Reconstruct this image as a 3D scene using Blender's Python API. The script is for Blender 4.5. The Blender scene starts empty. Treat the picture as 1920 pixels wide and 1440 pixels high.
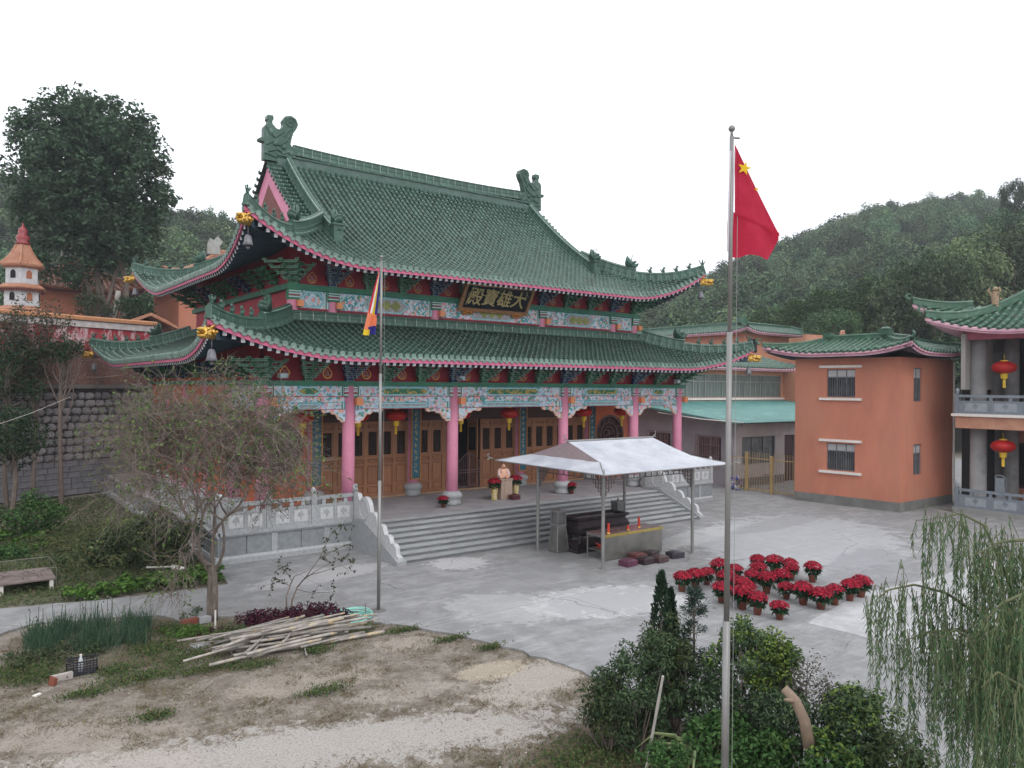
import bpy, math, random
import numpy as np
from mathutils import Vector, Matrix
C = bpy.context.scene.collection
SC = bpy.context.scene
random.seed(11); rng = np.random.default_rng(5)
# ------------------------------------------------------------------ camera, light, exposure
CZ = 5.883; YAW, PIT, ROL, FPX = math.radians(52.932), math.radians(0.197), math.radians(-0.419), 1425.3
Fv = Vector((math.cos(YAW)*math.cos(PIT), math.sin(YAW)*math.cos(PIT), math.sin(PIT)))
Rv = Vector((math.sin(YAW), -math.cos(YAW), 0)); Uv = Rv.cross(Fv)
R2 = Rv*math.cos(ROL)-Uv*math.sin(ROL); U2 = Rv*math.sin(ROL)+Uv*math.cos(ROL)
cd = bpy.data.cameras.new('camera'); cam = bpy.data.objects.new('camera', cd); C.objects.link(cam)
M = Matrix.Identity(4)
for i in range(3):
    M[i][0] = R2[i]; M[i][1] = U2[i]; M[i][2] = -Fv[i]
M[0][3], M[1][3], M[2][3] = 0, 0, CZ
cam.matrix_world = M
cd.sensor_width = 36; cd.lens = FPX/1920*36; cd.clip_end = 4000; cd.clip_start = .1
SC.camera = cam
w = bpy.data.worlds.new('World'); SC.world = w; w.use_nodes = True
nt = w.node_tree; nt.nodes.clear()
sky = nt.nodes.new('ShaderNodeTexSky'); sky.sky_type = 'NISHITA'; sky.sun_disc = False
sky.sun_elevation = math.radians(48); sky.sun_rotation = math.radians(200); sky.dust_density = 4; sky.air_density = 1.0
hs = nt.nodes.new('ShaderNodeHueSaturation'); hs.inputs['Saturation'].default_value = .12
mx = nt.nodes.new('ShaderNodeMix'); mx.data_type = 'RGBA'; mx.inputs[0].default_value = .72
mx.inputs[7].default_value = (15.2, 15.5, 16.2, 1)          # even cloud cover over the sky texture
bg = nt.nodes.new('ShaderNodeBackground'); bg.inputs[1].default_value = .13
wo = nt.nodes.new('ShaderNodeOutputWorld')
nt.links.new(sky.outputs[0], hs.inputs['Color']); nt.links.new(hs.outputs[0], mx.inputs[6])
nt.links.new(mx.outputs[2], bg.inputs[0]); nt.links.new(bg.outputs[0], wo.inputs[0])
sl = bpy.data.lights.new('sun', 'SUN'); sl.energy = .8; sl.angle = math.radians(25); sl.color = (1, .97, .92)
sun = bpy.data.objects.new('sun', sl); C.objects.link(sun)
sun.rotation_euler = (math.radians(42), 0, math.radians(200-180))
sun.rotation_euler = Vector((.12, .62, -.72)).to_track_quat('-Z', 'Y').to_euler()
SC.view_settings.view_transform = 'Standard'; SC.view_settings.look = 'None'
SC.view_settings.exposure = -0.1; SC.view_settings.gamma = 1
SC.render.engine = 'CYCLES'
SC.cycles.max_bounces = 6; SC.cycles.diffuse_bounces = 4; SC.cycles.glossy_bounces = 2
SC.cycles.transmission_bounces = 3; SC.cycles.transparent_max_bounces = 4
SC.cycles.volume_bounces = 0; SC.cycles.use_denoising = True
# ------------------------------------------------------------------ materials
MATS = {}
def mat(name, col, col2=None, rough=.7, metal=0., scale=3., detail=5., lo=.4, hi=.65, bump=0., bscale=None,
        spec=.4, rnd=0., island=None, trans=0., stretch=None, col3=None, s3=.7, lo3=.5, hi3=.62, coat=0., hue=0., ivar=0.):
    """procedural principled material: two noise-mixed colours, optional third as stains, optional bump,
    rnd = brightness change per object, island = (colour, colour) per loose leaf"""
    if name in MATS: return MATS[name]
    m = bpy.data.materials.new(name); m.use_nodes = True; t = m.node_tree; N = t.nodes; L = t.links
    b = N['Principled BSDF']; b.inputs['Roughness'].default_value = rough; b.inputs['Metallic'].default_value = metal
    if trans and island: spec = .12; rough = max(rough, .62)
    b.inputs['Specular IOR Level'].default_value = spec; b.inputs['Coat Weight'].default_value = coat
    tc = N.new('ShaderNodeTexCoord'); src = tc.outputs['Object']
    if stretch:
        mp = N.new('ShaderNodeMapping'); mp.inputs['Scale'].default_value = stretch; L.new(src, mp.inputs[0]); src = mp.outputs[0]
    cur = None
    def noise(sc, det=detail, ro=.6):
        n = N.new('ShaderNodeTexNoise'); n.inputs['Scale'].default_value = sc; n.inputs['Detail'].default_value = det
        n.inputs['Roughness'].default_value = ro; L.new(src, n.inputs['Vector']); return n.outputs['Fac']
    def ramp(f, a, z):
        r = N.new('ShaderNodeMapRange'); r.inputs[1].default_value = a; r.inputs[2].default_value = z; L.new(f, r.inputs[0]); return r.outputs[0]
    def mixc(f, a, c):
        x = N.new('ShaderNodeMix'); x.data_type = 'RGBA'; L.new(f, x.inputs[0])
        for k, v in ((6, a), (7, c)):
            if isinstance(v, tuple): x.inputs[k].default_value = (*v, 1)
            else: L.new(v, x.inputs[k])
        return x.outputs[2]
    cur = tuple(col)
    if island:
        g = N.new('ShaderNodeNewGeometry'); cr = N.new('ShaderNodeValToRGB'); L.new(g.outputs['Random Per Island'], cr.inputs[0])
        el = cr.color_ramp.elements; el[0].color = (*island[0], 1); el[1].color = (*island[-1], 1)
        for k in range(1, len(island)-1):
            e = el.new(k/(len(island)-1)); e.color = (*island[k], 1)
        cur = cr.outputs[0]
        if col2: cur = mixc(ramp(noise(scale), lo, hi), cur, tuple(col2))
    elif col2:
        cur = mixc(ramp(noise(scale), lo, hi), tuple(col), tuple(col2))
    if col3: cur = mixc(ramp(noise(s3, 6, .7), lo3, hi3), cur, tuple(col3))
    if rnd:
        oi = N.new('ShaderNodeObjectInfo'); r = N.new('ShaderNodeMapRange'); L.new(oi.outputs['Random'], r.inputs[0])
        r.inputs[3].default_value = 1-rnd; r.inputs[4].default_value = 1+rnd
        h = N.new('ShaderNodeHueSaturation'); L.new(r.outputs[0], h.inputs['Value'])
        if hue:
            r2 = N.new('ShaderNodeMath'); r2.operation = 'MULTIPLY'; r2.inputs[1].default_value = 17.31; L.new(oi.outputs['Random'], r2.inputs[0]); r3 = N.new('ShaderNodeMath'); r3.operation = 'FRACT'; L.new(r2.outputs[0], r3.inputs[0]); r4 = N.new('ShaderNodeMapRange'); r4.inputs[3].default_value = .5-hue; r4.inputs[4].default_value = .5+hue*.5; L.new(r3.outputs[0], r4.inputs[0]); L.new(r4.outputs[0], h.inputs['Hue'])
        if isinstance(cur, tuple): h.inputs['Color'].default_value = (*cur, 1)
        else: L.new(cur, h.inputs['Color'])
        cur = h.outputs[0]
    if ivar:
        g = N.new('ShaderNodeNewGeometry'); r = N.new('ShaderNodeMapRange'); L.new(g.outputs['Random Per Island'], r.inputs[0]); r.inputs[3].default_value = 1-ivar; r.inputs[4].default_value = 1+ivar
        h = N.new('ShaderNodeHueSaturation'); L.new(r.outputs[0], h.inputs['Value']); L.new(cur, h.inputs['Color']) if not isinstance(cur, tuple) else None; cur = h.outputs[0]
    if isinstance(cur, tuple): b.inputs['Base Color'].default_value = (*cur, 1)
    else: L.new(cur, b.inputs['Base Color'])
    if bump:
        bp = N.new('ShaderNodeBump'); bp.inputs['Strength'].default_value = bump; bp.inputs['Distance'].default_value = .02
        L.new(noise(bscale or scale*4, 6), bp.inputs['Height']); L.new(bp.outputs[0], b.inputs['Normal'])
    if trans:
        tr = N.new('ShaderNodeBsdfTranslucent'); ms = N.new('ShaderNodeMixShader'); ms.inputs[0].default_value = trans
        if isinstance(cur, tuple): tr.inputs[0].default_value = (*cur, 1)
        else: L.new(cur, tr.inputs[0])
        L.new(b.outputs[0], ms.inputs[1]); L.new(tr.outputs[0], ms.inputs[2])
        L.new(ms.outputs[0], N['Material Output'].inputs[0])
    MATS[name] = m; return m
# ------------------------------------------------------------------ mesh builder
class MB:
    def __init__(s): s.V = []; s.n = 0; s.L = []; s.T = []; s.M = []
    def arr(s, V, F, m=0):
        V = np.asarray(V, float).reshape(-1, 3); F = np.asarray(F, int)
        if len(F) == 0: return
        s.V.append(V); s.L.append((F+s.n).ravel()); s.T.append(np.full(len(F), F.shape[1])); s.M.append(np.full(len(F), m)); s.n += len(V)
    def poly(s, V, faces, m=0):
        V = np.asarray(V, float).reshape(-1, 3); s.V.append(V)
        for k, f in enumerate(faces):
            s.L.append(np.array(f)+s.n); s.T.append(np.array([len(f)])); s.M.append(np.array([m[k] if isinstance(m, (list, tuple)) else m]))
        s.n += len(V)
    def box(s, x0, x1, y0, y1, z0, z1, m=0, rz=0, c=None, tp=1.):
        V = np.array([[x, y, z] for z in (z0, z1) for y in (y0, y1) for x in (x0, x1)], float)
        if tp != 1.:
            cx, cy = (x0+x1)/2, (y0+y1)/2; V[4:, 0] = cx+(V[4:, 0]-cx)*tp; V[4:, 1] = cy+(V[4:, 1]-cy)*tp
        if rz:
            if c is None: c = ((x0+x1)/2, (y0+y1)/2)
            ca, sa = math.cos(rz), math.sin(rz); X = V[:, 0]-c[0]; Y = V[:, 1]-c[1]
            V[:, 0] = c[0]+X*ca-Y*sa; V[:, 1] = c[1]+X*sa+Y*ca
        s.arr(V, [[0, 2, 3, 1], [4, 5, 7, 6], [0, 1, 5, 4], [2, 6, 7, 3], [0, 4, 6, 2], [1, 3, 7, 5]], m)
    def obox(s, p, q, w, h, m=0, up=(0, 0, 1)):
        """box along p-q, w across, h along up, centred"""
        p = Vector(p); q = Vector(q); d = (q-p).normalized(); u = Vector(up); sd = d.cross(u)
        if sd.length < 1e-4: sd = d.cross(Vector((1, 0, 0)))
        sd.normalize(); u = sd.cross(d).normalized()
        V = [e+sd*(a*w/2)+u*(b*h/2) for e in (p, q) for b in (-1, 1) for a in (-1, 1)]
        s.arr([tuple(v) for v in V], [[0, 1, 3, 2], [4, 6, 7, 5], [0, 4, 5, 1], [2, 3, 7, 6], [0, 2, 6, 4], [1, 5, 7, 3]], m)
    def tube(s, pts, r, n=6, m=0, cap=True, closed=False):
        P = np.asarray(pts, float); k = len(P); r = np.broadcast_to(np.asarray(r, float), (k,))
        if closed: T = np.roll(P, -1, 0)-np.roll(P, 1, 0)
        else: T = np.gradient(P, axis=0)
        T /= np.linalg.norm(T, axis=1)[:, None]+1e-9
        a = np.array([0, 0, 1.]) if abs(T[0][2]) < .9 else np.array([1., 0, 0]); V = []
        for i in range(k):
            u = np.cross(T[i], a); ln = np.linalg.norm(u)
            u = u/ln if ln > 1e-5 else np.array([1., 0, 0]); v = np.cross(u, T[i]); a = v
            for j in range(n):
                t = 2*math.pi*j/n; V.append(P[i]+r[i]*(u*math.cos(t)+v*math.sin(t)))
        F = [[i*n+j, i*n+(j+1) % n, (i+1)*n+(j+1) % n, (i+1)*n+j] for i in range(k-1) for j in range(n)]
        if closed: F += [[(k-1)*n+j, (k-1)*n+(j+1) % n, (j+1) % n, j] for j in range(n)]
        s.arr(V, F, m)
        if cap and not closed and n > 2:
            base = s.n-len(V); s.V.append(np.zeros((0, 3)))
            for f in (list(range(n))[::-1], [(k-1)*n+j for j in range(n)]):
                s.L.append(np.array(f)+base); s.T.append(np.array([n])); s.M.append(np.array([m]))
    def lathe(s, prof, n=16, c=(0, 0, 0), m=0, sx=1., sy=1.):
        k = len(prof); V = [[c[0]+r*sx*math.cos(2*math.pi*j/n), c[1]+r*sy*math.sin(2*math.pi*j/n), c[2]+z] for r, z in prof for j in range(n)]
        s.arr(V, [[i*n+j, i*n+(j+1) % n, (i+1)*n+(j+1) % n, (i+1)*n+j] for i in range(k-1) for j in range(n)], m)
        base = s.n-len(V)
        for i, rev in ((0, True), (k-1, False)):
            if prof[i][0] > 1e-3:
                f = [base+i*n+j for j in range(n)]; f = f[::-1] if rev else f
                s.L.append(np.array(f)); s.T.append(np.array([n])); s.M.append(np.array([m]))
    def prism(s, out, o, ax, ay, th, m=0, ms=None):
        """outline (2D list) in plane o + a*ax + b*ay, thickness vector th (centred)"""
        o = np.array(o, float); ax = np.array(ax, float); ay = np.array(ay, float); th = np.array(th, float); n = len(out)
        P = np.array([o+a*ax+b*ay for a, b in out]); V = np.concatenate([P-th/2, P+th/2])
        F = [list(range(n))[::-1], [n+i for i in range(n)]]+[[i, (i+1) % n, n+(i+1) % n, n+i] for i in range(n)]
        s.poly(V, F, [m, m]+[m if ms is None else ms]*n)
    def ball(s, c, r, n=8, k=6, m=0):
        r = (r, r, r) if not hasattr(r, '__len__') else r
        pr = [(math.sin(math.pi*i/k), -math.cos(math.pi*i/k)) for i in range(k+1)]
        V = [[c[0]+p[0]*r[0]*math.cos(2*math.pi*j/n), c[1]+p[0]*r[1]*math.sin(2*math.pi*j/n), c[2]+p[1]*r[2]] for p in pr for j in range(n)]
        s.arr(V, [[i*n+j, i*n+(j+1) % n, (i+1)*n+(j+1) % n, (i+1)*n+j] for i in range(k) for j in range(n)], m)
    def grid(s, P, m=0):
        P = np.asarray(P, float); a, b = P.shape[:2]
        i, j = np.meshgrid(np.arange(a-1), np.arange(b-1), indexing='ij'); q = (i*b+j).ravel()
        s.arr(P.reshape(-1, 3), np.stack([q, q+1, q+b+1, q+b], 1), m)
    def inst(s, TV, TF, mats, pos, ms=None):
        """copies of a template: mats (N,3,3) columns are axes, pos (N,3)"""
        TV = np.asarray(TV, float); TF = np.asarray(TF, int); n = len(pos)
        if n == 0: return
        V = np.einsum('nij,kj->nki', mats, TV)+np.asarray(pos)[:, None, :]
        F = (TF[None]+(np.arange(n)*len(TV))[:, None, None]).reshape(-1, TF.shape[1])
        if ms is None: s.arr(V.reshape(-1, 3), F)
        else:
            b0 = s.n; s.V.append(V.reshape(-1, 3)); s.n += V.shape[0]*V.shape[1]
            s.L.append((F+b0).ravel()); s.T.append(np.full(len(F), F.shape[1])); s.M.append(np.tile(np.asarray(ms), n))
    def mesh(s, name, mats, smooth=False):
        me = bpy.data.meshes.new(name)
        V = np.concatenate(s.V); L = np.concatenate(s.L); T = np.concatenate(s.T); Mi = np.concatenate(s.M)
        me.vertices.add(len(V)); me.vertices.foreach_set('co', V.astype(np.float32).ravel())
        me.loops.add(len(L)); me.loops.foreach_set('vertex_index', L.astype(np.int32))
        me.polygons.add(len(T)); st = np.concatenate([[0], np.cumsum(T)[:-1]]).astype(np.int32)
        me.polygons.foreach_set('loop_start', st); me.polygons.foreach_set('loop_total', T.astype(np.int32))
        for x in (mats if isinstance(mats, (list, tuple)) else [mats]): me.materials.append(x)
        me.polygons.foreach_set('material_index', Mi.astype(np.int32))
        me.polygons.foreach_set('use_smooth', np.full(len(T), smooth))
        me.update(calc_edges=True); me.validate(); return me
def link(name, me, parent=None, kind=None, loc=None, world=True):
    o = bpy.data.objects.new(name, me); C.objects.link(o)
    if loc is not None: o.location = loc
    if parent is not None:
        o.parent = parent
        if world:
            o.matrix_parent_inverse = Matrix.Translation(-WL[parent.name_full]) if parent.name_full in WL else Matrix()
            if o.type: WL.setdefault(o.name_full, Vector((0, 0, 0)))
    if kind: o['kind'] = kind
    return o
WL = {}                      # world place of every Empty that parents world-space parts
def put(mb, name, mats, parent=None, kind=None, smooth=False, world=True, label=None):
    o = link(name, mb.mesh(name, mats, smooth), parent, kind, world=world)
    if label: o['label'] = label
    return o
def tag(o, label, cat, group=None):
    o['label'] = label; o['category'] = cat
    if group: o['group'] = group
    return o
def thing(name, label, cat, loc=(0, 0, 0), group=None, rz=0):
    o = bpy.data.objects.new(name, None); C.objects.link(o); o.location = loc; o.rotation_euler = (0, 0, rz)
    WL[o.name_full] = Vector(loc); tag(o, label, cat, group); return o
def struct(mb, name, mats, smooth=False): return put(mb, name, mats, None, 'structure', smooth)
def place(o, me_or_name, parent, mw, name=None):
    """one more object sharing a mesh, at a world matrix, under a world-space parent"""
    c = bpy.data.objects.new(name or me_or_name.name, me_or_name); C.objects.link(c); c.parent = parent
    base = WL.get(parent.name_full, Vector((0, 0, 0)))
    c.matrix_parent_inverse = Matrix.Translation(-base); c.matrix_basis = mw; return c
def copy_tree(o, parent=None, loc=None, rz=None, label=None, group=None):
    c = o.copy(); C.objects.link(c)
    if parent is not None: c.parent = parent
    if loc is not None: c.location = loc
    if rz is not None: c.rotation_euler = (0, 0, rz)
    if label: c['label'] = label
    if group: c['group'] = group
    for ch in list(o.children): copy_tree(ch, c)
    return c
def frame(x, y, z, p):
    m = Matrix.Identity(4)
    for i in range(3): m[i][0] = x[i]; m[i][1] = y[i]; m[i][2] = z[i]; m[i][3] = p[i]
    return m
def nrm(v): v = np.asarray(v, float); return v/(np.linalg.norm(v)+1e-12)
# ------------------------------------------------------------------ shared colours
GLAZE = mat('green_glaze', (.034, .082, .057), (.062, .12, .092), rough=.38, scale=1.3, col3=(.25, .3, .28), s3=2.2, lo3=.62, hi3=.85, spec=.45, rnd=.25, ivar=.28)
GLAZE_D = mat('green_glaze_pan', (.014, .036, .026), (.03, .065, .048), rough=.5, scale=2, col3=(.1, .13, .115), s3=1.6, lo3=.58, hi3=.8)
LIP = mat('pale_glaze_edge', (.3, .39, .35), (.17, .25, .21), rough=.5, scale=4)
RIDGE = mat('ridge_glaze', (.034, .085, .06), (.055, .12, .09), rough=.35, scale=2.5, bump=.5, bscale=18, col3=(.17, .25, .21), s3=3, lo3=.56, hi3=.75, rnd=.15)
EAVE = mat('eave_tile_glaze', (.1, .18, .145), (.24, .31, .28), rough=.4, scale=3, rnd=.2)
MORTAR = mat('pale_joint', (.42, .5, .46), (.25, .33, .29), rough=.8, scale=5)
PINK = mat('pink_paint', (.74, .28, .41), (.62, .23, .34), rough=.6, scale=.9, bump=.08, col3=(.5, .2, .27), s3=2.2, lo3=.58, hi3=.75)
PINK_T = mat('pink_eave_board', (.6, .14, .25), (.48, .1, .18), rough=.6, scale=2)
PINK_L = mat('pale_pink_paint', (.66, .4, .47), (.55, .33, .4), rough=.7, scale=2)
RED = mat('dark_red_panel', (.42, .03, .05), (.32, .022, .04), rough=.6, scale=2)
REDC = mat('red_column_paint', (.42, .04, .09), (.35, .03, .07), rough=.55, scale=2)
STONE = mat('grey_granite', (.36, .37, .38), (.29, .3, .31), rough=.8, scale=9, bump=.15, bscale=60, col3=(.22, .22, .22), s3=.9, lo3=.55, hi3=.75, rnd=.08)
STONE_P = mat('granite_panel', (.25, .27, .28), (.2, .21, .225), rough=.75, scale=7, bump=.1, bscale=50, rnd=.1)
STONE_W = mat('white_granite', (.52, .52, .53), (.42, .43, .44), rough=.75, scale=9, bump=.15, bscale=40)
GREEN = mat('bracket_green', (.035, .2, .095), (.025, .14, .065), rough=.6, scale=3, rnd=.15)
BLUE = mat('bracket_blue', (.03, .05, .2), (.02, .03, .13), rough=.6, scale=3)
EDGE = mat('bracket_edge_paint', (.3, .42, .36), (.2, .32, .27), rough=.6, scale=4)
PLATE = mat('green_plate', (.04, .2, .12), (.03, .14, .09), rough=.55, scale=2)
SOFFIT = mat('dark_soffit', (.035, .07, .085), (.06, .03, .035), rough=.7, scale=2)
RAFT = mat('rafter_blue', (.03, .06, .09), (.02, .045, .06), rough=.7)
RAFT_E = mat('rafter_end_white', (.6, .58, .62), (.45, .45, .5), rough=.7, scale=5)
GOLD = mat('gold_leaf', (.75, .48, .12), (.5, .28, .05), rough=.3, metal=.75, scale=6, bump=.5, bscale=25)
ORANGE = mat('orange_wall', (.62, .15, .06), (.52, .13, .055), rough=.8, scale=.7, bump=.06, bscale=30, col3=(.5, .2, .13), s3=.35, lo3=.5, hi3=.7)
WOOD = mat('brown_door_wood', (.27, .115, .055), (.36, .17, .085), rough=.5, scale=3, stretch=(9, 9, .6), bump=.15, bscale=20, rnd=.12)
WOOD_D = mat('dark_door_lattice', (.05, .022, .015), (.09, .035, .02), rough=.6, scale=9)
DARK = mat('dark_interior', (.008, .007, .008), rough=.9)
TEAL = mat('teal_paint', (.08, .4, .42), (.06, .32, .36), rough=.5, scale=5)
PALE = mat('pale_blue_paint', (.55, .68, .74), (.45, .6, .68), rough=.5, scale=5)
ORP = mat('orange_paint', (.75, .25, .1), (.7, .3, .14), rough=.5, scale=6)
GOLDP = mat('gold_painted_scroll', (.42, .3, .08), (.02, .16, .08), rough=.5, scale=7, lo=.46, hi=.54)
GREYP = mat('grey_painted_scroll', (.42, .4, .42), (.3, .27, .3), rough=.5, scale=9, lo=.46, hi=.54)
def floral():
    m = bpy.data.materials.new('painted_flowers'); m.use_nodes = True; t = m.node_tree; N = t.nodes; L = t.links; b = N['Principled BSDF']
    b.inputs['Roughness'].default_value = .5
    tc = N.new('ShaderNodeTexCoord'); v = N.new('ShaderNodeTexVoronoi'); v.inputs['Scale'].default_value = 10
    L.new(tc.outputs['Object'], v.inputs[0])
    s = N.new('ShaderNodeSeparateColor'); L.new(v.outputs['Color'], s.inputs[0])
    cr = N.new('ShaderNodeValToRGB'); cr.color_ramp.interpolation = 'CONSTANT'; L.new(s.outputs[0], cr.inputs[0])
    cols = [(.55, .66, .74), (.7, .32, .38), (.45, .6, .72), (.08, .28, .2), (.6, .68, .74), (.7, .4, .3), (.12, .35, .45), (.55, .58, .68)]
    el = cr.color_ramp.elements; el[0].color = (*cols[0], 1); el[1].position = 1/8; el[1].color = (*cols[1], 1)
    for k in range(2, 8): e = el.new(k/8); e.color = (*cols[k], 1)
    r = N.new('ShaderNodeMapRange'); r.inputs[1].default_value = .03; r.inputs[2].default_value = .06; L.new(v.outputs['Distance'], r.inputs[0])
    x = N.new('ShaderNodeMix'); x.data_type = 'RGBA'; L.new(r.outputs[0], x.inputs[0]); x.inputs[6].default_value = (.7, .5, .2, 1); L.new(cr.outputs[0], x.inputs[7])
    L.new(x.outputs[2], b.inputs['Base Color']); return m
FLORAL = floral()
# ------------------------------------------------------------------ curved tiled roofs
XC, YC = 19.893, 34.64
class Roof:
    """hipped eaves with upturned corners; all four slopes share one height function"""
    def __init__(s, cx, cy, wx, wy, prof, L, R, F, E):
        s.cx, s.cy, s.wx, s.wy, s.prof, s.L, s.R, s.F, s.E = cx, cy, wx, wy, prof, L, R, F, E
    def c(s, t): return np.clip(1-t/s.R, 0, 1)**2
    def e(s, t): return np.clip(1-t/s.E, 0, 1)
    def pt(s, side, a, d, up=0.):
        """side: 0 front(-y) 1 left(-x) 2 back 3 right; a = along the eave from the centre, d = distance in from the eave"""
        a = np.asarray(a, float); d = np.asarray(d, float); W = s.wx if side in (0, 2) else s.wy
        o = np.maximum(W-np.abs(a), 0); sg = np.sign(a)
        out = s.F*s.c(o)*s.e(d); lat = a+sg*s.F*s.c(d)*s.e(o)
        z = s.prof(d)+s.L*s.c(o)*s.e(d)+up
        D = (s.wy if side in (0, 2) else s.wx)-d+out
        if side == 0: x, y = s.cx+lat, s.cy-D
        elif side == 2: x, y = s.cx+lat, s.cy+D
        elif side == 1: x, y = s.cx-D, s.cy+lat
        else: x, y = s.cx+D, s.cy+lat
        return np.stack(np.broadcast_arrays(x, y, z), -1)
    def along(s, side, a, ds, up=0.): return s.pt(side, np.full(len(ds), a), np.array(ds), up)
def tile_template():
    R_, n = .082, 5; V = []; F = []; M_ = []
    for yy, r in ((0, R_*1.07), (.028, R_*1.07), (.028, R_*1.0), (.305, R_*.93)):
        for j in range(n+1):
            t = math.pi*j/n; V.append((r*math.cos(t), yy, r*math.sin(t)))
    for i in range(3):
        for j in range(n):
            F.append([i*6+j, i*6+j+1, i*6+6+j+1, i*6+6+j]); M_.append(1 if i < 2 else 0)
    return V, F, M_
TV, TF, TM = tile_template()
def basis(P0, P1, side_hint):
    """tile frames from points P0 to P1 (N,3): y along the slope, z out of the roof"""
    y = P1-P0; ln = np.linalg.norm(y, axis=1, keepdims=True); y = y/ln
    x = np.broadcast_to(np.asarray(side_hint, float), y.shape); z = np.cross(x, y); z /= np.linalg.norm(z, axis=1, keepdims=True)
    x = np.cross(y, z); y2 = y*(ln/.3); return np.stack([x, y2, z], -1), P0
def slope_tiles(roof, side, amax, dmax_fn, sp=.27, st=.3):
    hint = {0: (1, 0, 0), 1: (0, -1, 0), 2: (-1, 0, 0), 3: (0, 1, 0)}[side]
    n = int(amax*2/sp); As = (np.arange(n)-(n-1)/2)*sp; Ms, Ps = [], []
    for a in As:
        dm = dmax_fn(a)
        if dm < st*.7: continue
        k = max(1, int(round(dm/st))); ds = np.linspace(0, dm, k+1); P = roof.along(side, a, ds, .02)
        m, p = basis(P[:-1], P[1:], hint); Ms.append(m); Ps.append(p)
    return As, np.concatenate(Ms), np.concatenate(Ps)
def slope_pan(mb, roof, side, a0, a1, dmax_fn, n=100, k=14, up=-.02):
    As = np.linspace(a0, a1, n); P = []
    for a in As: P.append(roof.along(side, a, np.linspace(0, max(dmax_fn(a), .001), k), up))
    mb.grid(P, 0)
def eave_template():
    V = []; F = []; n = 8
    for j in range(n): t = 2*math.pi*j/n; V.append((.1*math.cos(t), -.02, .035+.1*math.sin(t)))
    F.append(list(range(n)))
    for j in range(n): t = 2*math.pi*j/n; V.append((.1*math.cos(t), .05, .035+.1*math.sin(t)))
    for j in range(n): F.append([j, (j+1) % n, n+(j+1) % n, n+j])
    b = len(V)
    out = [(-.1, .0), (.1, 0), (.1, -.04), (.07, -.09), (.03, -.125), (-.03, -.125), (-.07, -.09), (-.1, -.05)]
    for yy in (-.01, .02):
        for x, z in out: V.append((x+.135, yy, z))
    F.append([b+i for i in range(8)]); F.append([b+8+i for i in range(8)][::-1])
    for i in range(8): F.append([b+i, b+8+i, b+8+(i+1) % 8, b+(i+1) % 8])
    return V, F
def eave_mesh():
    V, F = eave_template(); mb = MB(); mb.poly(V, F, 0); return mb.mesh('eave_tile', [EAVE])
EAVE_ME = eave_mesh()
def eave_line(roof, side, amax, n=81, d=0., up=0.): return roof.pt(side, np.linspace(-amax, amax, n), np.full(n, d), up)
def strip(mb, A, B, m=0): mb.grid([A, B], m)
def board(mb, roof, side, amax, d0, z0, d1, z1, m=0, n=81):
    """a fascia board following the eave: outer face and underside"""
    A = eave_line(roof, side, amax, n, d0, z0); B = eave_line(roof, side, amax, n, d0, z1); Cc = eave_line(roof, side, amax, n, d1, z1); D = eave_line(roof, side, amax, n, d1, z0)
    mb.grid([A, B, Cc, D, A], m)
def ridge_block_mesh(name, L_, w_, h_, cap=.09):
    mb = MB(); g = .03
    sec = [(-w_*.62, 0), (-w_*.62, h_*.12), (-w_*.5, h_*.18), (-w_*.5, h_*.4), (-w_*.56, h_*.43), (-w_*.5, h_*.46), (-w_*.5, h_*.8), (-w_*.6, h_*.86), (-w_*.5, h_*.93)]
    for j in range(5): t = math.pi*(1-j/4); sec.append((cap*math.cos(t), h_*.93+cap*math.sin(t)*.8))
    sec = sec+[(-x, z) for x, z in sec[:9][::-1]]
    n = len(sec); V = [(0+g, x, z) for x, z in sec]+[(L_-g, x, z) for x, z in sec]
    F = [list(range(n)), [n+i for i in range(n)][::-1]]+[[i, n+i, n+(i+1) % n, (i+1) % n] for i in range(n-1)]
    mb.poly(V, F, 0); return mb.mesh(name, [RIDGE])
RB = {}
def ridge(path, parent, w_, h_, step=.45, up=0., name='ridge_block', cap=.09):
    """separate glazed ridge blocks set along a path, with pale jointing behind"""
    P = np.asarray(path, float); seg = np.linalg.norm(np.diff(P, axis=0), axis=1); cs = np.concatenate([[0], np.cumsum(seg)])
    n = max(1, int(round(cs[-1]/step))); t = np.linspace(0, cs[-1], n+1); Q = np.stack([np.interp(t, cs, P[:, i]) for i in range(3)], 1)
    key = (round(w_, 2), round(h_, 2)); L_ = cs[-1]/n
    if key not in RB: RB[key] = ridge_block_mesh('ridge_block', 1., w_, h_, cap)
    core = MB()
    for i in range(n):
        d = Q[i+1]-Q[i]; ln = np.linalg.norm(d); x = d/ln; y = nrm(np.cross((0, 0, 1), x)); z = np.cross(x, y)
        place(None, RB[key], parent, frame(x*ln, y, z, Q[i]+np.array([0, 0, up])), name)
    core = MB(); A = Q+np.array([0, 0, up]); k = len(Q)
    D = np.gradient(A, axis=0); D /= np.linalg.norm(D, axis=1)[:, None]; S = np.cross((0, 0, 1), D); S /= np.linalg.norm(S, axis=1)[:, None]; Z = np.cross(D, S)
    ring = [A-S*w_*.492, A-S*w_*.492+Z*h_*.8, A-S*w_*.55+Z*h_*.86, A-S*w_*.4+Z*h_*.93, A+Z*(h_*.93+cap*.76), A+S*w_*.4+Z*h_*.93, A+S*w_*.55+Z*h_*.86, A+S*w_*.492+Z*h_*.8, A+S*w_*.492]
    core.grid(np.stack(ring, 0), 0)
    put(core, 'ridge_joint', [MORTAR], parent, 'stuff')
    return Q
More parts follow.
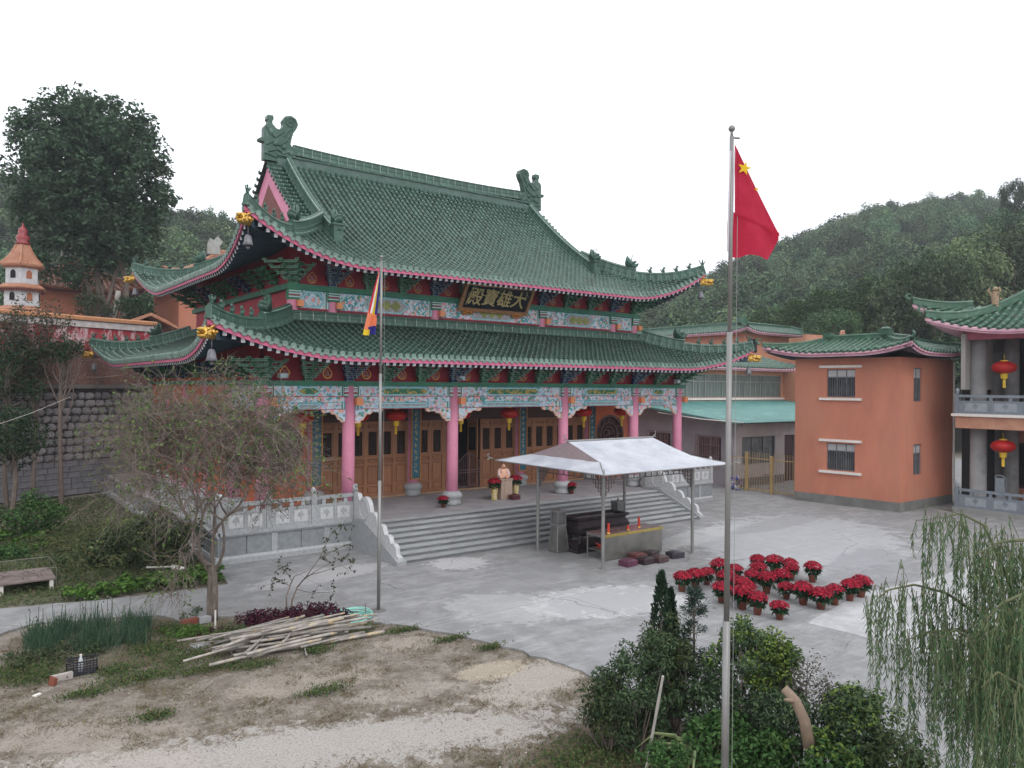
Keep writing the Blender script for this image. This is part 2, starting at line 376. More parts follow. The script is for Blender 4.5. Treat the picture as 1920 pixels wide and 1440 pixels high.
def beast_mesh(kind):
    mb = MB(); 
    if kind == 'head':      # snarling ridge beast, faces +x
        out = [(-.3, 0), (.22, 0), (.42, .12), (.5, .3), (.38, .28), (.3, .2), (.22, .3), (.36, .4), (.3, .48), (.1, .42), (0, .5), (-.1, .62), (-.28, .82), (-.36, .6), (-.42, .3)]
        mb.prism(out, (0, 0, 0), (1, 0, 0), (0, 0, 1), (0, .22, 0)); mb.prism([(a*.8-.02, b*.8+.03) for a, b in out], (0, 0, 0), (1, 0, 0), (0, 0, 1), (0, .34, 0))
        for s_ in (-1, 1):
            mb.tube([(0, s_*.08, .5), (.05, s_*.1, .75), (.14, s_*.12, .95)], [.025, .018, .006], 5)
            mb.ball((.16, s_*.15, .38), .05)
    elif kind == 'walker':  # small seated guardian animal
        mb.ball((0, 0, .13), (.1, .07, .13), 7, 5); mb.ball((.07, 0, .31), (.07, .055, .065), 7, 5); mb.tube([(.0, 0, .2), (.06, 0, .3)], [.06, .045], 6)
        mb.box(.1, .16, -.02, .02, .27, .31)
        for s_ in (-1, 1): mb.tube([(.07, s_*.04, .2), (.1, s_*.04, 0)], [.025, .02], 5); mb.box(.03, .06, s_*.04-.01, s_*.04+.01, .34, .41)
        mb.tube([(-.08, 0, .08), (-.15, 0, .2), (-.11, 0, .3)], [.03, .025, .008], 5)
    elif kind == 'rider':   # immortal riding a phoenix at the tip
        mb.ball((0, 0, .14), (.16, .07, .12), 8, 5); mb.tube([(.1, 0, .18), (.2, 0, .3), (.2, 0, .38)], [.05, .03, .03], 5); mb.ball((.22, 0, .4), .045)
        mb.tube([(0, 0, .2), (0, 0, .42)], [.07, .05], 6); mb.ball((0, 0, .47), .055)
        for k in (-1, 0, 1): mb.tube([(-.12, 0, .18), (-.24, k*.06, .34), (-.26, k*.1, .5)], [.04, .03, .008], 5)
    return mb.mesh('ridge_figure', [RIDGE], True)
BEAST = {k: beast_mesh(k) for k in ('head', 'walker', 'rider')}
def dragon_head_mesh():
    mb = MB(); r_ = random.Random(3)
    out = [(-.35, -.1), (.35, -.14), (.6, -.05), (.5, .02), (.42, -.02), (.3, .02), (.5, .1), (.62, .2), (.45, .26), (.25, .22), (0, .3), (-.35, .3)]
    mb.prism(out, (0, 0, 0), (1, 0, 0), (0, 0, 1), (0, .24, 0))
    for i in range(46):
        t = r_.random(); a = r_.uniform(0, 6.28)
        mb.ball((-.3+t*.75, .13*math.cos(a), .08+.17*math.sin(a)*(1-.4*t)), r_.uniform(.04, .085), 6, 4)
    for s_ in (-1, 1): mb.ball((.3, s_*.13, .2), .06, 8, 5); mb.tube([(.1, s_*.1, .25), (-.05, s_*.16, .36), (-.2, s_*.18, .34)], [.04, .03, .01], 5)
    return mb.mesh('dragon_head', [GOLD], True)
DRAGON = dragon_head_mesh()
BELLM = mat('dull_bronze', (.2, .2, .22), (.12, .12, .13), rough=.5, metal=.3, scale=6)
def bell_mesh():
    mb = MB(); mb.lathe([(.0, .1), (.08, .08), (.12, 0), (.14, -.14), (.18, -.26), (.17, -.27), (.12, -.14), (.0, -.05)], 12); mb.tube([(0, 0, .08), (0, 0, .4)], .012, 5)
    mb.lathe([(.05, -.3), (.06, -.36), (.0, -.4)], 8); return mb.mesh('wind_bell', [BELLM], True)
BELL = bell_mesh()
def bracket_mesh(mat_, n=4, w0=.3, w1=1.2, h=.74, dep=.95):
    """stacked bracket arms: tiers that widen upwards and step outwards, pale painted edges"""
    mb = MB()
    def bx(x0, x1, y0, y1, z0, z1, b=.018):
        mb.box(x0, x1, y0, y1, z0, z1, 0)
        for (a, c_) in ((z0, z0+b), (z1-b, z1)): mb.box(x0, x1, y0-.004, y0+.004, a, c_, 1)
        for (a, c_) in ((x0, x0+b), (x1-b, x1)): mb.box(a, c_, y0-.005, y0+.005, z0+b, z1-b, 1)
    bx(-w0/2, w0/2, -.06, .16, 0, .12)
    th = (h-.12)/n
    for i in range(n):
        f = (i+1)/n; z = .12+i*th; wd = w0+(w1-w0)*f; yo = -dep*f*.8
        bx(-wd/2*.86, wd/2*.86, yo+.0, yo+.1, z, z+th*.5)                # cross arm
        bx(-.055, .055, yo-.14, .2, z-.01, z+th*.55)                      # projecting arm
        for k in (-1, 0, 1): bx(k*wd*.42-.075, k*wd*.42+.075, yo-.04, yo+.13, z+th*.5, z+th*.94, .014)
        if i < n-1 and i > 0: bx(-wd*.36, wd*.36, yo*.35+.05, yo*.35+.13, z, z+th*.5)
        # beak of the lever arm
        mb.prism([(0, 0), (-.22, -.05), (-.3, -.11), (-.1, -.06), (0, -.05)], (0, yo-.14, z+th*.5), (0, 1, 0), (0, 0, 1), (.07, 0, 0), 0, 1)
    return mb.mesh('bracket_set', [mat_, EDGE])
# ------------------------------------------------------------------ the great hall
HB = 1.03                                               # terrace level
CX = [-10.84, -7.61, -3.0, 3.0, 7.61, 10.84]; FY = 26.4; IY = 29.7
hall = thing('temple_hall', 'great two-tiered hall with green tiled roofs, pink columns and painted beams', 'temple hall', (XC, FY, HB))
# columns
def column_mesh(h, r=.235):
    mb = MB(); mb.lathe([(r*1.03, .3), (r, h*.5), (r*.97, h)], 24); return mb.mesh('column', [PINK], True)
def base_mesh(r=.235):
    mb = MB(); mb.lathe([(r*1.55, 0), (r*1.6, .06), (r*1.5, .2), (r*1.45, .22), (r*1.75, .3), (r*1.85, .38), (r*1.7, .47), (r*1.25, .55), (r*1.05, .56)], 28); return mb.mesh('stone_base', [STONE], True)
cm, bm = column_mesh(4.98-HB+.9), base_mesh()
for k in CX:
    c = place(None, cm, hall, Matrix.Translation((XC+k, FY, HB)), 'column')
    b = bpy.data.objects.new('stone_base', bm); C.objects.link(b); b.parent = c
icm = MB(); icm.lathe([(.25, .3), (.24, 4.6)], 24); icm = icm.mesh('inner_column', [PINK], True)
for k in CX:
    c = place(None, icm, hall, Matrix.Translation((XC+k, IY-.05, HB)), 'inner_column')
    b = bpy.data.objects.new('stone_base', bm); C.objects.link(b); b.parent = c
# body walls
SIDE_T = 9.3; UY = 28.0
def wall_with_hole(mb, x0, x1, z0, z1, cx, cz, r, y0, y1, m=0, n=32):
    V = []; F = []
    for y in (y0, y1):
        for i in range(n):
            t = 2*math.pi*i/n; V.append((cx+r*math.cos(t), y, cz+r*math.sin(t)))
        for i in range(n):
            t = 2*math.pi*i/n; c_, s_ = math.cos(t), math.sin(t); q = 1/max(abs(c_), abs(s_))
            X = cx+(x1-cx if c_ > 0 else cx-x0)*c_*q; Z = cz+(z1-cz if s_ > 0 else cz-z0)*s_*q; V.append((X, y, Z))
    for i in range(n):
        j = (i+1) % n; F += [[i, j, n+j, n+i], [2*n+i, 3*n+i, 3*n+j, 2*n+j], [i, 2*n+i, 2*n+j, j]]
    mb.arr(V, F, m)
lx0, lx1 = XC-10.84, XC-7.61; rx0, rx1 = XC+7.61, XC+10.84
for (x0, x1, cx) in ((lx0, lx1, XC-9.1), (rx0, rx1, XC+9.2)):
    mb = MB(); wall_with_hole(mb, x0, x1, HB, 5.3, cx, 3.35, 1.05, IY, IY+.25); put(mb, 'front_wall', [ORANGE], hall)
    f = MB(); n = 40
    for rr, r2_, yy in ((1.05, .94, -.05), (.66, .6, .0), (.42, .37, 0)):
        ring = [[(cx+q*math.cos(2*math.pi*i/n), IY+.02+yy+dy, 3.35+q*math.sin(2*math.pi*i/n)) for i in range(n+1)] for q, dy in ((rr, .08), (rr, 0), (r2_, 0), (r2_, .08))]
        f.grid(ring, 0)
    for i in range(12):
        a = 2*math.pi*i/12; f.obox((cx+.66*math.cos(a), IY+.05, 3.35+.66*math.sin(a)), (cx+.95*math.cos(a), IY+.05, 3.35+.95*math.sin(a)), .05, .05)
    for i in range(36):
        a = 2*math.pi*i/36; f.obox((cx+.78*math.cos(a), IY+.05, 3.35+.78*math.sin(a)), (cx+.78*math.cos(a+.12), IY+.05, 3.35+.78*math.sin(a+.12)), .03, .04)
    def seg(a, b): f.obox((cx+a[0]*.13, IY+.03, 3.35+a[1]*.13), (cx+b[0]*.13, IY+.03, 3.35+b[1]*.13), .05, .055, up=(0, 1, 0))
    for a, b in (((0, -1.6), (0, 1.6)), ((-1.6, 0), (1.6, 0)), ((0, 1.6), (-1.6, 1.6)), ((1.6, 0), (1.6, 1.6)), ((0, -1.6), (1.6, -1.6)), ((-1.6, 0), (-1.6, -1.6))): seg(a, b)
    rw = put(f, 'round_window', [mat('window_lattice', (.16, .09, .08), (.1, .05, .05), rough=.6)], hall)
    d = MB(); d.lathe([(1.04, 0), (.0, .001)], 32); 
    dm = d.mesh('dark_pane', [mat('red_black_pane', (.05, .01, .015), (.012, .006, .008), rough=.3, scale=3)])
    place(None, dm, rw, Matrix.Translation((cx, IY+.14, 3.35)) @ Matrix.Rotation(math.pi/2, 4, 'X'), 'dark_pane')
mb = MB(); mb.box(lx0-.12, lx0+.12, IY+.25, 42.9, HB, 6.2); mb.box(rx1-.12, rx1+.12, IY+.25, 42.9, HB, 6.2); mb.box(lx0, rx1, 42.7, 42.95, HB, 6.2)
put(mb, 'side_wall', [ORANGE], hall)
mb = MB(); mb.box(lx0-.13, lx0-.12, IY+.3, 42.8, HB, HB+.35)
for yy in np.arange(IY+3.2, 42, 3.3): mb.box(lx0-.2, lx0-.12, yy-.2, yy+.2, HB, 6.0)
put(mb, 'wall_pilaster', [PINK], hall)
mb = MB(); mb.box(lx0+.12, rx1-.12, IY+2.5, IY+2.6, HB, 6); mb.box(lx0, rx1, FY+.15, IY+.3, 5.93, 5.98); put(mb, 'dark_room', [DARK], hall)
mb = MB(); mb.box(lx1+.2, rx0-.2, IY-.02, IY+.12, 4.34, 4.5); mb.box(lx1+.2, rx0-.2, IY+.02, IY+.12, 4.5, 5.9); mb.box(lx0, lx1-.2, IY+.02, IY+.2, 5.3, 5.9); mb.box(rx0+.2, rx1, IY+.02, IY+.2, 5.3, 5.9)
put(mb, 'door_lintel', [mat('dark_lintel_wood', (.09, .04, .03), (.06, .03, .02), rough=.6, scale=3, stretch=(1, 1, 8))], hall)
# doors
def door_meshes(w_=.69, h=3.2):
    mb = MB(); t = .06
    def rect(x0, x1, z0, z1, y0=0., y1=.07): mb.box(x0, x1, y0, y1, z0, z1)
    s_ = .085
    rect(0, s_, 0, h); rect(w_-s_, w_, 0, h)
    zs = [(0, .1), (.42, .5), (1.32, 1.42), (1.6, 1.7), (2.82, 2.9), (3.1, 3.2)]
    for a, b in zs: rect(s_, w_-s_, a, b)
    fr = mb.mesh('door', [WOOD])
    pn = []
    for a, b in ((.1, .42), (.5, 1.32), (1.42, 1.6), (2.9, 3.1)):
        p = MB(); V = []
        for (i_, y) in ((0, .055), (.05, .055), (.065, .02)): V.append([(s_+i_, y, a+i_*.8), (w_-s_-i_, y, a+i_*.8), (w_-s_-i_, y, b-i_*.8), (s_+i_, y, b-i_*.8), (s_+i_, y, a+i_*.8)])
        p.grid(V); q = V[-1][:4]; p.poly(q, [[0, 1, 2, 3]]); pn.append(p.mesh('door_panel', [WOOD]))
    l = MB(); l.box(s_, w_-s_, .05, .06, 1.7, 2.82, 1)
    x0, x1, z0, z1 = s_+.06, w_-s_-.06, 1.76, 2.76
    l.box(s_, x0, .02, .05, 1.7, 2.82, 2); l.box(x1, w_-s_, .02, .05, 1.7, 2.82, 2); l.box(x0, x1, .02, .05, 1.7, z0, 2); l.box(x0, x1, .02, .05, z1, 2.82, 2)
    for i in range(1, 4): l.box(x0+(x1-x0)*i/4-.008, x0+(x1-x0)*i/4+.008, .03, .05, z0, z1, 0)
    for i in range(1, 11):
        z = z0+(z1-z0)*i/11; l.box(x0, x1, .03, .049, z-.008, z+.008, 0)
    for i in (3, 7): l.lathe([(.06, 0), (.0, .01)], 8, (w_/2, .03, z0+(z1-z0)*i/10), 0)
    la = l.mesh('lattice_panel', [WOOD_D, DARK, WOOD]); return fr, pn, la
DF, DP, DLt = door_meshes()
def door(x, y=IY, rz=0.):
    d = place(None, DF, hall, Matrix.Translation((x, y, 1.13)) @ Matrix.Rotation(rz, 4, 'Z'), 'door')
    for nm, me in [('door_panel', q) for q in DP]+[('lattice_panel', DLt)]:
        o = bpy.data.objects.new(nm, me); C.objects.link(o); o.parent = d
for i in range(6): door(XC-7.61+.26+i*.69); door(XC+3.0+.26+i*.69)
for i in range(3): door(XC-3+.26+i*.69); door(XC+.69+i*.69)
door(XC-3+.26+3*.69, IY+.1, math.radians(82)); door(XC+.62, IY+.1, math.radians(98))
mb = MB()
mb.box(lx1, rx0, IY-.1, IY+.1, HB, 1.12)
for k in (-7.61, -3, 3, 7.61):
    for s_ in (-1, 1): mb.box(XC+k+s_*.25-.05, XC+k+s_*.25+.03, IY-.03, IY+.1, 1.12, 4.34)
put(mb, 'door_sill', [mat('worn_sill_wood', (.36, .22, .14), (.28, .17, .1), rough=.7, scale=4)], hall)
g = MB(); x0, x1 = XC-.6, XC+.62
for i in range(13):
    x = x0+(x1-x0)*i/12; zt = 1.15+1.2+.42*math.sin(math.pi*i/12)**1.2; g.tube([(x, IY-.06, 1.2), (x, IY-.06, zt)], .012, 4)
pts = [(x0+(x1-x0)*i/12, IY-.06, 1.15+1.2+.42*math.sin(math.pi*i/12)**1.2) for i in range(13)]; g.tube(pts, .02, 5)
for z in (1.2, 1.85, 1.97): g.box(x0, x1, IY-.08, IY-.04, z-.015, z+.015)
g.box((x0+x1)/2-.02, (x0+x1)/2+.02, IY-.08, IY-.04, 1.2, 2.7)
tag(put(g, 'low_gate', [mat('brown_gate_steel', (.2, .12, .12), (.15, .09, .1), rough=.5, metal=.2)]), 'low arched barred gate standing in the open middle doorway of the hall', 'gate')
# painted beams of the porch
def hexo(cx, cz, hw, hh, tip): return [(cx-hw, cz), (cx-hw+tip, cz+hh), (cx+hw-tip, cz+hh), (cx+hw, cz), (cx+hw-tip, cz-hh), (cx-hw+tip, cz-hh)]
def cartouche(par, y, cx, cz, hw, hh, fill):
    mb = MB(); tip = min(hh*1.1, hw*.45)
    for k, (g_, m_) in enumerate(((0, 0), (.025, 1), (.05, 0), (.07, 2))):
        q = hexo(cx, cz, hw-g_*1.4, hh-g_, tip); mb.prism([(a, b) for a, b in q], (0, y-.004*(k+1), 0), (1, 0, 0), (0, 0, 1), (0, .008, 0), m_)
    put(mb, 'cartouche', [TEAL, PALE, fill], par)
def rosette(mb, y, cx, cz, r):
    for i in range(8):
        a = i*math.pi/4+.39; mb.ball((cx+r*.66*math.cos(a), y, cz+r*.66*math.sin(a)), (r*.33, .012, r*.33), 7, 4, 0)
    for k, (q, m_) in enumerate(((.62, 1), (.42, 2), (.2, 3))): mb.ball((cx, y-.006*(k+1), cz), (r*q, .014, r*q), 8, 4, m_)
def beam_ends(mb, y, x0, x1, z0, z1):
    for s_, x in ((1, x0), (-1, x1)):
        for k, m_ in enumerate((0, 1, 2, 1)):
            a = x+s_*(.0+k*.05); mb.box(min(a, a+s_*.04), max(a, a+s_*.04), y-.012, y, z0, z1, m_)
FW = [PALE, mat('flower_blue', (.25, .42, .6), (.55, .6, .7), rough=.5, scale=9), mat('flower_pink', (.7, .3, .35), (.75, .5, .4), rough=.5, scale=9), ORP]
def painted_beam(y, x0, x1, z0, z1, th, fill, kind='wide'):
    mb = MB(); mb.box(x0, x1, y, y+th, z0, z1); bo = put(mb, 'painted_beam', [FLORAL], hall)
    e = MB(); e.box(x0, x1, y-.006, y, z1-.02, z1, 0); e.box(x0, x1, y-.006, y, z0, z0+.02, 3); beam_ends(e, y, x0, x1, z0+.02, z1-.02)
    put(e, 'painted_border', [TEAL, PALE, GREEN, REDC], bo)
    cx, cz, L_ = (x0+x1)/2, (z0+z1)/2, x1-x0; hh = (z1-z0)/2-.03
    hw = L_*(.27 if L_ > 4 else .17)
    cartouche(bo, y, cx, cz, hw, hh, fill)
    r = MB()
    for s_ in (-1, 1):
        rosette(r, y-.008, cx+s_*(hw+(L_/2-hw)*.5), cz, hh*.95)
        for q in (-1, 1): r.obox((cx+s_*(hw+.02), y-.008, cz), (cx+s_*(hw+.2), y-.008, cz+q*hh*.8), .03, .012, 1, up=(0, 1, 0))
    put(r, 'flower_rosette', FW, bo, 'stuff'); return bo
def col_cap(x, y):
    mb = MB(); mb.box(x-.26, x+.26, y-.2, y+.2, 5.46, 5.87, 0)
    for z, m_ in ((5.5, 1), (5.58, 2), (5.64, 1), (5.7, 3), (5.78, 1)): mb.box(x-.262, x+.262, y-.205, y-.2, z, z+.05, m_)
    put(mb, 'column_cap', [GREEN, PALE, REDC, PINK_L], hall)
    mb = MB(); mb.box(x+.16, x+.4, y-.38, y-.12, 5.14, 5.42); put(mb, 'beam_end', [ORP], hall)
for i in range(5):
    x0, x1 = XC+CX[i]+.2, XC+CX[i+1]-.2; y = FY-.14
    painted_beam(y, x0, x1, 5.46, 5.87, .28, GOLDP); painted_beam(y+.02, x0, x1, 4.99, 5.26, .24, GREYP)
    mb = MB(); mb.box(x0, x1, y+.05, y+.22, 5.26, 5.46); put(mb, 'frieze_board', [FLORAL], hall)
    # scalloped braces
    for s_, x in ((1, x0), (-1, x1)):
        o = [(0, 0), (1.15, 0), (1.12, -.1), (.98, -.14), (.9, -.08), (.74, -.1), (.62, -.2), (.5, -.18), (.42, -.28), (.33, -.42), (.24, -.42), (.2, -.52), (0, -.52)]
        if i in (0, 4): o = [(a*.8, b*.9) for a, b in o]
        for (q, yy, m_) in ((1, y+.05, 1), (.86, y+.035, 0)):
            k = MB() if q == 1 else k
            k.prism([(s_*a*q, b*q) for a, b in o], (x, yy, 4.985), (1, 0, 0), (0, 0, 1), (0, .1, 0), m_)
        put(k, 'scalloped_brace', [FLORAL, mat('pale_orange_edge', (.75, .5, .4), (.7, .42, .32), rough=.6)], hall)
for k in CX: col_cap(XC+k, FY)
mb = MB(); mb.box(lx0-.35, rx1+.35, FY-.25, FY+.25, 5.875, 6.04); mb.box(lx0-.35, lx0+.15, FY+.25, 43, 5.875, 6.04); put(mb, 'green_plate', [PLATE], hall)
mb = MB(); mb.box(lx0-.14, lx0+.14, FY+.3, IY-.2, 4.99, 5.87); put(mb, 'side_beam', [FLORAL], hall)
# upper storey beams
UX = [-9.2, -7.62, -2.95, 2.95, 7.62, 9.2]
for i in range(5):
    x0, x1 = XC+UX[i]+(.15 if i else .1), XC+UX[i+1]-(.15 if i < 4 else .1); y = UY-.1
    mb = MB(); mb.box(x0, x1, y, y+.25, 8.8, 9.51); bo = put(mb, 'painted_beam', [FLORAL], hall)
    e = MB(); e.box(x0, x1, y-.006, y, 9.48, 9.51, 0); e.box(x0, x1, y-.006, y, 8.8, 8.83, 3); beam_ends(e, y, x0, x1, 8.83, 9.48); put(e, 'painted_border', [TEAL, PALE, GREEN, REDC], bo)
    cx = (x0+x1)/2
    if i in (0, 4):
        cartouche(bo, y, cx, 9.155, .52, .31, FLORAL)
        r = MB(); rosette(r, y-.04, cx, 9.155, .22); put(r, 'flower_rosette', FW, bo, 'stuff')
    else:
        cartouche(bo, y, cx, 9.155, (x1-x0)*.24, .31, GREYP)
        r = MB()
        for q in (-1, 0, 1): r.prism([(-.24, 0), (0, .22), (.24, 0), (0, -.22)], (cx+q*.42, y-.04, 9.155), (1, 0, 0), (0, 0, 1), (0, .01, 0), 1)
        for s_ in (-1, 1):
            hx = cx+s_*((x1-x0)*.24+.55)
            for a, b, m_ in (((-.3, 0), (-.05, .28), 0), ((-.3, 0), (-.05, -.28), 0), ((.35, 0), (.1, .28), 0), ((.35, 0), (.1, -.28), 0), ((.42, 0), (.17, .28), 2), ((.42, 0), (.17, -.28), 2)):
                r.obox((hx+s_*a[0], y-.01, 9.155+a[1]), (hx+s_*b[0], y-.01, 9.155+b[1]), .045, .014, m_, up=(0, 1, 0))
            for qx, qz in ((-.05, .15), (-.05, -.15), (.18, 0)):
                p = [(hx+s_*(qx+.1*math.cos(t)*(1-t/9)), y-.012, 9.155+qz+.1*math.sin(t)*(1-t/9)) for t in np.linspace(0, 5, 9)]; r.tube(p, .022, 4, 0)
            r.ball((hx+s_*.28, y-.01, 9.155), (.06, .015, .08), 8, 4, 3)
        put(r, 'scroll_ornament', [TEAL, mat('olive_diamond', (.3, .33, .1), (.22, .25, .08)), PALE, ORP], bo)
for i, k in enumerate(UX):
    mb = MB(); mb.lathe([(.2, 8.2), (.2, 9.05), (.2, 9.52)], 18, (XC+k, UY, 0)); put(mb, 'upper_column', [PINK], hall, smooth=True)
    mb = MB(); x = XC+k; mb.box(x-.22, x+.22, UY-.21, UY+.1, 9.12, 9.51, 0)
    for z, m_ in ((9.2, 1), (9.27, 2), (9.33, 1), (9.42, 1)): mb.box(x-.222, x+.222, UY-.216, UY-.21, z, z+.04, m_)
    put(mb, 'column_cap', [GREEN, PALE, REDC], hall)
    mb = MB(); mb.box(x+.1, x+.32, UY-.35, UY-.1, 8.86, 9.1); put(mb, 'beam_end', [ORP], hall)
mb = MB(); mb.box(XC-9.3, XC+9.3, UY-.04, UY+.12, 8.3, 8.8); put(mb, 'fret_backing', [RED], hall)
mb = MB(); x = XC-9.1
while x < XC+9.1:
    for (a, b, c_, d) in ((0, .3, .62, .64), (0, .02, .46, .62), (.28, .3, .5, .64), (.06, .28, .5, .52), (.06, .08, .52, .59), (.08, .2, .57, .59), (.14, .16, .5, .54)): mb.box(x+a, x+b, UY-.06, UY-.04, 8.12+c_, 8.12+d)
    x += .34
put(mb, 'fret_strip', [mat('fret_brown', (.22, .1, .1), (.16, .07, .08))], hall)
mb = MB(); mb.box(XC-9.45, XC+9.45, UY-.2, UY+.2, 9.515, 9.72); mb.box(XC-9.45, XC-9.1, UY+.2, 41.3, 9.515, 9.72); put(mb, 'green_plate', [PLATE], hall)
mb = MB(); mb.box(XC-9.25, XC-9.05, UY+.1, 41.2, 8, 11.6); mb.box(XC+9.05, XC+9.25, UY+.1, 41.2, 8, 11.6); mb.box(XC-9.2, XC+9.2, 41.1, 41.3, 8, 11.6); put(mb, 'upper_side_wall', [RED], hall)
mb = MB(); mb.box(XC-9.3, XC+9.3, UY+.05, UY+.15, 9.72, 11.2); mb.box(lx0-.1, rx1+.1, FY+.1, FY+.2, 6.04, 7.3); mb.box(lx0-.05, lx0+.05, FY+.1, 43, 6.04, 7.3); put(mb, 'bracket_backing', [RED], hall)
# bracket sets
BG, BB = bracket_mesh(GREEN), bracket_mesh(BLUE); BBIG = bracket_mesh(GREEN, 4, .4, 1.5, .8, 1.35)
def brow(y, z, cols, mids):
    xs = []
    for i, k in enumerate(cols):
        xs.append((k, 1))
        if i < len(cols)-1:
            n_ = mids[i]
            for j in range(n_): xs.append((k+(cols[i+1]-k)*(j+1)/(n_+1), 0))
    return xs
MOT = [GOLD, mat('jewel_purple', (.2, .12, .25), (.4, .3, .45), rough=.3, scale=20), REDC]
def motif_mesh():
    mb = MB(); out = []
    for i in range(24):
        a = 2*math.pi*i/24; r = (.17 if i % 2 else .2)*(1.35 if math.sin(a) > .9 else 1.); out.append((r*math.cos(a), r*math.sin(a)))
    mb.prism(out, (0, 0, 0), (1, 0, 0), (0, 0, 1), (0, .01, 0), 0); mb.prism([(a*.84, b*.84) for a, b in out], (0, -.006, 0), (1, 0, 0), (0, 0, 1), (0, .01, 0), 2)
    for x, z in ((-.06, -.05), (.06, -.05), (0, .06)): mb.ball((x, -.012, z), (.055, .015, .055), 8, 4, 0); mb.ball((x, -.018, z), (.04, .015, .04), 8, 4, 1)
    return mb.mesh('panel_emblem', MOT)
MOTM = motif_mesh()
for (y, z, cols, mids, cor) in ((FY-.1, 6.045, CX, [1, 2, 3, 2, 1], 10.84), (UY-.08, 9.725, UX, [0, 2, 3, 2, 0], 9.2)):
    xs = sorted(brow(y, z, cols, mids))
    for k, (x, isc) in enumerate(xs):
        if abs(abs(x)-cor) < .01:
            s_ = -1 if x < 0 else 1
            place(None, BBIG, hall, Matrix.Translation((XC+x, y, z)) @ Matrix.Rotation(s_*math.pi/4, 4, 'Z'), 'bracket_set')
            place(None, BG, hall, Matrix.Translation((XC+x, y, z)), 'bracket_set')
        else: place(None, BB if isc else BG, hall, Matrix.Translation((XC+x, y, z)), 'bracket_set')
        if k:
            place(None, MOTM, hall, Matrix.Translation((XC+(x+xs[k-1][0])/2, y+.19 if y < 27 else y+.12, z+.27)), 'panel_emblem')
    xl = XC-cor; n_ = 10 if y < 27 else 8; y1 = 42.9 if y < 27 else 41.2
    for i in range(1, n_):
        yy = y+(y1-y)*i/n_
        place(None, BB if i % 3 == 0 else BG, hall, Matrix.Translation((xl, yy, z)) @ Matrix.Rotation(-math.pi/2, 4, 'Z'), 'bracket_set')
        place(None, BG, hall, Matrix.Translation((XC+cor, yy, z)) @ Matrix.Rotation(math.pi/2, 4, 'Z'), 'bracket_set')
    place(None, BBIG, hall, Matrix.Translation((xl, y1, z)) @ Matrix.Rotation(-math.pi*.75, 4, 'Z'), 'bracket_set')
# ---- roofs
LR = Roof(XC, YC, 13.1, 10.64, lambda d: 6.88+.28*d+.027*d*d, 1.0, 4.8, .37, 5.)
UR = Roof(XC, YC, 11.5, 8.9, lambda d: 10.35+.35*d+.035*d*d, 1.5, 4.6, .34, 5.)
lroof = thing('_', 'x', 'x'); bpy.data.objects.remove(lroof)
def roof_root(name):
    o = bpy.data.objects.new(name, None); C.objects.link(o); o.parent = hall; o.matrix_parent_inverse = Matrix.Translation(-WL[hall.name_full]); WL[o.name_full] = Vector((0, 0, 0)); return o
lroof, uroof = roof_root('lower_roof'), roof_root('upper_roof')
tile_me = (lambda m: (m.arr(TV, TF), m)[1])(MB()); tile_me.M = [np.array(TM)]; tile_me = tile_me.mesh('roll_tile', [GLAZE, LIP], True)
def dress_roof(R_, root, parts, single=0):
    """parts: (side, a0, a1, dmax function for pans, amax for tiles, dmax for tiles)"""
    pan = MB(); allm, allp = [], []
    for (side, a0, a1, fn, amax, fn2) in parts:
        slope_pan(pan, R_, side, a0, a1, fn)
        if fn2:
            As, m, p = slope_tiles(R_, side, amax, fn2); allm.append(m); allp.append(p)
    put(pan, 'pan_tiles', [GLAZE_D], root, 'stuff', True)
    m = np.concatenate(allm); p = np.concatenate(allp)
    d = np.linalg.norm(p-np.array([0, 0, CZ]), axis=1); order = np.argsort(d)
    if single:
        for i in order[:single]: place(None, tile_me, root, frame(m[i][:, 0], m[i][:, 1], m[i][:, 2], p[i]), 'roll_tile')
        order = order[single:]
    t = MB(); t.inst(TV, TF, m[order], p[order], TM); put(t, 'roll_tiles', [GLAZE, LIP], root, 'stuff', True)
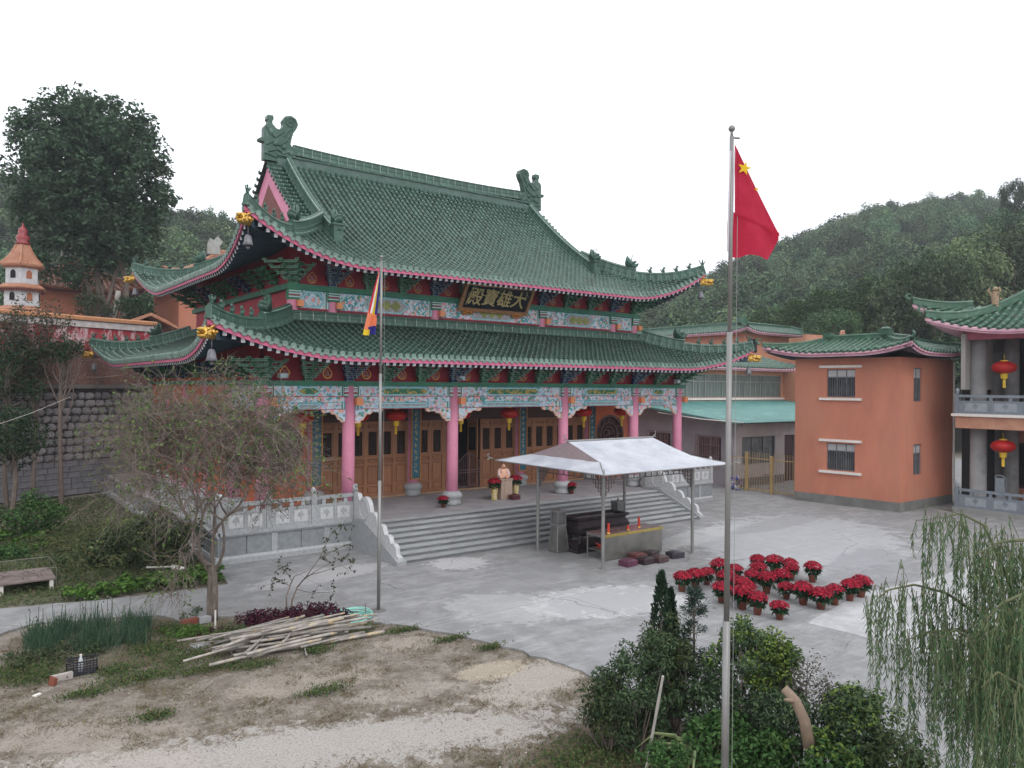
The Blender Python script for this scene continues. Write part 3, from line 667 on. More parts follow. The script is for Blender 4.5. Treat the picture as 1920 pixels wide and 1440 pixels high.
def edge_dress(R_, root, sides, single_sides):
    EV, EF = eave_template(); st = MB()
    for side in sides:
        amax = (R_.wx if side in (0, 2) else R_.wy); hint = {0: (1, 0, 0), 1: (0, -1, 0), 2: (-1, 0, 0), 3: (0, 1, 0)}[side]
        n = int(amax*2/.27); As = (np.arange(n)-(n-1)/2)*.27
        P0 = R_.pt(side, As, np.zeros(n), .03); P1 = R_.pt(side, As+.01, np.zeros(n), .03); Pi = R_.pt(side, As, np.full(n, .3), .03)
        for i in range(n):
            y = nrm(Pi[i]-P0[i]); x = nrm(P1[i]-P0[i]); x = -x if np.dot(x, hint) < 0 else x; y2 = np.array([y[0], y[1], 0]); y2 = nrm(y2); z = np.cross(x, y2)
            mw = frame(x, y2, nrm(z), P0[i])
            if side in single_sides: place(None, EAVE_ME, root, mw, 'eave_tile')
            else: st.poly([tuple(mw @ Vector(v)) for v in EV], EF)
        b = MB(); board(b, R_, side, amax, .03, -.03, .1, -.185); put(b, 'eave_board', [PINK_T], root)
        # rafters: two tiers
        r = MB(); n2 = int(amax*2/.27)
        for i in range(n2):
            a = (i-(n2-1)/2)*.27+.1
            if abs(a) > amax-.25: continue
            lim = min(amax-abs(a), 3.2); p = R_.pt(side, [a, a], [.12, max(lim, .3)], -.25)
            r.obox(p[0], p[1], .12, .13, 0)
            q = p[0]+(p[0]-p[1])/np.linalg.norm(p[1]-p[0])*.004; r.obox(q, p[0], .126, .136, 1)
        put(r, 'rafters', [RAFT, RAFT_E], root, 'stuff')
        s_ = MB(); As2 = np.linspace(-amax, amax, 81); G = []
        for a in As2: G.append(R_.along(side, a, np.linspace(.1, max(min(amax-abs(a), 3.4), .101), 6), -.175))
        s_.grid(G); put(s_, 'soffit', [SOFFIT], root)
    if st.n: put(st, 'eave_tiles', [EAVE], root, 'stuff')
hipfn = lambda W: (lambda a: W-abs(a))
lf = lambda a: min(13.1-abs(a), 3.95); ls = lambda a: min(10.64-abs(a), 3.75)
dress_roof(LR, lroof, [(0, -13.1, 13.1, lf, 13.1, lf), (1, -10.64, 10.64, ls, 10.64, ls), (2, -13.1, 13.1, lf, 13.1, None), (3, -10.64, 10.64, ls, 10.64, ls)], 300)
edge_dress(LR, lroof, (0, 1, 3), (0, 1))
uh = lambda a: 11.5-abs(a)
us = lambda a: min(8.9-abs(a), 3.6)
ut = lambda a: 8.72 if abs(a) < 7.0 else (uh(a) if abs(a) > 7.25 else 3.9)
dress_roof(UR, uroof, [(0, -11.5, -8, uh, 11.5, ut), (0, -8, 8, lambda a: 8.9, 1, None), (0, 8, 11.5, uh, 1, None), (1, -8.9, 8.9, us, 8.9, us), (2, -11.5, -8, uh, 1, None), (2, -8, 8, lambda a: 8.9, 1, None), (2, 8, 11.5, uh, 1, None), (3, -8.9, 8.9, us, 8.9, us)])
edge_dress(UR, uroof, (0, 1, 3), (0,))
# band round the foot of the upper storey
bz = 8.33
ridge([(XC-9.5, UY-.22, bz), (XC+9.5, UY-.22, bz)], lroof, .24, .34, .5)
ridge([(XC-9.45, 41.4, bz), (XC-9.45, UY-.2, bz)], lroof, .24, .34, .5)
# hip ridges
def hip(R_, root, sx, sy, d0, d1, h_, w_, name, up=0.):
    side = 0 if sy < 0 else 2; ds = np.linspace(d0, d1, 14); P = []
    for d in ds: P.append(R_.pt(side, sx*(R_.wx-d), d, up))
    P = np.array(P).reshape(-1, 3); Q = ridge(P, root, w_, h_, .42); return P
def figures(P, root, h_, fr, kinds, down):
    seg = np.linalg.norm(np.diff(P, axis=0), axis=1); cs = np.concatenate([[0], np.cumsum(seg)])
    for f, k in zip(fr, kinds):
        t = f*cs[-1]; q = np.array([np.interp(t, cs, P[:, i]) for i in range(3)]); q2 = np.array([np.interp(t+.1, cs, P[:, i]) for i in range(3)]); q1 = np.array([np.interp(t-.1, cs, P[:, i]) for i in range(3)])
        x = nrm(q1-q2)*down; x[2] = 0; x = nrm(x); g_ = {'rider': .62, 'walker': .85, 'head': .8}[k]; place(None, BEAST[k], root, frame(x*g_, np.cross((0, 0, 1), x)*g_, np.array([0, 0, g_]), q+np.array([0, 0, h_])), 'ridge_figure')
for sx, sy in ((-1, -1), (1, -1), (-1, 1)):
    P = hip(LR, lroof, sx, sy, .0, 2.2, .42, .2, 'hip'); figures(P, lroof, .44, (.06, .24, .42, .6, .78), ('rider', 'walker', 'walker', 'walker', 'walker'), 1)
    P2 = hip(LR, lroof, sx, sy, 2.2, 3.75, .62, .26, 'hip'); figures(P2, lroof, .6, (.08,), ('head',), 1)
    P = hip(UR, uroof, sx, sy, .0, 2.3, .42, .2, 'hip'); figures(P, uroof, .44, (.05, .24, .42, .6, .78), ('rider', 'walker', 'walker', 'walker', 'walker'), 1)
    P2 = hip(UR, uroof, sx, sy, 2.3, 4.4, .6, .26, 'hip'); figures(P2, uroof, .58, (.05,), ('head',), 1)
    for R_, root, dz in ((LR, lroof, -.52), (UR, uroof, -.55)):
        tip = R_.pt(0 if sy < 0 else 2, sx*R_.wx, 0.).reshape(3); inn = R_.pt(0 if sy < 0 else 2, sx*(R_.wx-3), 3.).reshape(3)
        x = nrm([(tip-inn)[0], (tip-inn)[1], 0]); p = tip+np.array([0, 0, dz])-x*.1
        place(None, DRAGON, root, frame(x*.85, np.cross((0, 0, 1), x)*.85, (0, 0, .85), p), 'dragon_head')
        b = MB(); b.obox(p-x*.2, inn+np.array([0, 0, -.55]), .22, .26); put(b, 'corner_beam', [RAFT], root)
        place(None, BELL, root, Matrix.Translation(p+np.array([0, 0, -.5])-x*.15), 'wind_bell')
# main ridge
zr = 16.05
mb = MB(); mb.box(XC-7.5, XC+7.5, YC-.2, YC+.2, zr-.3, zr+.42, 0); mb.box(XC-7.5, XC+7.5, YC-.26, YC+.26, zr+.4, zr+.47, 1)
put(mb, 'ridge_base', [mat('ridge_base_glaze', (.06, .11, .09), (.09, .15, .13), rough=.5, scale=2, col3=(.4, .46, .46), s3=1.8, lo3=.64, hi3=.7), RIDGE], uroof)
xs = np.linspace(-6.7, 6.7, 15); ridge([(XC+x, YC, zr+.47+.12*(abs(x)/6.7)**3) for x in xs], uroof, .3, .5, .45, cap=.07)
def finial_mesh():
    mb = MB()
    body = [(-.82, -.3), (-.82, .5), (-1.0, .52), (-1.05, .62), (-.95, .68), (-.82, .66), (-.82, 1.18), (-.74, 1.3), (-.62, 1.36), (-.62, 1.52), (-.68, 1.58), (-.66, 1.76), (-.4, 1.78), (-.38, 1.6), (-.44, 1.52), (-.43, 1.4), (-.25, 1.22), (-.1, 1.2), (.02, 1.3), (.1, 1.5), (.05, 1.66), (.18, 1.88), (.45, 1.95), (.68, 1.84), (.78, 1.6), (.7, 1.38), (.55, 1.15), (.48, .9), (.42, .62), (.5, .5), (.66, .44), (.8, .45), (.78, .3), (.6, .22), (.66, .1), (.62, -.3)]
    mb.prism(body, (0, 0, 0), (1, 0, 0), (0, 0, 1), (0, .36, 0))
    for s_ in (-1, 1):
        y = s_*.19
        sp = [(.42+.27*(1-t/11)*math.cos(t+.3), y, 1.6+.27*(1-t/11)*math.sin(t+.3)) for t in np.linspace(0, 9, 26)]; mb.tube(sp, .035, 5)
        for pts in ([(-.7, 1.2), (-.5, .9), (-.3, .8), (-.1, .95), (.1, 1.15)], [(-.7, .4), (-.4, .6), (-.1, .45), (.2, .7), (.4, 1.0)], [(-.6, .1), (-.2, .25), (.1, .1), (.5, .35)], [(-.78, 0), (-.3, -.1), (.5, -.05)], [(.15, .9), (.3, 1.2), (.5, 1.35)]):
            mb.tube([(a, y, b) for a, b in pts], .04, 5)
        mb.ball((.1, s_*.2, .42), (.12, .06, .12)); mb.ball((-.3, s_*.2, .5), (.14, .06, .1)); mb.ball((.45, s_*.18, .2), (.16, .08, .14)); mb.ball((-.5, s_*.19, 1.0), (.12, .05, .16))
    return mb.mesh('ridge_finial', [RIDGE])
FM = finial_mesh()
place(None, FM, uroof, Matrix.Translation((XC-7.3, YC, zr+.42)), 'ridge_finial')
place(None, FM, uroof, Matrix.Translation((XC+7.35, YC, zr+.42)) @ Matrix.Scale(-1, 4, (1, 0, 0)), 'ridge_finial')
# descending ridges, verge tiles, gables
for s_ in (-1, 1):
    for side in (0, 2):
        ds = np.linspace(8.6, 3.0, 16); P = np.array([UR.pt(side, s_*7.1, d, 0).reshape(3) for d in ds])
        ridge(P, uroof, .26, .5, .38)
        end = P[-1]; sy = -1 if side == 0 else 1
        mb = MB(); mb.box(end[0]-.2, end[0]+.2, end[1]-.2, end[1]+.2, end[2]-.12, end[2]+.62); mb.box(end[0]-.26, end[0]+.26, end[1]-.26, end[1]+.26, end[2]+.6, end[2]+.68)
        put(mb, 'ridge_pedestal', [RIDGE], uroof)
        place(None, BEAST['head'], uroof, Matrix.Translation(end+np.array([0, 0, .66])) @ Matrix.Rotation(sy*math.pi/2, 4, 'Z') @ Matrix.Scale(.8, 4), 'ridge_figure')
        t = MB(); m_, p_ = [], []
        for d in np.arange(3.75, 8.5, .27):
            A = UR.pt(side, s_*7.22, d, .03).reshape(3); B = UR.pt(side, s_*8.05, d, -.02).reshape(3); A2 = UR.pt(side, s_*7.22, d+.05, .03).reshape(3)
            for k in range(3):
                q = B+(A-B)*k/3; y = (A-B)/3; x = nrm(A2-A)*(1 if side == 0 else -1)*(-s_)*(-1); z = np.cross(x, nrm(y)); 
                if z[2] < 0: x = -x; z = -z
                m_.append(np.stack([x, y/.3, z], 1)); p_.append(q)
            e = nrm(B-A); t.ball(B+e*.03+np.array([0, 0, .05]), (.05, .09, .1), 8, 5)
        t.inst(TV, TF, np.array(m_), np.array(p_), TM); put(t, 'verge_tiles', [GLAZE, LIP], uroof, 'stuff', True)
    g = MB(); x = XC+s_*7.75
    ds = np.linspace(2.6, 8.9, 12); zs = UR.prof(ds); zl = UR.prof(3.4)
    def tri(x_, off, th, mi, zlo):
        fr_ = [(-(8.9-d), z-off) for d, z in zip(ds, zs) if z-off > zlo]; out = fr_+[(-a, b) for a, b in fr_[::-1][1:]]
        out = [(fr_[0][0], zlo)]+out+[(-fr_[0][0], zlo)]
        g.prism(out, (x_, YC, 0), (0, 1, 0), (0, 0, 1), (th, 0, 0), mi)
    tri(x, .12, .16, 0, zl-.5); 
    fr_ = [(-(8.9-d), z-1.15) for d, z in zip(ds, zs) if z-1.15 > zl+.1]; out = fr_+[(-a, b) for a, b in fr_[::-1][1:]]
    g.prism([(fr_[0][0], zl+.1)]+out+[(-fr_[0][0], zl+.1)], (x+s_*.085, YC, 0), (0, 1, 0), (0, 0, 1), (.02, 0, 0), 1)
    put(g, 'gable', [PINK, mat('gable_brown', (.22, .07, .06), (.15, .05, .05), scale=4)], uroof)
# ------------------------------------------------------------------ ground and yard
def jitter_line(pts, step, amp, seed=1):
    r = np.random.default_rng(seed); out = []
    for (a, b) in zip(pts[:-1], pts[1:]):
        a = np.array(a, float); b = np.array(b, float); n = max(1, int(np.linalg.norm(b-a)/step))
        for i in range(n): out.append(a+(b-a)*i/n+r.normal(0, amp, 2)*(1 if (i or len(out) == 0) else .5))
    out.append(np.array(pts[-1], float)); return [tuple(p) for p in out]
def mask_mat(name, base, alt, masks, rough=.85, nscale=1.2, streak=None, lines=(), bump=.25, fine=None, lo=.42, hi=.62, cracks=0):
    """base/alt noise mix + shaped stains: masks = (cx, cy, rx, ry, angle, colour, edge noise, strength)"""
    m = bpy.data.materials.new(name); m.use_nodes = True; t = m.node_tree; N = t.nodes; L = t.links; b = N['Principled BSDF']
    b.inputs['Roughness'].default_value = rough; b.inputs['Specular IOR Level'].default_value = .3
    tc = N.new('ShaderNodeTexCoord'); src = tc.outputs['Object']
    def noise(sc, det=6, ro=.65, st=None):
        n = N.new('ShaderNodeTexNoise'); n.inputs['Scale'].default_value = sc; n.inputs['Detail'].default_value = det; n.inputs['Roughness'].default_value = ro
        if st:
            mp = N.new('ShaderNodeMapping'); mp.inputs['Scale'].default_value = st[:3]; mp.inputs['Rotation'].default_value = (0, 0, st[3]); L.new(src, mp.inputs[0]); L.new(mp.outputs[0], n.inputs[0])
        else: L.new(src, n.inputs[0])
        return n.outputs['Fac']
    def mr(f, a, z, c=0., d=1.):
        r = N.new('ShaderNodeMapRange'); r.interpolation_type = 'SMOOTHSTEP'
        for i, v in enumerate((a, z, c, d)): r.inputs[i+1].default_value = v
        L.new(f, r.inputs[0]); return r.outputs[0]
    def mix(f, A, B):
        x = N.new('ShaderNodeMix'); x.data_type = 'RGBA'; L.new(f, x.inputs[0])
        for k, v in ((6, A), (7, B)):
            if isinstance(v, tuple): x.inputs[k].default_value = (*v, 1)
            else: L.new(v, x.inputs[k])
        return x.outputs[2]
    def math_(op, A, B):
        x = N.new('ShaderNodeMath'); x.operation = op
        for k, v in enumerate((A, B)):
            if isinstance(v, (int, float)): x.inputs[k].default_value = v
            else: L.new(v, x.inputs[k])
        return x.outputs[0]
    cur = mix(mr(noise(nscale, 8, .7), lo, hi), base, alt)
    if streak: cur = mix(mr(noise(streak[0], 7, .75, streak[1]), streak[2], streak[3], 0, streak[5]), cur, streak[4])
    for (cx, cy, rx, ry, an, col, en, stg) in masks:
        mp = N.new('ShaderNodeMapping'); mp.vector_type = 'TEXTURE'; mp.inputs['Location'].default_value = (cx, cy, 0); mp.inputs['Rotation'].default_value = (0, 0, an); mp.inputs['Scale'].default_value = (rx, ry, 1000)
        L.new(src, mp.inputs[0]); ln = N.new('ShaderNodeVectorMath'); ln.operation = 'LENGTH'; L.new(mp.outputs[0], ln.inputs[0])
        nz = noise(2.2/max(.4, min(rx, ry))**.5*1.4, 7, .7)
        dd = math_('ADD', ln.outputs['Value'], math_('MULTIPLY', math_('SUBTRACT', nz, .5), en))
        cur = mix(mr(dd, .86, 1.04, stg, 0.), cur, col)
    if fine: cur = mix(mr(noise(fine[0], 5, .8), fine[1], fine[2], 0, fine[4]), cur, fine[3])
    for (w_, rot, sx, sy, ox, oy) in lines:     # joints cast into the slab
        mp = N.new('ShaderNodeMapping'); mp.inputs['Rotation'].default_value = (0, 0, rot); mp.inputs['Location'].default_value = (ox, oy, 0); L.new(src, mp.inputs[0])
        br = N.new('ShaderNodeTexBrick'); br.offset = 0; L.new(mp.outputs[0], br.inputs['Vector']); br.inputs['Scale'].default_value = 1; br.inputs['Brick Width'].default_value = sx; br.inputs['Row Height'].default_value = sy; br.inputs['Mortar Size'].default_value = w_
        cur = mix(math_('MULTIPLY', br.outputs['Fac'], .6), cur, (.12, .12, .13))
    if cracks:
        nw = N.new('ShaderNodeTexNoise'); nw.inputs['Scale'].default_value = 1.1; nw.inputs['Detail'].default_value = 5; L.new(src, nw.inputs[0]); va = N.new('ShaderNodeVectorMath'); va.operation = 'MULTIPLY_ADD'; va.inputs[1].default_value = (.9, .9, 0); L.new(nw.outputs['Color'], va.inputs[0]); L.new(src, va.inputs[2])
        vo = N.new('ShaderNodeTexVoronoi'); vo.feature = 'DISTANCE_TO_EDGE'; vo.inputs['Scale'].default_value = cracks; L.new(va.outputs[0], vo.inputs['Vector'])
        cur = mix(math_('MULTIPLY', mr(vo.outputs['Distance'], .0, .0035, .7, 0.), mr(noise(.35, 2), .45, .55)), cur, (.1, .1, .1))
        n5 = N.new('ShaderNodeTexVoronoi'); n5.inputs['Scale'].default_value = 3.1; L.new(src, n5.inputs['Vector']); cur = mix(mr(n5.outputs['Distance'], .035, .05, .55, 0.), cur, (.16, .15, .13))
    L.new(cur, b.inputs['Base Color'])
    bp = N.new('ShaderNodeBump'); bp.inputs['Strength'].default_value = bump; bp.inputs['Distance'].default_value = .03; L.new(noise(9, 8, .75), bp.inputs['Height']); L.new(bp.outputs[0], b.inputs['Normal'])
    return m
CONC = mask_mat('worn_concrete', (.22, .22, .222), (.29, .29, .295), [
    (14.9, 15.1, 2.6, 1.5, -.25, (.56, .56, .57), 1.3, .65), (14.7, 15.1, 2.4, 1.3, -.25, (.33, .33, .34), 4.5, .7), (13.9, 21.2, 1.0, .9, -.4, (.5, .49, .5), 2.2, .7),
    (27, 17, 6.0, 4.0, .4, (.44, .45, .47), 1.6, .55), (12.9, 11.9, 1.8, 1.2, .2, (.31, .31, .33), .8, .5), (9.5, 22.3, 2.4, .8, .1, (.44, .43, .44), 1.3, .6), (24, 12.6, 4.5, 1.3, .4, (.25, .25, .265), 1.1, .6), (14.2, 18.3, 2.6, 1.0, .5, (.24, .24, .25), 1.6, .5), (24, 19.6, 3.5, .8, .2, (.5, .5, .5), 1.9, .5), (30, 19.5, 4.5, .8, .1, (.24, .24, .245), 1.5, .5), (12.0, 16.3, 1.4, 1.6, .2, (.45, .45, .45), 2.2, .4),
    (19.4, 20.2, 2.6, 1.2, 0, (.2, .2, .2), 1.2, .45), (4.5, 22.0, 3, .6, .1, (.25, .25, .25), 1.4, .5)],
    cracks=.17, streak=(1.9, (.3, 1.7, 1, .5), .5, .66, (.44, .44, .45), .4), lines=[(.012, 0.0, 5.2, 4.6, 1.4, 2.3)], fine=(14, .55, .75, (.22, .22, .23), .3))
DIRT = mask_mat('bare_dirt', (.16, .134, .11), (.275, .245, .21), [
    (5.0, 11.85, 4.9, .95, -.36, (.43, .405, .38), 3.2, .85), (2.4, 13.2, 1.3, .5, -.5, (.42, .38, .34), 2.5, .6), (7.2, 13.0, 1.2, .4, -.3, (.4, .36, .32), 2.6, .5), (9.6, 11.9, 1.7, .75, .35, (.43, .39, .35), 2.2, .8), (9.3, 12.9, .9, .5, 0, (.5, .43, .33), .9, .6),
    (2.0, 14.6, 1.8, .7, -.5, (.38, .33, .29), 1.2, .6), (6.0, 14.6, 1.6, .7, -.2, (.4, .35, .3), 1.4, .5), (8.6, 15.4, .8, .5, 0, (.42, .37, .32), 1.2, .6),
    (8.6, 8.6, 2.2, 1.4, .3, (.1, .07, .05), 1.0, .8), (3.6, 19.2, 2.6, 1.8, 0, (.1, .085, .05), 1.2, .7), (4, 30, 6, 7, 0, (.09, .1, .045), 1.4, .8)],
    nscale=1.9, fine=(26, .47, .66, (.1, .08, .06), .6), bump=1.0, lo=.36, hi=.64, streak=(5.5, (1, 1.4, 1, .4), .5, .66, (.4, .36, .31), .6))
mb = MB(); gx = np.concatenate([[-1500, -400, -60], np.linspace(-8, 16, 97), [30, 80, 300, 2000]]); gy = np.concatenate([[-600, -60], np.linspace(0, 30, 121), [60, 150, 500, 2500]])
G = np.zeros((len(gx), len(gy), 3)); X, Y = np.meshgrid(gx, gy, indexing='ij'); G[..., 0] = X; G[..., 1] = Y
G[..., 2] = -.045+.014*np.sin(X*1.7+Y)*np.sin(Y*1.3-X*.4)+rng.normal(0, .005, X.shape)
mb.grid(G[::-1]); struct(mb, 'ground', [DIRT], True)
edge = [(-7, 20.9), (1.21, 21.46), (1.9, 21.9), (4.54, 20.9), (4.8, 20.2), (5.96, 19.74), (7.33, 19.32), (8.1, 19.06), (8.7, 17.77), (8.72, 17.21), (9.22, 16.49), (9.83, 15.25), (10.36, 13.64), (10.6, 12.44), (10.72, 11.17), (10.62, 9.3), (10.2, 7.2), (9.3, 3), (9, -9)]
edge = jitter_line(edge, .25, .03, 4)
top = jitter_line([(7.1, 27), (6.9, 22.95), (6.18, 22.84), (4.76, 23.03), (3.11, 23.37), (1.34, 23.85), (-7, 24.9)], .25, .035, 6)
poly = edge+[(70, -9), (70, 60), (7.1, 60)]+top
mb = MB(); n = len(poly); V = [(x, y, 0) for x, y in poly]+[(x, y, -.2) for x, y in poly]
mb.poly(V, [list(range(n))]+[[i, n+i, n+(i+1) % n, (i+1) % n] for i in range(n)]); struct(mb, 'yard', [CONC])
def sheet(pts, z, name, m, seed=2, step=.3, amp=.03):
    p = jitter_line(pts+[pts[0]], step, amp, seed)[:-1]; q = MB(); q.poly([(x, y, z) for x, y in p], [list(range(len(p)))[::-1]])
    o = struct(q, name, [m]); 
    return o
LCONC = mask_mat('pale_concrete', (.36, .36, .37), (.46, .46, .47), [], streak=(2.5, (.5, 2, 1, .3), .55, .7, (.36, .36, .37), .6), bump=.4)
sheet([(17.44, 10.79), (17.6, 9.6), (17.65, 8.5), (17.73, 7.3), (19.6, 5.2), (30, 4), (30, 11), (24.9, 11.0), (21.55, 11.38)], .004, 'pale_concrete_patch', LCONC, 3, .4, .02)
# ------------------------------------------------------------------ terrace, stairs, balustrades
TX0, TX1, TY0 = 7.3, 32.45, 25.5; SX0, SX1 = 12.35, 27.2
ter = thing('stone_terrace', 'grey granite terrace with panelled base under the great hall', 'terrace', (XC, TY0, 0))
TOPM = mask_mat('terrace_paving', (.25, .235, .25), (.31, .29, .3), [(21.4, 25.7, 1.0, .16, 0, (.3, .2, .16), 1.0, .6)], bump=.15, fine=(16, .55, .75, (.18, .17, .18), .3), lines=[(.006, 0, 1.2, .8, 0, 0)])
mb = MB(); mb.box(TX0+.03, TX1-.03, TY0+.03, 45.2, .02, HB-.01); mb.box(SX0, SX1, 24.6, TY0+.03, .02, HB-.012); put(mb, 'paving', [TOPM], ter)
def terrace_face(x0, x1, y, dirn='x'):
    """plinth, recessed panels, pilasters and cornice along a face"""
    def bx(a, b, c0, c1, z0, z1, name, m):
        q = MB()
        if dirn == 'x': q.box(a, b, y+c0, y+c1, z0, z1)
        else: q.box(y+c0, y+c1, a, b, z0, z1)
        return put(q, name, [m], ter)
    bx(x0, x1, -.1, .03, 0, .16, 'plinth', STONE); bx(x0, x1, -.06, .03, .16, .24, 'plinth_step', STONE_W)
    bx(x0, x1, -.1, .05, HB-.1, HB+.002, 'cornice', STONE); bx(x0, x1, -.05, .03, HB-.16, HB-.1, 'cornice_step', STONE)
    n = max(1, int(round((x1-x0)/.95))); s_ = (x1-x0)/n
    for i in range(n):
        bx(x0+i*s_+.02, x0+(i+1)*s_-.02, -.005, .03, .24, HB-.16, 'face_panel', STONE_P)
        if i % 2 == 0 and i: bx(x0+i*s_-.1, x0+i*s_+.1, -.03, .028, .24, HB-.16, 'face_pilaster', STONE)
terrace_face(TX0, SX0-.35, TY0); terrace_face(SX1+.35, TX1, TY0); terrace_face(TY0-.1, 45, TX0, 'y')
st = thing('stone_stairs', 'wide flight of eight grey stone steps up to the hall terrace', 'stairs', (XC, 22.2, 0))
tr = (24.49-22.187)/7; rs = HB/8
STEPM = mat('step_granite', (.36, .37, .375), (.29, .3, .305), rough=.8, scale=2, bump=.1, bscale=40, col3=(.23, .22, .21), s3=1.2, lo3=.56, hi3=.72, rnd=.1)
STEPR = mat('shaded_riser_granite', (.17, .175, .18), (.23, .235, .24), rough=.85, scale=2, rnd=.08)  # riser colour darkened to stand for the shadow under each nosing
for k in range(8):
    off = (k*37 % 11)/11*1.4; xs = [SX0]+[x for x in np.arange(SX0+1.2+off, SX1-.5, 2.97)]+[SX1]
    for a, b in zip(xs[:-1], xs[1:]):
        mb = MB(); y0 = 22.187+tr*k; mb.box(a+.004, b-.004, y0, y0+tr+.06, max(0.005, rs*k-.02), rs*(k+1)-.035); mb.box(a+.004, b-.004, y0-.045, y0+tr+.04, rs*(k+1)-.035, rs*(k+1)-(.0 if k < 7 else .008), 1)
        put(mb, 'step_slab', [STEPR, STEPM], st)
for x in (SX0-.19, SX1+.19):
    mb = MB(); out = [(22.0, 0), (22.0, .12), (24.45, 1.12), (25.5, 1.12), (25.5, 0)]
    mb.prism(out, (x, 0, 0), (0, 1, 0), (0, 0, 1), (.36, 0, 0)); ck = put(mb, 'side_wall', [STONE], st)
    cs = [(24.62, 1.5, .44), (23.98, 1.12, .36), (23.42, .84, .31), (22.93, .6, .27), (22.5, .4, .24)]
    ys = np.linspace(25.45, 22.1, 70); zt = []
    for y in ys:
        z = .2+max(0, (y-22.0))/2.45*.95
        if y > 24.9: z = max(z, 1.6+.4*min(1, (y-24.9)/.25))
        for (cy_, cz_, r) in cs:
            if abs(y-cy_) < r: z = max(z, cz_+math.sqrt(r*r-(y-cy_)**2))
        zt.append(min(z, 2.0))
    o = [(y, z) for y, z in zip(ys, zt)]+[(22.1, .1), (24.45, 1.1), (25.45, 1.1)]
    mb = MB(); mb.prism(o, (x, 0, 0), (0, 1, 0), (0, 0, 1), (.16, 0, 0))
    for (cy_, cz_, r) in cs[:1]:
        for s_ in (-1, 1): mb.tube([(x+s_*.085, cy_+r*.78*math.cos(t), cz_+r*.78*math.sin(t)) for t in np.linspace(0, 6.28, 20)], .022, 5)
    put(mb, 'scroll_parapet', [STONE_W], st)
def balustrade(p0, p1, z0, n, label, group, m=None, mw=None, h=.95, skip=()):
    m = m or STONE; mw = mw or STONE_W
    p0 = np.array(p0, float); p1 = np.array(p1, float); d = nrm(p1-p0); nr = np.array([d[1], -d[0]]); L_ = np.linalg.norm(p1-p0)
    t = thing('stone_balustrade', label, 'balustrade', (p0[0], p0[1], z0), group)
    def P(a, o, z): q = p0+d*a+nr*o; return (q[0], q[1], z0+z)
    def bar(a, b, o, w_, za, zb, mbb, mi=0): mbb.obox(P(a, o, (za+zb)/2), P(b, o, (za+zb)/2), w_, zb-za, mi)
    s_ = L_/n
    for i in range(n+1):
        if i in skip: continue
        mb = MB(); bar(i*s_-.09, i*s_+.09, 0, .18, 0, h+.06, mb); po = put(mb, 'post', [m], t)
        f = MB(); f.lathe([(.05, 0), (.075, .02), (.05, .05), (.085, .09), (.09, .16), (.07, .22), (.03, .26), (0, .27)], 12, P(i*s_, 0, h+.06)); put(f, 'finial', [mw], po, smooth=True)
    for i in range(n):
        a, b = i*s_+.1, (i+1)*s_-.1
        mb = MB(); bar(a, b, 0, .13, h-.12, h, mb); put(mb, 'top_rail', [m], t)
        mb = MB(); bar(a, b, 0, .11, 0, h*.68, mb)
        for q in (.2, .5, .8): c_ = a+(b-a)*q; bar(c_-.07, c_+.07, 0, .08, h*.68, h-.12, mb)
        for s2 in (-1, 1):
            bar(a, b, s2*.06, .02, 0, .06, mb); bar(a, b, s2*.06, .02, h*.62, h*.68, mb); 
            for c_ in (a+.03, (a+b)/2, b-.03): bar(c_-.03, c_+.03, s2*.06, .02, .06, h*.62, mb)
        pn = put(mb, 'panel', [m], t)
        cv = MB()
        for q in (.27, .73):
            c_ = a+(b-a)*q; w_ = (b-a)*.17
            for s2 in (-1, 1):
                bar(c_-w_, c_+w_, s2*.058, .014, .12, h*.56, cv)
                o = P(c_, s2*.068, .34)
                cv.prism([(-.1, -.05), (-.12, .03), (0, .17), (.12, .03), (.1, -.05), (.03, -.03), (.03, -.14), (-.03, -.14), (-.03, -.03)], o, (d[0], d[1], 0), (0, 0, 1), (nr[0]*.014, nr[1]*.014, 0), 1)
        put(cv, 'carving', [mw, m], pn)
    return t
balustrade((TX0+.1, TY0+.02), (SX0-.2, TY0+.02), HB, 3, 'carved stone balustrade on the terrace edge left of the stairs, behind the bare tree', 'terrace balustrades')
balustrade((SX1+.2, TY0+.02), (TX1-.1, TY0+.02), HB, 3, 'carved stone balustrade on the terrace edge right of the stairs, behind the canopy', 'terrace balustrades')
balustrade((TX0+.1, TY0+.5), (TX0+.1, 34.3), HB, 5, 'long stone balustrade running back along the left side of the terrace', 'terrace balustrades')
# small stone lions beside stair heads
def lion(x, y, lab):
    mb = MB(); mb.ball((x, y, HB+1.1), (.07, .1, .1), 8, 6); mb.ball((x, y-.07, HB+1.23), .065, 8, 6); mb.box(x-.08, x+.08, y-.11, y+.11, HB+.95, HB+1.01)
    for s_ in (-1, 1): mb.tube([(x+s_*.04, y-.07, HB+1.15), (x+s_*.04, y-.09, HB+1.0)], .025, 5)
    tag(put(mb, 'stone_lion', [STONE], smooth=True), lab, 'stone lion')
lion(SX0-.2, TY0, 'little grey stone lion on the post at the left stair head'); lion(SX1+.2, TY0, 'little grey stone lion on the post at the right stair head')
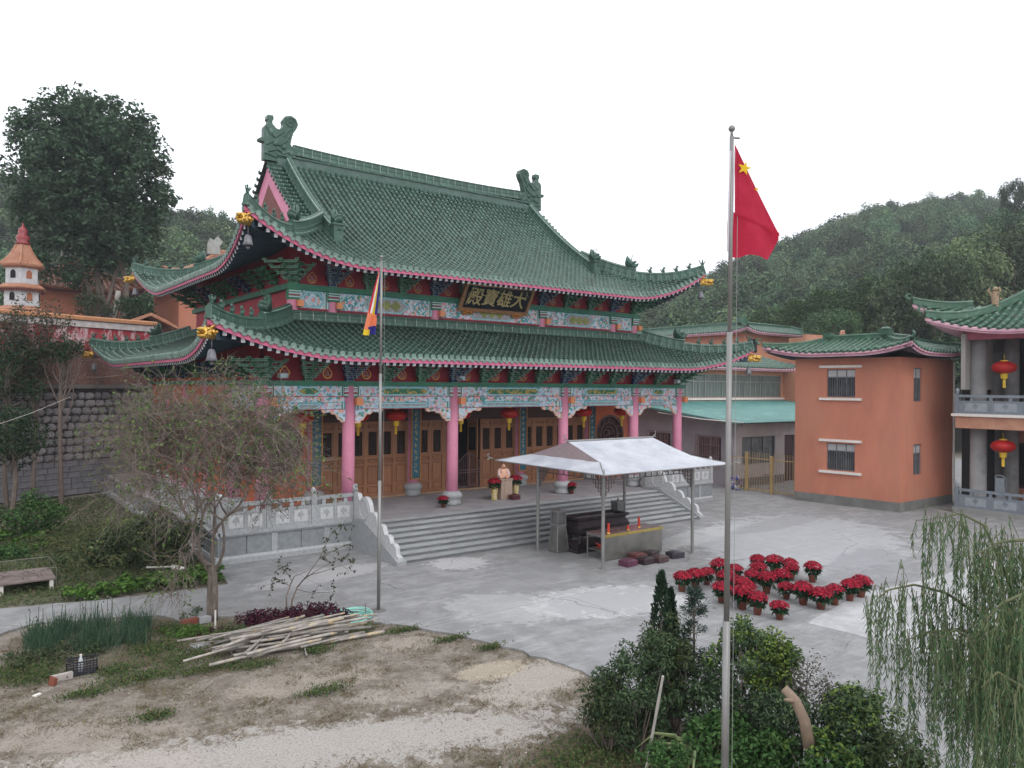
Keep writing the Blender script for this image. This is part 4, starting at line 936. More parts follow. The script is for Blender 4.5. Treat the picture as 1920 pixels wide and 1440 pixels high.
# ------------------------------------------------------------------ steel canopy over the incense burner
STEEL = mat('brushed_steel', (.27, .265, .26), (.22, .215, .21), rough=.42, metal=.35, scale=1.5); STEEL_D = mat('dull_steel', (.28, .27, .25), (.2, .2, .19), rough=.38, metal=.7, scale=2)
FRET = mat('steel_fretwork', (.2, .17, .16), (.13, .11, .11), rough=.4, metal=.6)
TARP = mat('silver_tarpaulin', (.46, .48, .53), (.36, .38, .44), rough=.45, scale=1.4, bump=.6, bscale=3.5, col3=(.56, .58, .62), s3=1.6, lo3=.45, hi3=.75, spec=.5)
TARPS = mat('brown_tarp_gable', (.24, .18, .19), (.3, .24, .25), rough=.7, scale=4, stretch=(8, 8, 1))
cp = thing('canopy_tent', 'open steel canopy with silver fabric roof standing over the incense burner', 'canopy', (19.4, 19.5, 0))
LG = [(17.22, 17.85), (21.58, 17.8), (17.24, 21.22), (21.6, 21.2)]
for (x, y) in LG:
    mb = MB(); mb.tube([(x, y, 0), (x, y, 3.1)], .06, 14); mb.lathe([(.13, 0), (.13, .012), (.07, .02)], 14, (x, y, 0)); put(mb, 'leg', [STEEL], cp, smooth=False)
ex0, ex1, ey0, ey1, ez = 16.42, 22.75, 16.98, 22.75, 3.16
kx0, kx1, ky0, ky1, kz = 17.35, 21.9, 18.15, 21.75, 3.42
rx0, rx1, ry, rz_ = 17.5, 21.75, 19.9, 3.98
def drape(A, B, C_, D, sag, m, name, nu=14, nv=10):
    A, B, C_, D = [np.array(v, float) for v in (A, B, C_, D)]; P = np.zeros((nu, nv, 3))
    for i, u in enumerate(np.linspace(0, 1, nu)):
        for j, v in enumerate(np.linspace(0, 1, nv)):
            p = (A*(1-u)+B*u)*(1-v)+(D*(1-u)+C_*u)*v
            p[2] -= sag*math.sin(math.pi*u)*math.sin(math.pi*v)*(1+.3*math.sin(9*u))+.006*math.sin(23*u+7*v); P[i, j] = p
    q = MB(); q.grid(P); q.grid((P-np.array([0, 0, .012]))[:, ::-1]); put(q, name, [m], cp, smooth=True)
drape((kx0, ky0, kz), (kx1, ky0, kz), (rx1, ry, rz_), (rx0, ry, rz_), .05, TARP, 'roof_panel'); drape((kx1, ky1, kz), (kx0, ky1, kz), (rx0, ry, rz_), (rx1, ry, rz_), .05, TARP, 'roof_panel')
drape((ex0, ey0, ez), (ex1, ey0, ez), (kx1, ky0, kz), (kx0, ky0, kz), .03, TARP, 'eave_panel'); drape((ex1, ey1, ez), (ex0, ey1, ez), (kx0, ky1, kz), (kx1, ky1, kz), .03, TARP, 'eave_panel')
drape((ex0, ey1, ez), (ex0, ey0, ez), (kx0, ky0, kz), (kx0, ky1, kz), .03, TARP, 'eave_panel'); drape((ex1, ey0, ez), (ex1, ey1, ez), (kx1, ky1, kz), (kx1, ky0, kz), .03, TARP, 'eave_panel')
for x, xr in ((kx0, rx0), (kx1, rx1)):
    mb = MB(); mb.poly([(x, ky0, kz), (x, ky1, kz), (xr, ry, rz_), (x+.02, ky0, kz-.01), (x+.02, ky1, kz-.01), (xr+.02, ry, rz_-.01)], [[0, 1, 2], [5, 4, 3]]); put(mb, 'gable_panel', [TARPS], cp)
mb = MB(); mb.tube([(rx0-.05, ry, rz_+.02), (rx1+.05, ry, rz_+.02)], .035, 8); mb.tube([(ex0, ey0, ez), (ex1, ey0, ez), (ex1, ey1, ez), (ex0, ey1, ez)], .022, 6, closed=True)
for a, b in (((kx0, ky0, kz), (ex0, ey0, ez)), ((kx1, ky0, kz), (ex1, ey0, ez)), ((kx0, ky1, kz), (ex0, ey1, ez)), ((kx1, ky1, kz), (ex1, ey1, ez))): mb.tube([a, b], .02, 6)
put(mb, 'roof_frame', [STEEL], cp)
for (x, y, z, dx, dy) in ((ex0, ey0, ez, -1, -1), (ex1, ey0, ez, 1, -1), (ex0, ey1, ez, -1, 1), (rx0, ry, rz_, -1, 0), (rx1, ry, rz_, 1, 0)):
    mb = MB(); k = .12 if (dx, dy) == (-1, -1) else .17
    for s_ in (1, -.8): mb.tube([(x+dx*(.04+.24*t/6+k*.5*math.sin(t)), y+dy*(.04+.24*t/6+k*.5*math.sin(t)), z+.07+.05*t/3+s_*k*.6*(1-math.cos(t))*.6) for t in np.linspace(0, 5, 14)], .014, 5)
    put(mb, 'scroll_ornament', [STEEL], cp)
def fret(a, b):
    a = np.array(a); b = np.array(b); L_ = np.linalg.norm(b-a); d = (b-a)/L_; mb = MB(); zt = 3.1
    def P(s_, z): return (a[0]+d[0]*s_, a[1]+d[1]*s_, z)
    def bar(s0, z0, s1, z1, w_=.028): mb.obox(P(s0, z0), P(s1, z1), w_, w_, up=(0, 0, 1) if s0 != s1 else (d[0], d[1], 0))
    bar(0, zt, L_, zt, .05); bar(0, zt-.24, L_, zt-.24)
    s = .28
    while s < L_: bar(s, zt, s, zt-.24); s += .28
    r = random.Random(2)
    s = .05
    while s < L_-.1: mb.tube([P(s+.06*math.cos(t), zt+.07+.045*math.sin(t)) for t in np.linspace(0, 6.3, 7)], .011, 4); s += .13
    for e in (0, 1):
        f = (lambda q: q) if e == 0 else (lambda q: L_-q)
        steps = [(.12, .75), (.24, .62), (.36, .5), (.48, .36)]
        for k, (q, dz) in enumerate(steps): bar(f(q), zt, f(q), zt-dz, .024)
        for dz, q in ((.36, .48), (.5, .36), (.62, .24), (.75, .12)): bar(f(0), zt-dz, f(q), zt-dz, .024)
    put(mb, 'fretwork', [FRET], cp)
fret(LG[0], LG[1]); fret(LG[2], LG[3]); fret(LG[2], LG[0]); fret(LG[3], LG[1])
# ------------------------------------------------------------------ incense burner, lamp boxes, offering table
IRON = mat('black_bronze', (.03, .022, .025), (.06, .045, .05), rough=.5, metal=.5, scale=4, bump=.4, bscale=14)
ib = thing('incense_burner', 'long black bronze incense burner under the steel canopy', 'incense burner', (19.4, 20.5, 0))
bx0, bx1, by0, by1 = 18.15, 20.75, 20.05, 21.05
mb = MB(); mb.box(bx0-.12, bx1+.12, by0-.1, by1+.1, 0, .12); mb.box(bx0, bx1, by0, by1, .12, .24); put(mb, 'plinth', [IRON], ib)
mb = MB(); prof = [(.0, .52), (.08, .56), (.16, .7), (.18, .85), (.1, .98), (.06, 1.06), (.16, 1.12), (.17, 1.2)]
R_ = []
for o, z in prof: R_.append([(bx0+.2-o, by0+.2-o, z), (bx1-.2+o, by0+.2-o, z), (bx1-.2+o, by1-.2+o, z), (bx0+.2-o, by1-.2+o, z), (bx0+.2-o, by0+.2-o, z)])
R_.append([(x+(.1 if x < 19 else -.1), y+(.1 if y < 20.5 else -.1), 1.2) for x, y, z in R_[-1]]); R_.append([(x, y, 1.08) for x, y, z in R_[-1]])
mb.grid(R_); mb.box(bx0+.2, bx1-.2, by0+.2, by1-.2, .52, .6); put(mb, 'basin', [IRON], ib)
mb = MB(); mb.box(bx0+.15, bx1-.15, by0+.15, by1-.15, 1.04, 1.1); put(mb, 'ash', [mat('incense_ash', (.3, .27, .26), (.22, .18, .17), scale=12, bump=.5)], ib)
for x in (bx0+.25, bx1-.25):
    for y in (by0+.22, by1-.22):
        mb = MB(); mb.tube([(x, y, .58), (x, y-.03, .42), (x, y, .3), (x, y-.02, .24)], [.12, .09, .075, .11], 10); put(mb, 'leg', [IRON], ib, smooth=True)
GLASSD = mat('smoky_glass', (.1, .1, .1), (.14, .14, .14), rough=.12, spec=.7)
def lampbox(x, y, lab):
    t = thing('candle_lamp_box', lab, 'lamp box', (x, y, 0), 'steel lamp boxes beside the burner'); c = .27
    mb = MB(); mb.box(x-c, x+c, y-c, y+c, .03, .95, tp=.66)
    for sx in (-1, 1):
        for sy in (-1, 1): mb.obox((x+sx*c, y+sy*c, 0), (x+sx*c*.66, y+sy*c*.66, .97), .02, .02)
    put(mb, 'body', [STEEL_D], t)
    c = .185; mb = MB(); mb.box(x-c+.01, x+c-.01, y-c+.01, y+c-.01, .98, 1.42); put(mb, 'pane', [GLASSD], t)
    mb = MB(); mb.box(x-c-.03, x+c+.03, y-c-.03, y+c+.03, .95, .98); mb.box(x-c-.01, x+c+.01, y-c-.01, y+c+.01, 1.42, 1.46)
    for sx in (-1, 1):
        for sy in (-1, 1): mb.obox((x+sx*c, y+sy*c, .98), (x+sx*c, y+sy*c, 1.52), .025, .025)
    put(mb, 'frame', [STEEL], t)
    mb = MB(); mb.tube([(x+.05*math.cos(a), y, 1.51+.05*math.sin(a)) for a in np.linspace(0, 6.28, 14)], .012, 5, closed=True); put(mb, 'ring', [FRET], t)
lampbox(17.78, 20.72, 'tapered steel candle lamp box at the left end of the black incense burner'); lampbox(21.2, 21.15, 'tapered steel candle lamp box at the right end of the black incense burner')
tb = thing('offering_table', 'long stainless steel offering table with gold edge tape in front of the burner', 'table', (19.4, 18.9, 0))
x0, x1, y0, y1 = 17.98, 20.85, 18.55, 19.45
mb = MB(); mb.box(x0, x1, y0, y1, .86, .89); put(mb, 'tabletop', [mat('red_brown_top', (.22, .12, .12), (.3, .2, .2), rough=.2, scale=3)], tb)
mb = MB(); mb.box(x0+.02, x1-.02, y0+.01, y0+.03, .02, .8); put(mb, 'front_panel', [STEEL_D], tb)
mb = MB(); mb.box(x0, x1, y0-.012, y0+.005, .8, .895); put(mb, 'edge_tape', [mat('gold_tape', (.38, .3, .08), (.28, .2, .05), rough=.35, scale=3)], tb)
for x in (x0+.02, x1-.02):
    for y in (y0+.03, y1-.03): mb = MB(); mb.box(x-.018, x+.018, y-.018, y+.018, 0, .86); put(mb, 'leg', [STEEL], tb)
mb = MB(); mb.box(x0+.03, x1-.03, y0+.04, y1-.04, .3, .32); mb.box(x0, x0+.02, y0, y1, .78, .86); put(mb, 'shelf', [STEEL_D], tb)
CAN = mat('red_candle', (.7, .07, .04), (.6, .05, .03), rough=.4)
for (x, y, h, lab) in ((18.35, 18.75, .34, 'thick red candle at the left end of the offering table'), (20.05, 18.95, .36, 'red candle at the right end of the offering table'), (19.35, 18.8, .16, 'short stubby candle in the middle of the offering table')):
    t = thing('candle', lab, 'candle', (x, y, .89)); mb = MB(); mb.lathe([(.042, .04), (.045, h)], 12, (x, y, .89)); put(mb, 'wax', [CAN], t); mb = MB(); mb.lathe([(.07, 0), (.06, .03), (.03, .05)], 12, (x, y, .89)); put(mb, 'holder', [GOLD], t)
mb = MB()
for i in range(14): a = rng.uniform(0, 6.28); mb.obox((18.3, 18.95, .34), (18.3+.25*math.cos(a), 18.95+.25*math.sin(a), .36+rng.uniform(0, .2)), .07, .012)
tag(put(mb, 'red_joss_papers', [CAN]), 'loose red joss paper packets on the shelf under the offering table', 'paper offering')
# kneeling cushions
def cushion(x, y, rz, z, col, lab, s=1.):
    m = mat('cushion_'+lab.split()[0]+'_leather', col, tuple(c*1.5 for c in col), rough=.35, scale=6); q = MB(); n = 9; P = np.zeros((n, n, 3)); a, b = .26*s, .2*s
    for i in range(n):
        for j in range(n):
            u, v = i/(n-1)*2-1, j/(n-1)*2-1; P[i, j] = (a*u, b*v, .19+.05*(1-abs(u)**3)*(1-abs(v)**3)-.02*(1 if max(abs(u), abs(v)) > .99 else 0))
    q.grid(P); q.box(-a, a, -b, b, 0, .17)
    q.tube([(-a, -b, .175), (a, -b, .175), (a, b, .175), (-a, b, .175)], .014, 5, closed=True)
    o = link('kneeling_cushion', q.mesh('kneeling_cushion', [m], False), loc=(x, y, z)); o.rotation_euler = (0, 0, rz); tag(o, lab, 'cushion', 'kneeling cushions'); return o
cushion(18.25, 17.72, .1, 0, (.09, .03, .055), 'plum kneeling cushion nearest the canopy leg, apart on the left'); cushion(19.22, 18.22, -.1, 0, (.1, .03, .03), 'maroon kneeling cushion set against the front of the steel table')
cushion(18.95, 17.6, .0, 0, (.03, .018, .022), 'black kneeling cushion in the middle of the front row'); cushion(19.85, 18.2, .3, 0, (.035, .025, .03), 'dark kneeling cushion against the steel table, right of the maroon one')
cushion(19.52, 17.5, .05, 0, (.06, .035, .035), 'brown kneeling cushion pushed against the black one in the front row'); cushion(20.45, 17.62, -.2, 0, (.03, .025, .035), 'navy-black kneeling cushion alone at the right, near the poinsettias')
cushion(19.85, 26.05, .1, HB, (.07, .02, .025), 'maroonish kneeling cushion on the terrace in front of the Buddha statue', .8)
# ------------------------------------------------------------------ pots of poinsettia
POT = mat('terracotta_plastic', (.24, .075, .05), (.2, .06, .04), rough=.5, scale=5, rnd=.15)
PRED = mat('poinsettia_red', (.5, .02, .04), rough=.5, island=((.13, .003, .012), (.3, .008, .028), (.42, .02, .045)), trans=.15)
PGRN = mat('poinsettia_leaf', (.02, .05, .02), rough=.5, island=((.008, .025, .012), (.03, .075, .03)), trans=.1)
def leaf_quads(P, D, Nn, l, wd):
    """rhombic leaves: base P, direction D, normal Nn (N,3), length l, width wd (N,)"""
    S = np.cross(D, Nn); S /= np.linalg.norm(S, axis=1)[:, None]+1e-9; l = np.asarray(l).reshape(-1, 1)*np.ones((len(P), 1)); wd = np.asarray(wd).reshape(-1, 1)*np.ones((len(P), 1))
    V = np.stack([P, P+D*l*.45+S*wd/2+Nn*l*.05, P+D*l, P+D*l*.45-S*wd/2+Nn*l*.05], 1).reshape(-1, 3); return V, np.arange(len(P)*4).reshape(-1, 4)
def poin_meshes(seed):
    r = np.random.default_rng(seed)
    pot = MB(); pot.lathe([(.095, 0), (.125, .19), (.14, .195), (.14, .225), (.12, .225), (.115, .19), (.0, .19)], 18)
    g = MB(); n = 130; a = r.uniform(0, 6.28, n); el = r.uniform(-.5, .5, n); D = np.stack([np.cos(a)*np.cos(el), np.sin(a)*np.cos(el), np.sin(el)], 1)
    P = np.stack([np.cos(a)*.07, np.sin(a)*.07, r.uniform(.28, .46, n)], 1)+D*r.uniform(0, .1, (n, 1)); U = np.tile([0, 0, 1.], (n, 1))+r.normal(0, .3, (n, 3)); U /= np.linalg.norm(U, axis=1)[:, None]
    V, F = leaf_quads(P, D-np.array([0, 0, .35]), U, r.uniform(.12, .19, n), r.uniform(.07, .1, n)); g.arr(V, F)
    for i in range(7): b = r.uniform(0, 6.28); g.tube([(0, 0, .19), (.1*math.cos(b), .1*math.sin(b), .5)], .008, 4)
    rd = MB()
    hs_ = [(0, 0, .6)]+[(.15*math.cos(t), .15*math.sin(t), .565) for t in np.arange(6)*1.047+r.uniform(0, 1)]+[(.24*math.cos(t), .24*math.sin(t), .5) for t in np.arange(9)*.698+r.uniform(0, 1)]
    for (x, y, z) in hs_:
        nn = nrm([x*1.8, y*1.8, .55]); a0 = np.cross(nn, (0, 0, 1.)) if abs(nn[2]) < .99 else np.array([1., 0, 0]); a0 = nrm(a0); b0 = np.cross(nn, a0)
        for ring, (k, ln, dr) in enumerate(((7, .135, -.1), (5, .09, .35))):
            t = np.arange(k)/k*6.28+r.uniform(0, 1); D = np.cos(t)[:, None]*a0+np.sin(t)[:, None]*b0+nn*dr+r.normal(0, .12, (k, 3)); D /= np.linalg.norm(D, axis=1)[:, None]
            P = np.tile([x, y, z], (k, 1))+r.normal(0, .008, (k, 3)); V, F = leaf_quads(P, D, np.tile(nn, (k, 1)), ln, ln*.52); rd.arr(V, F)
    return pot.mesh('pot', [POT], True), g.mesh('green_leaves', [PGRN]), rd.mesh('red_bracts', [PRED])
PO = [poin_meshes(s) for s in range(4)]
def poinsettia(x, y, z, lab, grp, k, s=1., rz=0.):
    t = bpy.data.objects.new('potted_poinsettia', None); C.objects.link(t); t.location = (x, y, z); t.rotation_euler = (.035*math.sin(k*5.1), .035*math.cos(k*3.3), rz); t.scale = (s, s, s*(1+.09*math.sin(k*4.7))); tag(t, lab, 'poinsettia', grp)
    for nm, me in zip(('pot', 'green_leaves', 'red_bracts'), PO[k % 4]): o = bpy.data.objects.new(nm, me); C.objects.link(o); o.parent = t
    return t
PL = [(17.22, 14.57, 'red poinsettia in a clay-coloured pot at the far left tip of the left arm'), (17.86, 14.60, 'red poinsettia second from the left tip of the left arm'), (18.41, 14.62, 'red poinsettia third from the left tip, left of the tall flagpole'),
 (19.12, 14.71, 'red poinsettia partly hidden behind the tall flagpole, in the back row'), (17.21, 13.16, 'red poinsettia partly hidden behind the tall flagpole, in the front rows'), (19.60, 14.50, 'red poinsettia just right of the flagpole in the back row'),
 (17.14, 12.45, 'red poinsettia in the front row, second nearest group before the pole'), (17.06, 11.92, 'red poinsettia directly left of the nearest pot'), (21.07, 14.72, 'red poinsettia standing highest at the back, leftmost of the rear arm'),
 (21.35, 14.30, 'red poinsettia second in the rear arm'), (21.5, 13.85, 'red poinsettia third in the rear arm'), (19.01, 12.98, 'red poinsettia in the centre of the arrangement with its pot clear'), (19.75, 12.98, 'red poinsettia right of the centre one'),
 (18.98, 12.33, 'red poinsettia in front of the centre, pot fully seen'), (18.88, 11.75, 'red poinsettia leading the right arm, next to the centre'), (21.3, 12.95, 'red poinsettia at the right end of the rear arm, pot seen'), (20.95, 13.45, 'red poinsettia behind the right centre'),
 (18.89, 11.23, 'red poinsettia at the bend of the right arm'), (19.57, 11.23, 'red poinsettia second in the right arm after the bend'), (20.27, 11.19, 'red poinsettia next to last in the right arm'), (20.89, 11.21, 'red poinsettia at the far right tip of the right arm'),
 (17.17, 11.34, 'red poinsettia nearest to the camera, in front of all the others'), (19.9, 13.9, 'red poinsettia in the middle of the second back row'), (18.15, 13.72, 'red poinsettia between the pole and the centre'), (19.35, 13.7, 'red poinsettia behind the centre one'),
 (18.1, 13.2, 'red poinsettia left of the centre one'), (17.75, 12.75, 'red poinsettia in the crowded left centre')]
for i, (x, y, lab) in enumerate(PL): poinsettia(x, y, 0, lab, 'poinsettias set out on the concrete yard', i, .94+.1*math.sin(i*2.3), i*1.3)
poinsettia(16.2, 25.95, HB, 'red poinsettia on the terrace beside the foot of the pink column left of the doorway', 'poinsettias on the terrace', 1, .82, .5); poinsettia(23.05, 25.95, HB, 'red poinsettia on the terrace right of the pink column behind the canopy leg', 'poinsettias on the terrace', 2, .85, 1.5)
VASE = mat('ivory_gold_vase', (.62, .52, .3), (.45, .3, .08), rough=.25, scale=9, lo=.5, hi=.56, metal=.1)
for (x, y, lab, k) in ((19.0, 26.35, 'ivory and gold vase with a leafy poinsettia left of the Buddha pedestal', 0), (20.45, 26.75, 'ivory and gold vase with a leafy poinsettia right of the Buddha pedestal', 3)):
    t = thing('potted_poinsettia', lab, 'poinsettia', (x, y, HB), 'vases flanking the Buddha statue')
    mb = MB(); mb.lathe([(.13, 0), (.14, .03), (.12, .15), (.15, .35), (.165, .5), (.15, .56), (.17, .6), (.14, .6), (.12, .5), (0, .5)], 18, (x, y, HB)); put(mb, 'vase', [VASE], t, smooth=True)
    for nm, me in zip(('green_leaves', 'red_bracts'), PO[k][1:]): place(None, me, t, Matrix.Translation((x, y, HB+.3)) @ Matrix.Scale(1.05, 4), nm)
# pedestal and laughing Buddha
pd = thing('statue_pedestal', 'pale wooden pedestal carrying the small laughing Buddha statue', 'pedestal', (19.6, 26.55, HB)); x, y = 19.62, 26.55
PWOOD = mat('pale_pedestal_wood', (.4, .3, .24), (.34, .25, .2), rough=.6, scale=3, stretch=(6, 6, 1))
mb = MB(); mb.box(x-.3, x+.3, y-.25, y+.25, HB, HB+.82); put(mb, 'body', [PWOOD], pd)
mb = MB(); mb.box(x-.33, x+.33, y-.28, y+.28, HB+.82, HB+.87); put(mb, 'top', [PWOOD], pd)
mb = MB(); mb.box(x-.14, x+.14, y-.262, y-.252, HB+.1, HB+.74); mb.box(x-.11, x+.11, y-.272, y-.262, HB+.15, HB+.69); put(mb, 'front_panel', [PWOOD], pd)
def skin_figure(name, pts, rad, edges, mats, loc, sub=2):
    me = bpy.data.meshes.new(name); me.from_pydata(pts, edges, []); o = bpy.data.objects.new(name, me); C.objects.link(o)
    md = o.modifiers.new('s', 'SKIN'); ss = o.modifiers.new('u', 'SUBSURF'); ss.levels = ss.render_levels = sub
    for v, r in zip(me.skin_vertices[0].data, rad): v.radius = (r, r) if not hasattr(r, '__len__') else r
    me.skin_vertices[0].data[0].use_root = True
    dg = bpy.context.evaluated_depsgraph_get(); e = o.evaluated_get(dg); nm = bpy.data.meshes.new_from_object(e); bpy.data.objects.remove(o)
    for m in mats: nm.materials.append(m)
    for p in nm.polygons: p.use_smooth = True
    return nm
FLESH = mat('buddha_flesh', (.68, .38, .26), (.6, .3, .2), rough=.4); ROBE = mat('buddha_robe', (.66, .45, .42), (.6, .5, .5), rough=.4, scale=6)
bd = thing('buddha_statue', 'small laughing Buddha statue seated on the pale wooden pedestal', 'statue', (x, y, HB+.87)); z0 = HB+.87
body = skin_figure('body', [(0, 0, .12), (0, -.02, .24), (0, 0, .36), (0, 0, .42), (-.15, 0, .36), (-.22, -.06, .22), (-.17, -.14, .15), (.15, 0, .36), (.22, -.06, .22), (.17, -.14, .15), (-.13, -.08, .09), (-.2, -.16, .06), (-.04, -.2, .05), (.13, -.08, .09), (.2, -.16, .06), (.04, -.2, .05)],
    [.15, .16, .12, .06, .07, .055, .035, .07, .055, .035, .1, .075, .045, .1, .075, .045], [(0, 1), (1, 2), (2, 3), (2, 4), (4, 5), (5, 6), (2, 7), (7, 8), (8, 9), (0, 10), (10, 11), (11, 12), (0, 13), (13, 14), (14, 15)], [FLESH], None)
place(None, body, bd, Matrix.Translation((x, y, z0)) @ Matrix.Rotation(-.35, 4, 'Z'), 'body')
mb = MB(); mb.ball((0, -.01, .53), (.085, .09, .1), 14, 10)
for s_ in (-1, 1): mb.ball((s_*.088, 0, .51), (.014, .025, .045), 6, 5); mb.ball((s_*.045, -.075, .5), (.03, .02, .025), 6, 4)
mb.ball((0, -.1, .52), (.015, .02, .02), 6, 4); me = mb.mesh('head', [FLESH], True); place(None, me, bd, Matrix.Translation((x, y, z0)) @ Matrix.Rotation(-.35, 4, 'Z'), 'head')
mb = MB(); 
for s_ in (-1, 1): mb.ball((s_*.035, -.09, .55), (.014, .008, .005), 6, 4); 
mb.tube([(-.03, -.088, .485), (0, -.098, .475), (.03, -.088, .485)], .006, 5); me = mb.mesh('face_features', [DARK]); place(None, me, bd, Matrix.Translation((x, y, z0)) @ Matrix.Rotation(-.35, 4, 'Z'), 'face_features')
mb = MB()
for s_ in (-1, 1): mb.tube([(s_*.1, .06, .42), (s_*.19, -.0, .34), (s_*.22, -.08, .2), (s_*.2, -.1, .08)], [.05, .075, .07, .09], 8)
mb.ball((0, .03, .1), (.26, .2, .1), 12, 6); me = mb.mesh('robe', [ROBE], True); place(None, me, bd, Matrix.Translation((x, y, z0)) @ Matrix.Rotation(-.35, 4, 'Z'), 'robe')
# ------------------------------------------------------------------ lanterns, plaque, couplets, floodlights
LRED = mat('lantern_red', (.55, .015, .012), (.45, .01, .01), rough=.4, scale=3, trans=.2); LYEL = mat('lantern_yellow', (.75, .52, .04), (.65, .42, .03), rough=.5)
def lantern_meshes():
    b = MB(); n = 24; k = 12; V = []
    for i in range(k+1):
        t = math.pi*i/k
        for j in range(n):
            a = 2*math.pi*j/n; r = (.42*math.sin(t)**.8 if 0 < i < k else .1)*(1+.035*math.cos(a*12)); r = max(r, .1); V.append((r*math.cos(a), r*math.sin(a), -.24*math.cos(t)))
    b.arr(V, [[i*n+j, i*n+(j+1) % n, (i+1)*n+(j+1) % n, (i+1)*n+j] for i in range(k) for j in range(n)])
    c = MB(); c.lathe([(.1, .22), (.13, .24), (.13, .28), (.04, .29)], 14); c.tube([(0, 0, .28), (0, 0, .5)], .01, 4)
    t_ = MB(); t_.lathe([(.12, -.22), (.13, -.28), (.115, -.42), (.1, -.44)], 14); 
    for i in range(18):
        a = i*.349; t_.tube([(.04*math.cos(a), .04*math.sin(a), -.42), (.045*math.cos(a), .045*math.sin(a), -.78)], .01, 3)
    return b.mesh('lantern_body', [LRED], True), c.mesh('lantern_cap', [LYEL]), t_.mesh('tassel', [LYEL])
LM = lantern_meshes()
def lantern(x, y, z, lab, grp, s=1.):
    t = bpy.data.objects.new('red_lantern', None); C.objects.link(t); t.location = (x, y, z); t.scale = (s, s, s); tag(t, lab, 'lantern', grp)
    for nm, me in zip(('lantern_body', 'lantern_cap', 'tassel'), LM): o = bpy.data.objects.new(nm, me); C.objects.link(o); o.parent = t
for x, lab in ((11.15, 'red lantern in front of the left round window'), (13.45, 'red lantern just right of the second pink column from the left'), (15.15, 'red lantern left of the third pink column, by the couplet board'), (18.35, 'red lantern half hidden right of the third pink column'), (21.0, 'red lantern over the doors just left of the middle couplet'), (25.65, 'red lantern right of the fourth pink column'), (28.3, 'red lantern in front of the right round window')):
    lantern(x, 28.0, 4.66, lab, 'red lanterns hanging in the porch')
def glyph(txt, size, m, depth=.02, bold=.012):
    c = bpy.data.curves.new('glyph', 'FONT'); c.body = txt; c.size = size; c.extrude = depth; c.offset = bold; c.align_x = 'CENTER'; c.align_y = 'CENTER'; c.resolution_u = 3
    o = bpy.data.objects.new('glyph', c); C.objects.link(o); dg = bpy.context.evaluated_depsgraph_get(); dg.update(); me = bpy.data.meshes.new_from_object(o.evaluated_get(dg)); bpy.data.objects.remove(o)
    me.materials.clear(); me.materials.append(m); return me
pq = thing('name_plaque', 'black and gold name plaque tilted under the upper eave of the hall', 'plaque', (XC, 27.5, 9.2))
pb, ptp = np.array([XC, 27.8, 9.2]), np.array([XC, 27.1, 10.4]); up_ = nrm(ptp-pb); H_ = np.linalg.norm(ptp-pb); xr = np.array([1., 0, 0]); nr_ = np.cross(xr, up_)
PM = frame(xr, up_, nr_, pb)
def pput(mbx, name, mats, par=None): return place(None, mbx.mesh(name, mats), par or pq, PM, name)
mb = MB(); mb.box(-1.75, 1.75, .12, H_-.12, -.05, .02); pput(mb, 'board', [mat('plaque_black', (.008, .008, .014), (.012, .012, .02), rough=.3)])
FRM = mat('carved_gilt_frame', (.42, .26, .12), (.3, .12, .07), rough=.45, scale=14, bump=.9, bscale=24, metal=.2, lo=.42, hi=.6)
for a in ((-1.9, 1.9, 0, .16), (-1.9, 1.9, H_-.16, H_), (-1.9, -1.74, .16, H_-.16), (1.74, 1.9, .16, H_-.16)): mb = MB(); mb.box(*a[:2], *a[2:], -.06, .07); pput(mb, 'frame', [FRM])
for sx in (-1.35, 1.35):
    mb = MB(); r = random.Random(5)
    for i in range(26): mb.ball((sx+r.uniform(-.25, .25), r.uniform(-.12, .04), .05+r.uniform(-.03, .1)), r.uniform(.03, .07), 6, 4)
    pput(mb, 'gilt_support', [mat('orange_gilt', (.6, .3, .08), (.45, .15, .04), rough=.4, metal=.4, scale=9)])
GT = mat('gold_lettering', (.66, .55, .28), (.55, .44, .2), rough=.45, scale=8, metal=.2)
for i, ch in enumerate('殿寶雄大'):
    me = glyph(ch, .82, GT, .02, .005); o = place(None, me, pq, PM @ Matrix.Translation((-1.2+i*.79, H_*.5-.03, .03)) @ Matrix.Shear('XZ', 4, (0, 0)) @ Matrix(((1, .16, 0, 0), (0, 1.05, 0, 0), (0, 0, 1, 0), (0, 0, 0, 1))), 'character')
mb = MB(); r = random.Random(9)
for i in range(5):
    for j in range(4): mb.box(-1.62+r.uniform(0, .05), -1.56+r.uniform(0, .06), .3+i*.13+j*.026, .31+i*.13+j*.026, .02, .03)
for j in range(6): mb.box(1.48+r.uniform(0, .03), 1.54+r.uniform(0, .05), H_-.5+j*.035, H_-.485+j*.035, .02, .03)
pput(mb, 'small_inscription', [GT])
CB = mat('couplet_blue', (.02, .11, .16), (.03, .14, .2), rough=.45, scale=3)
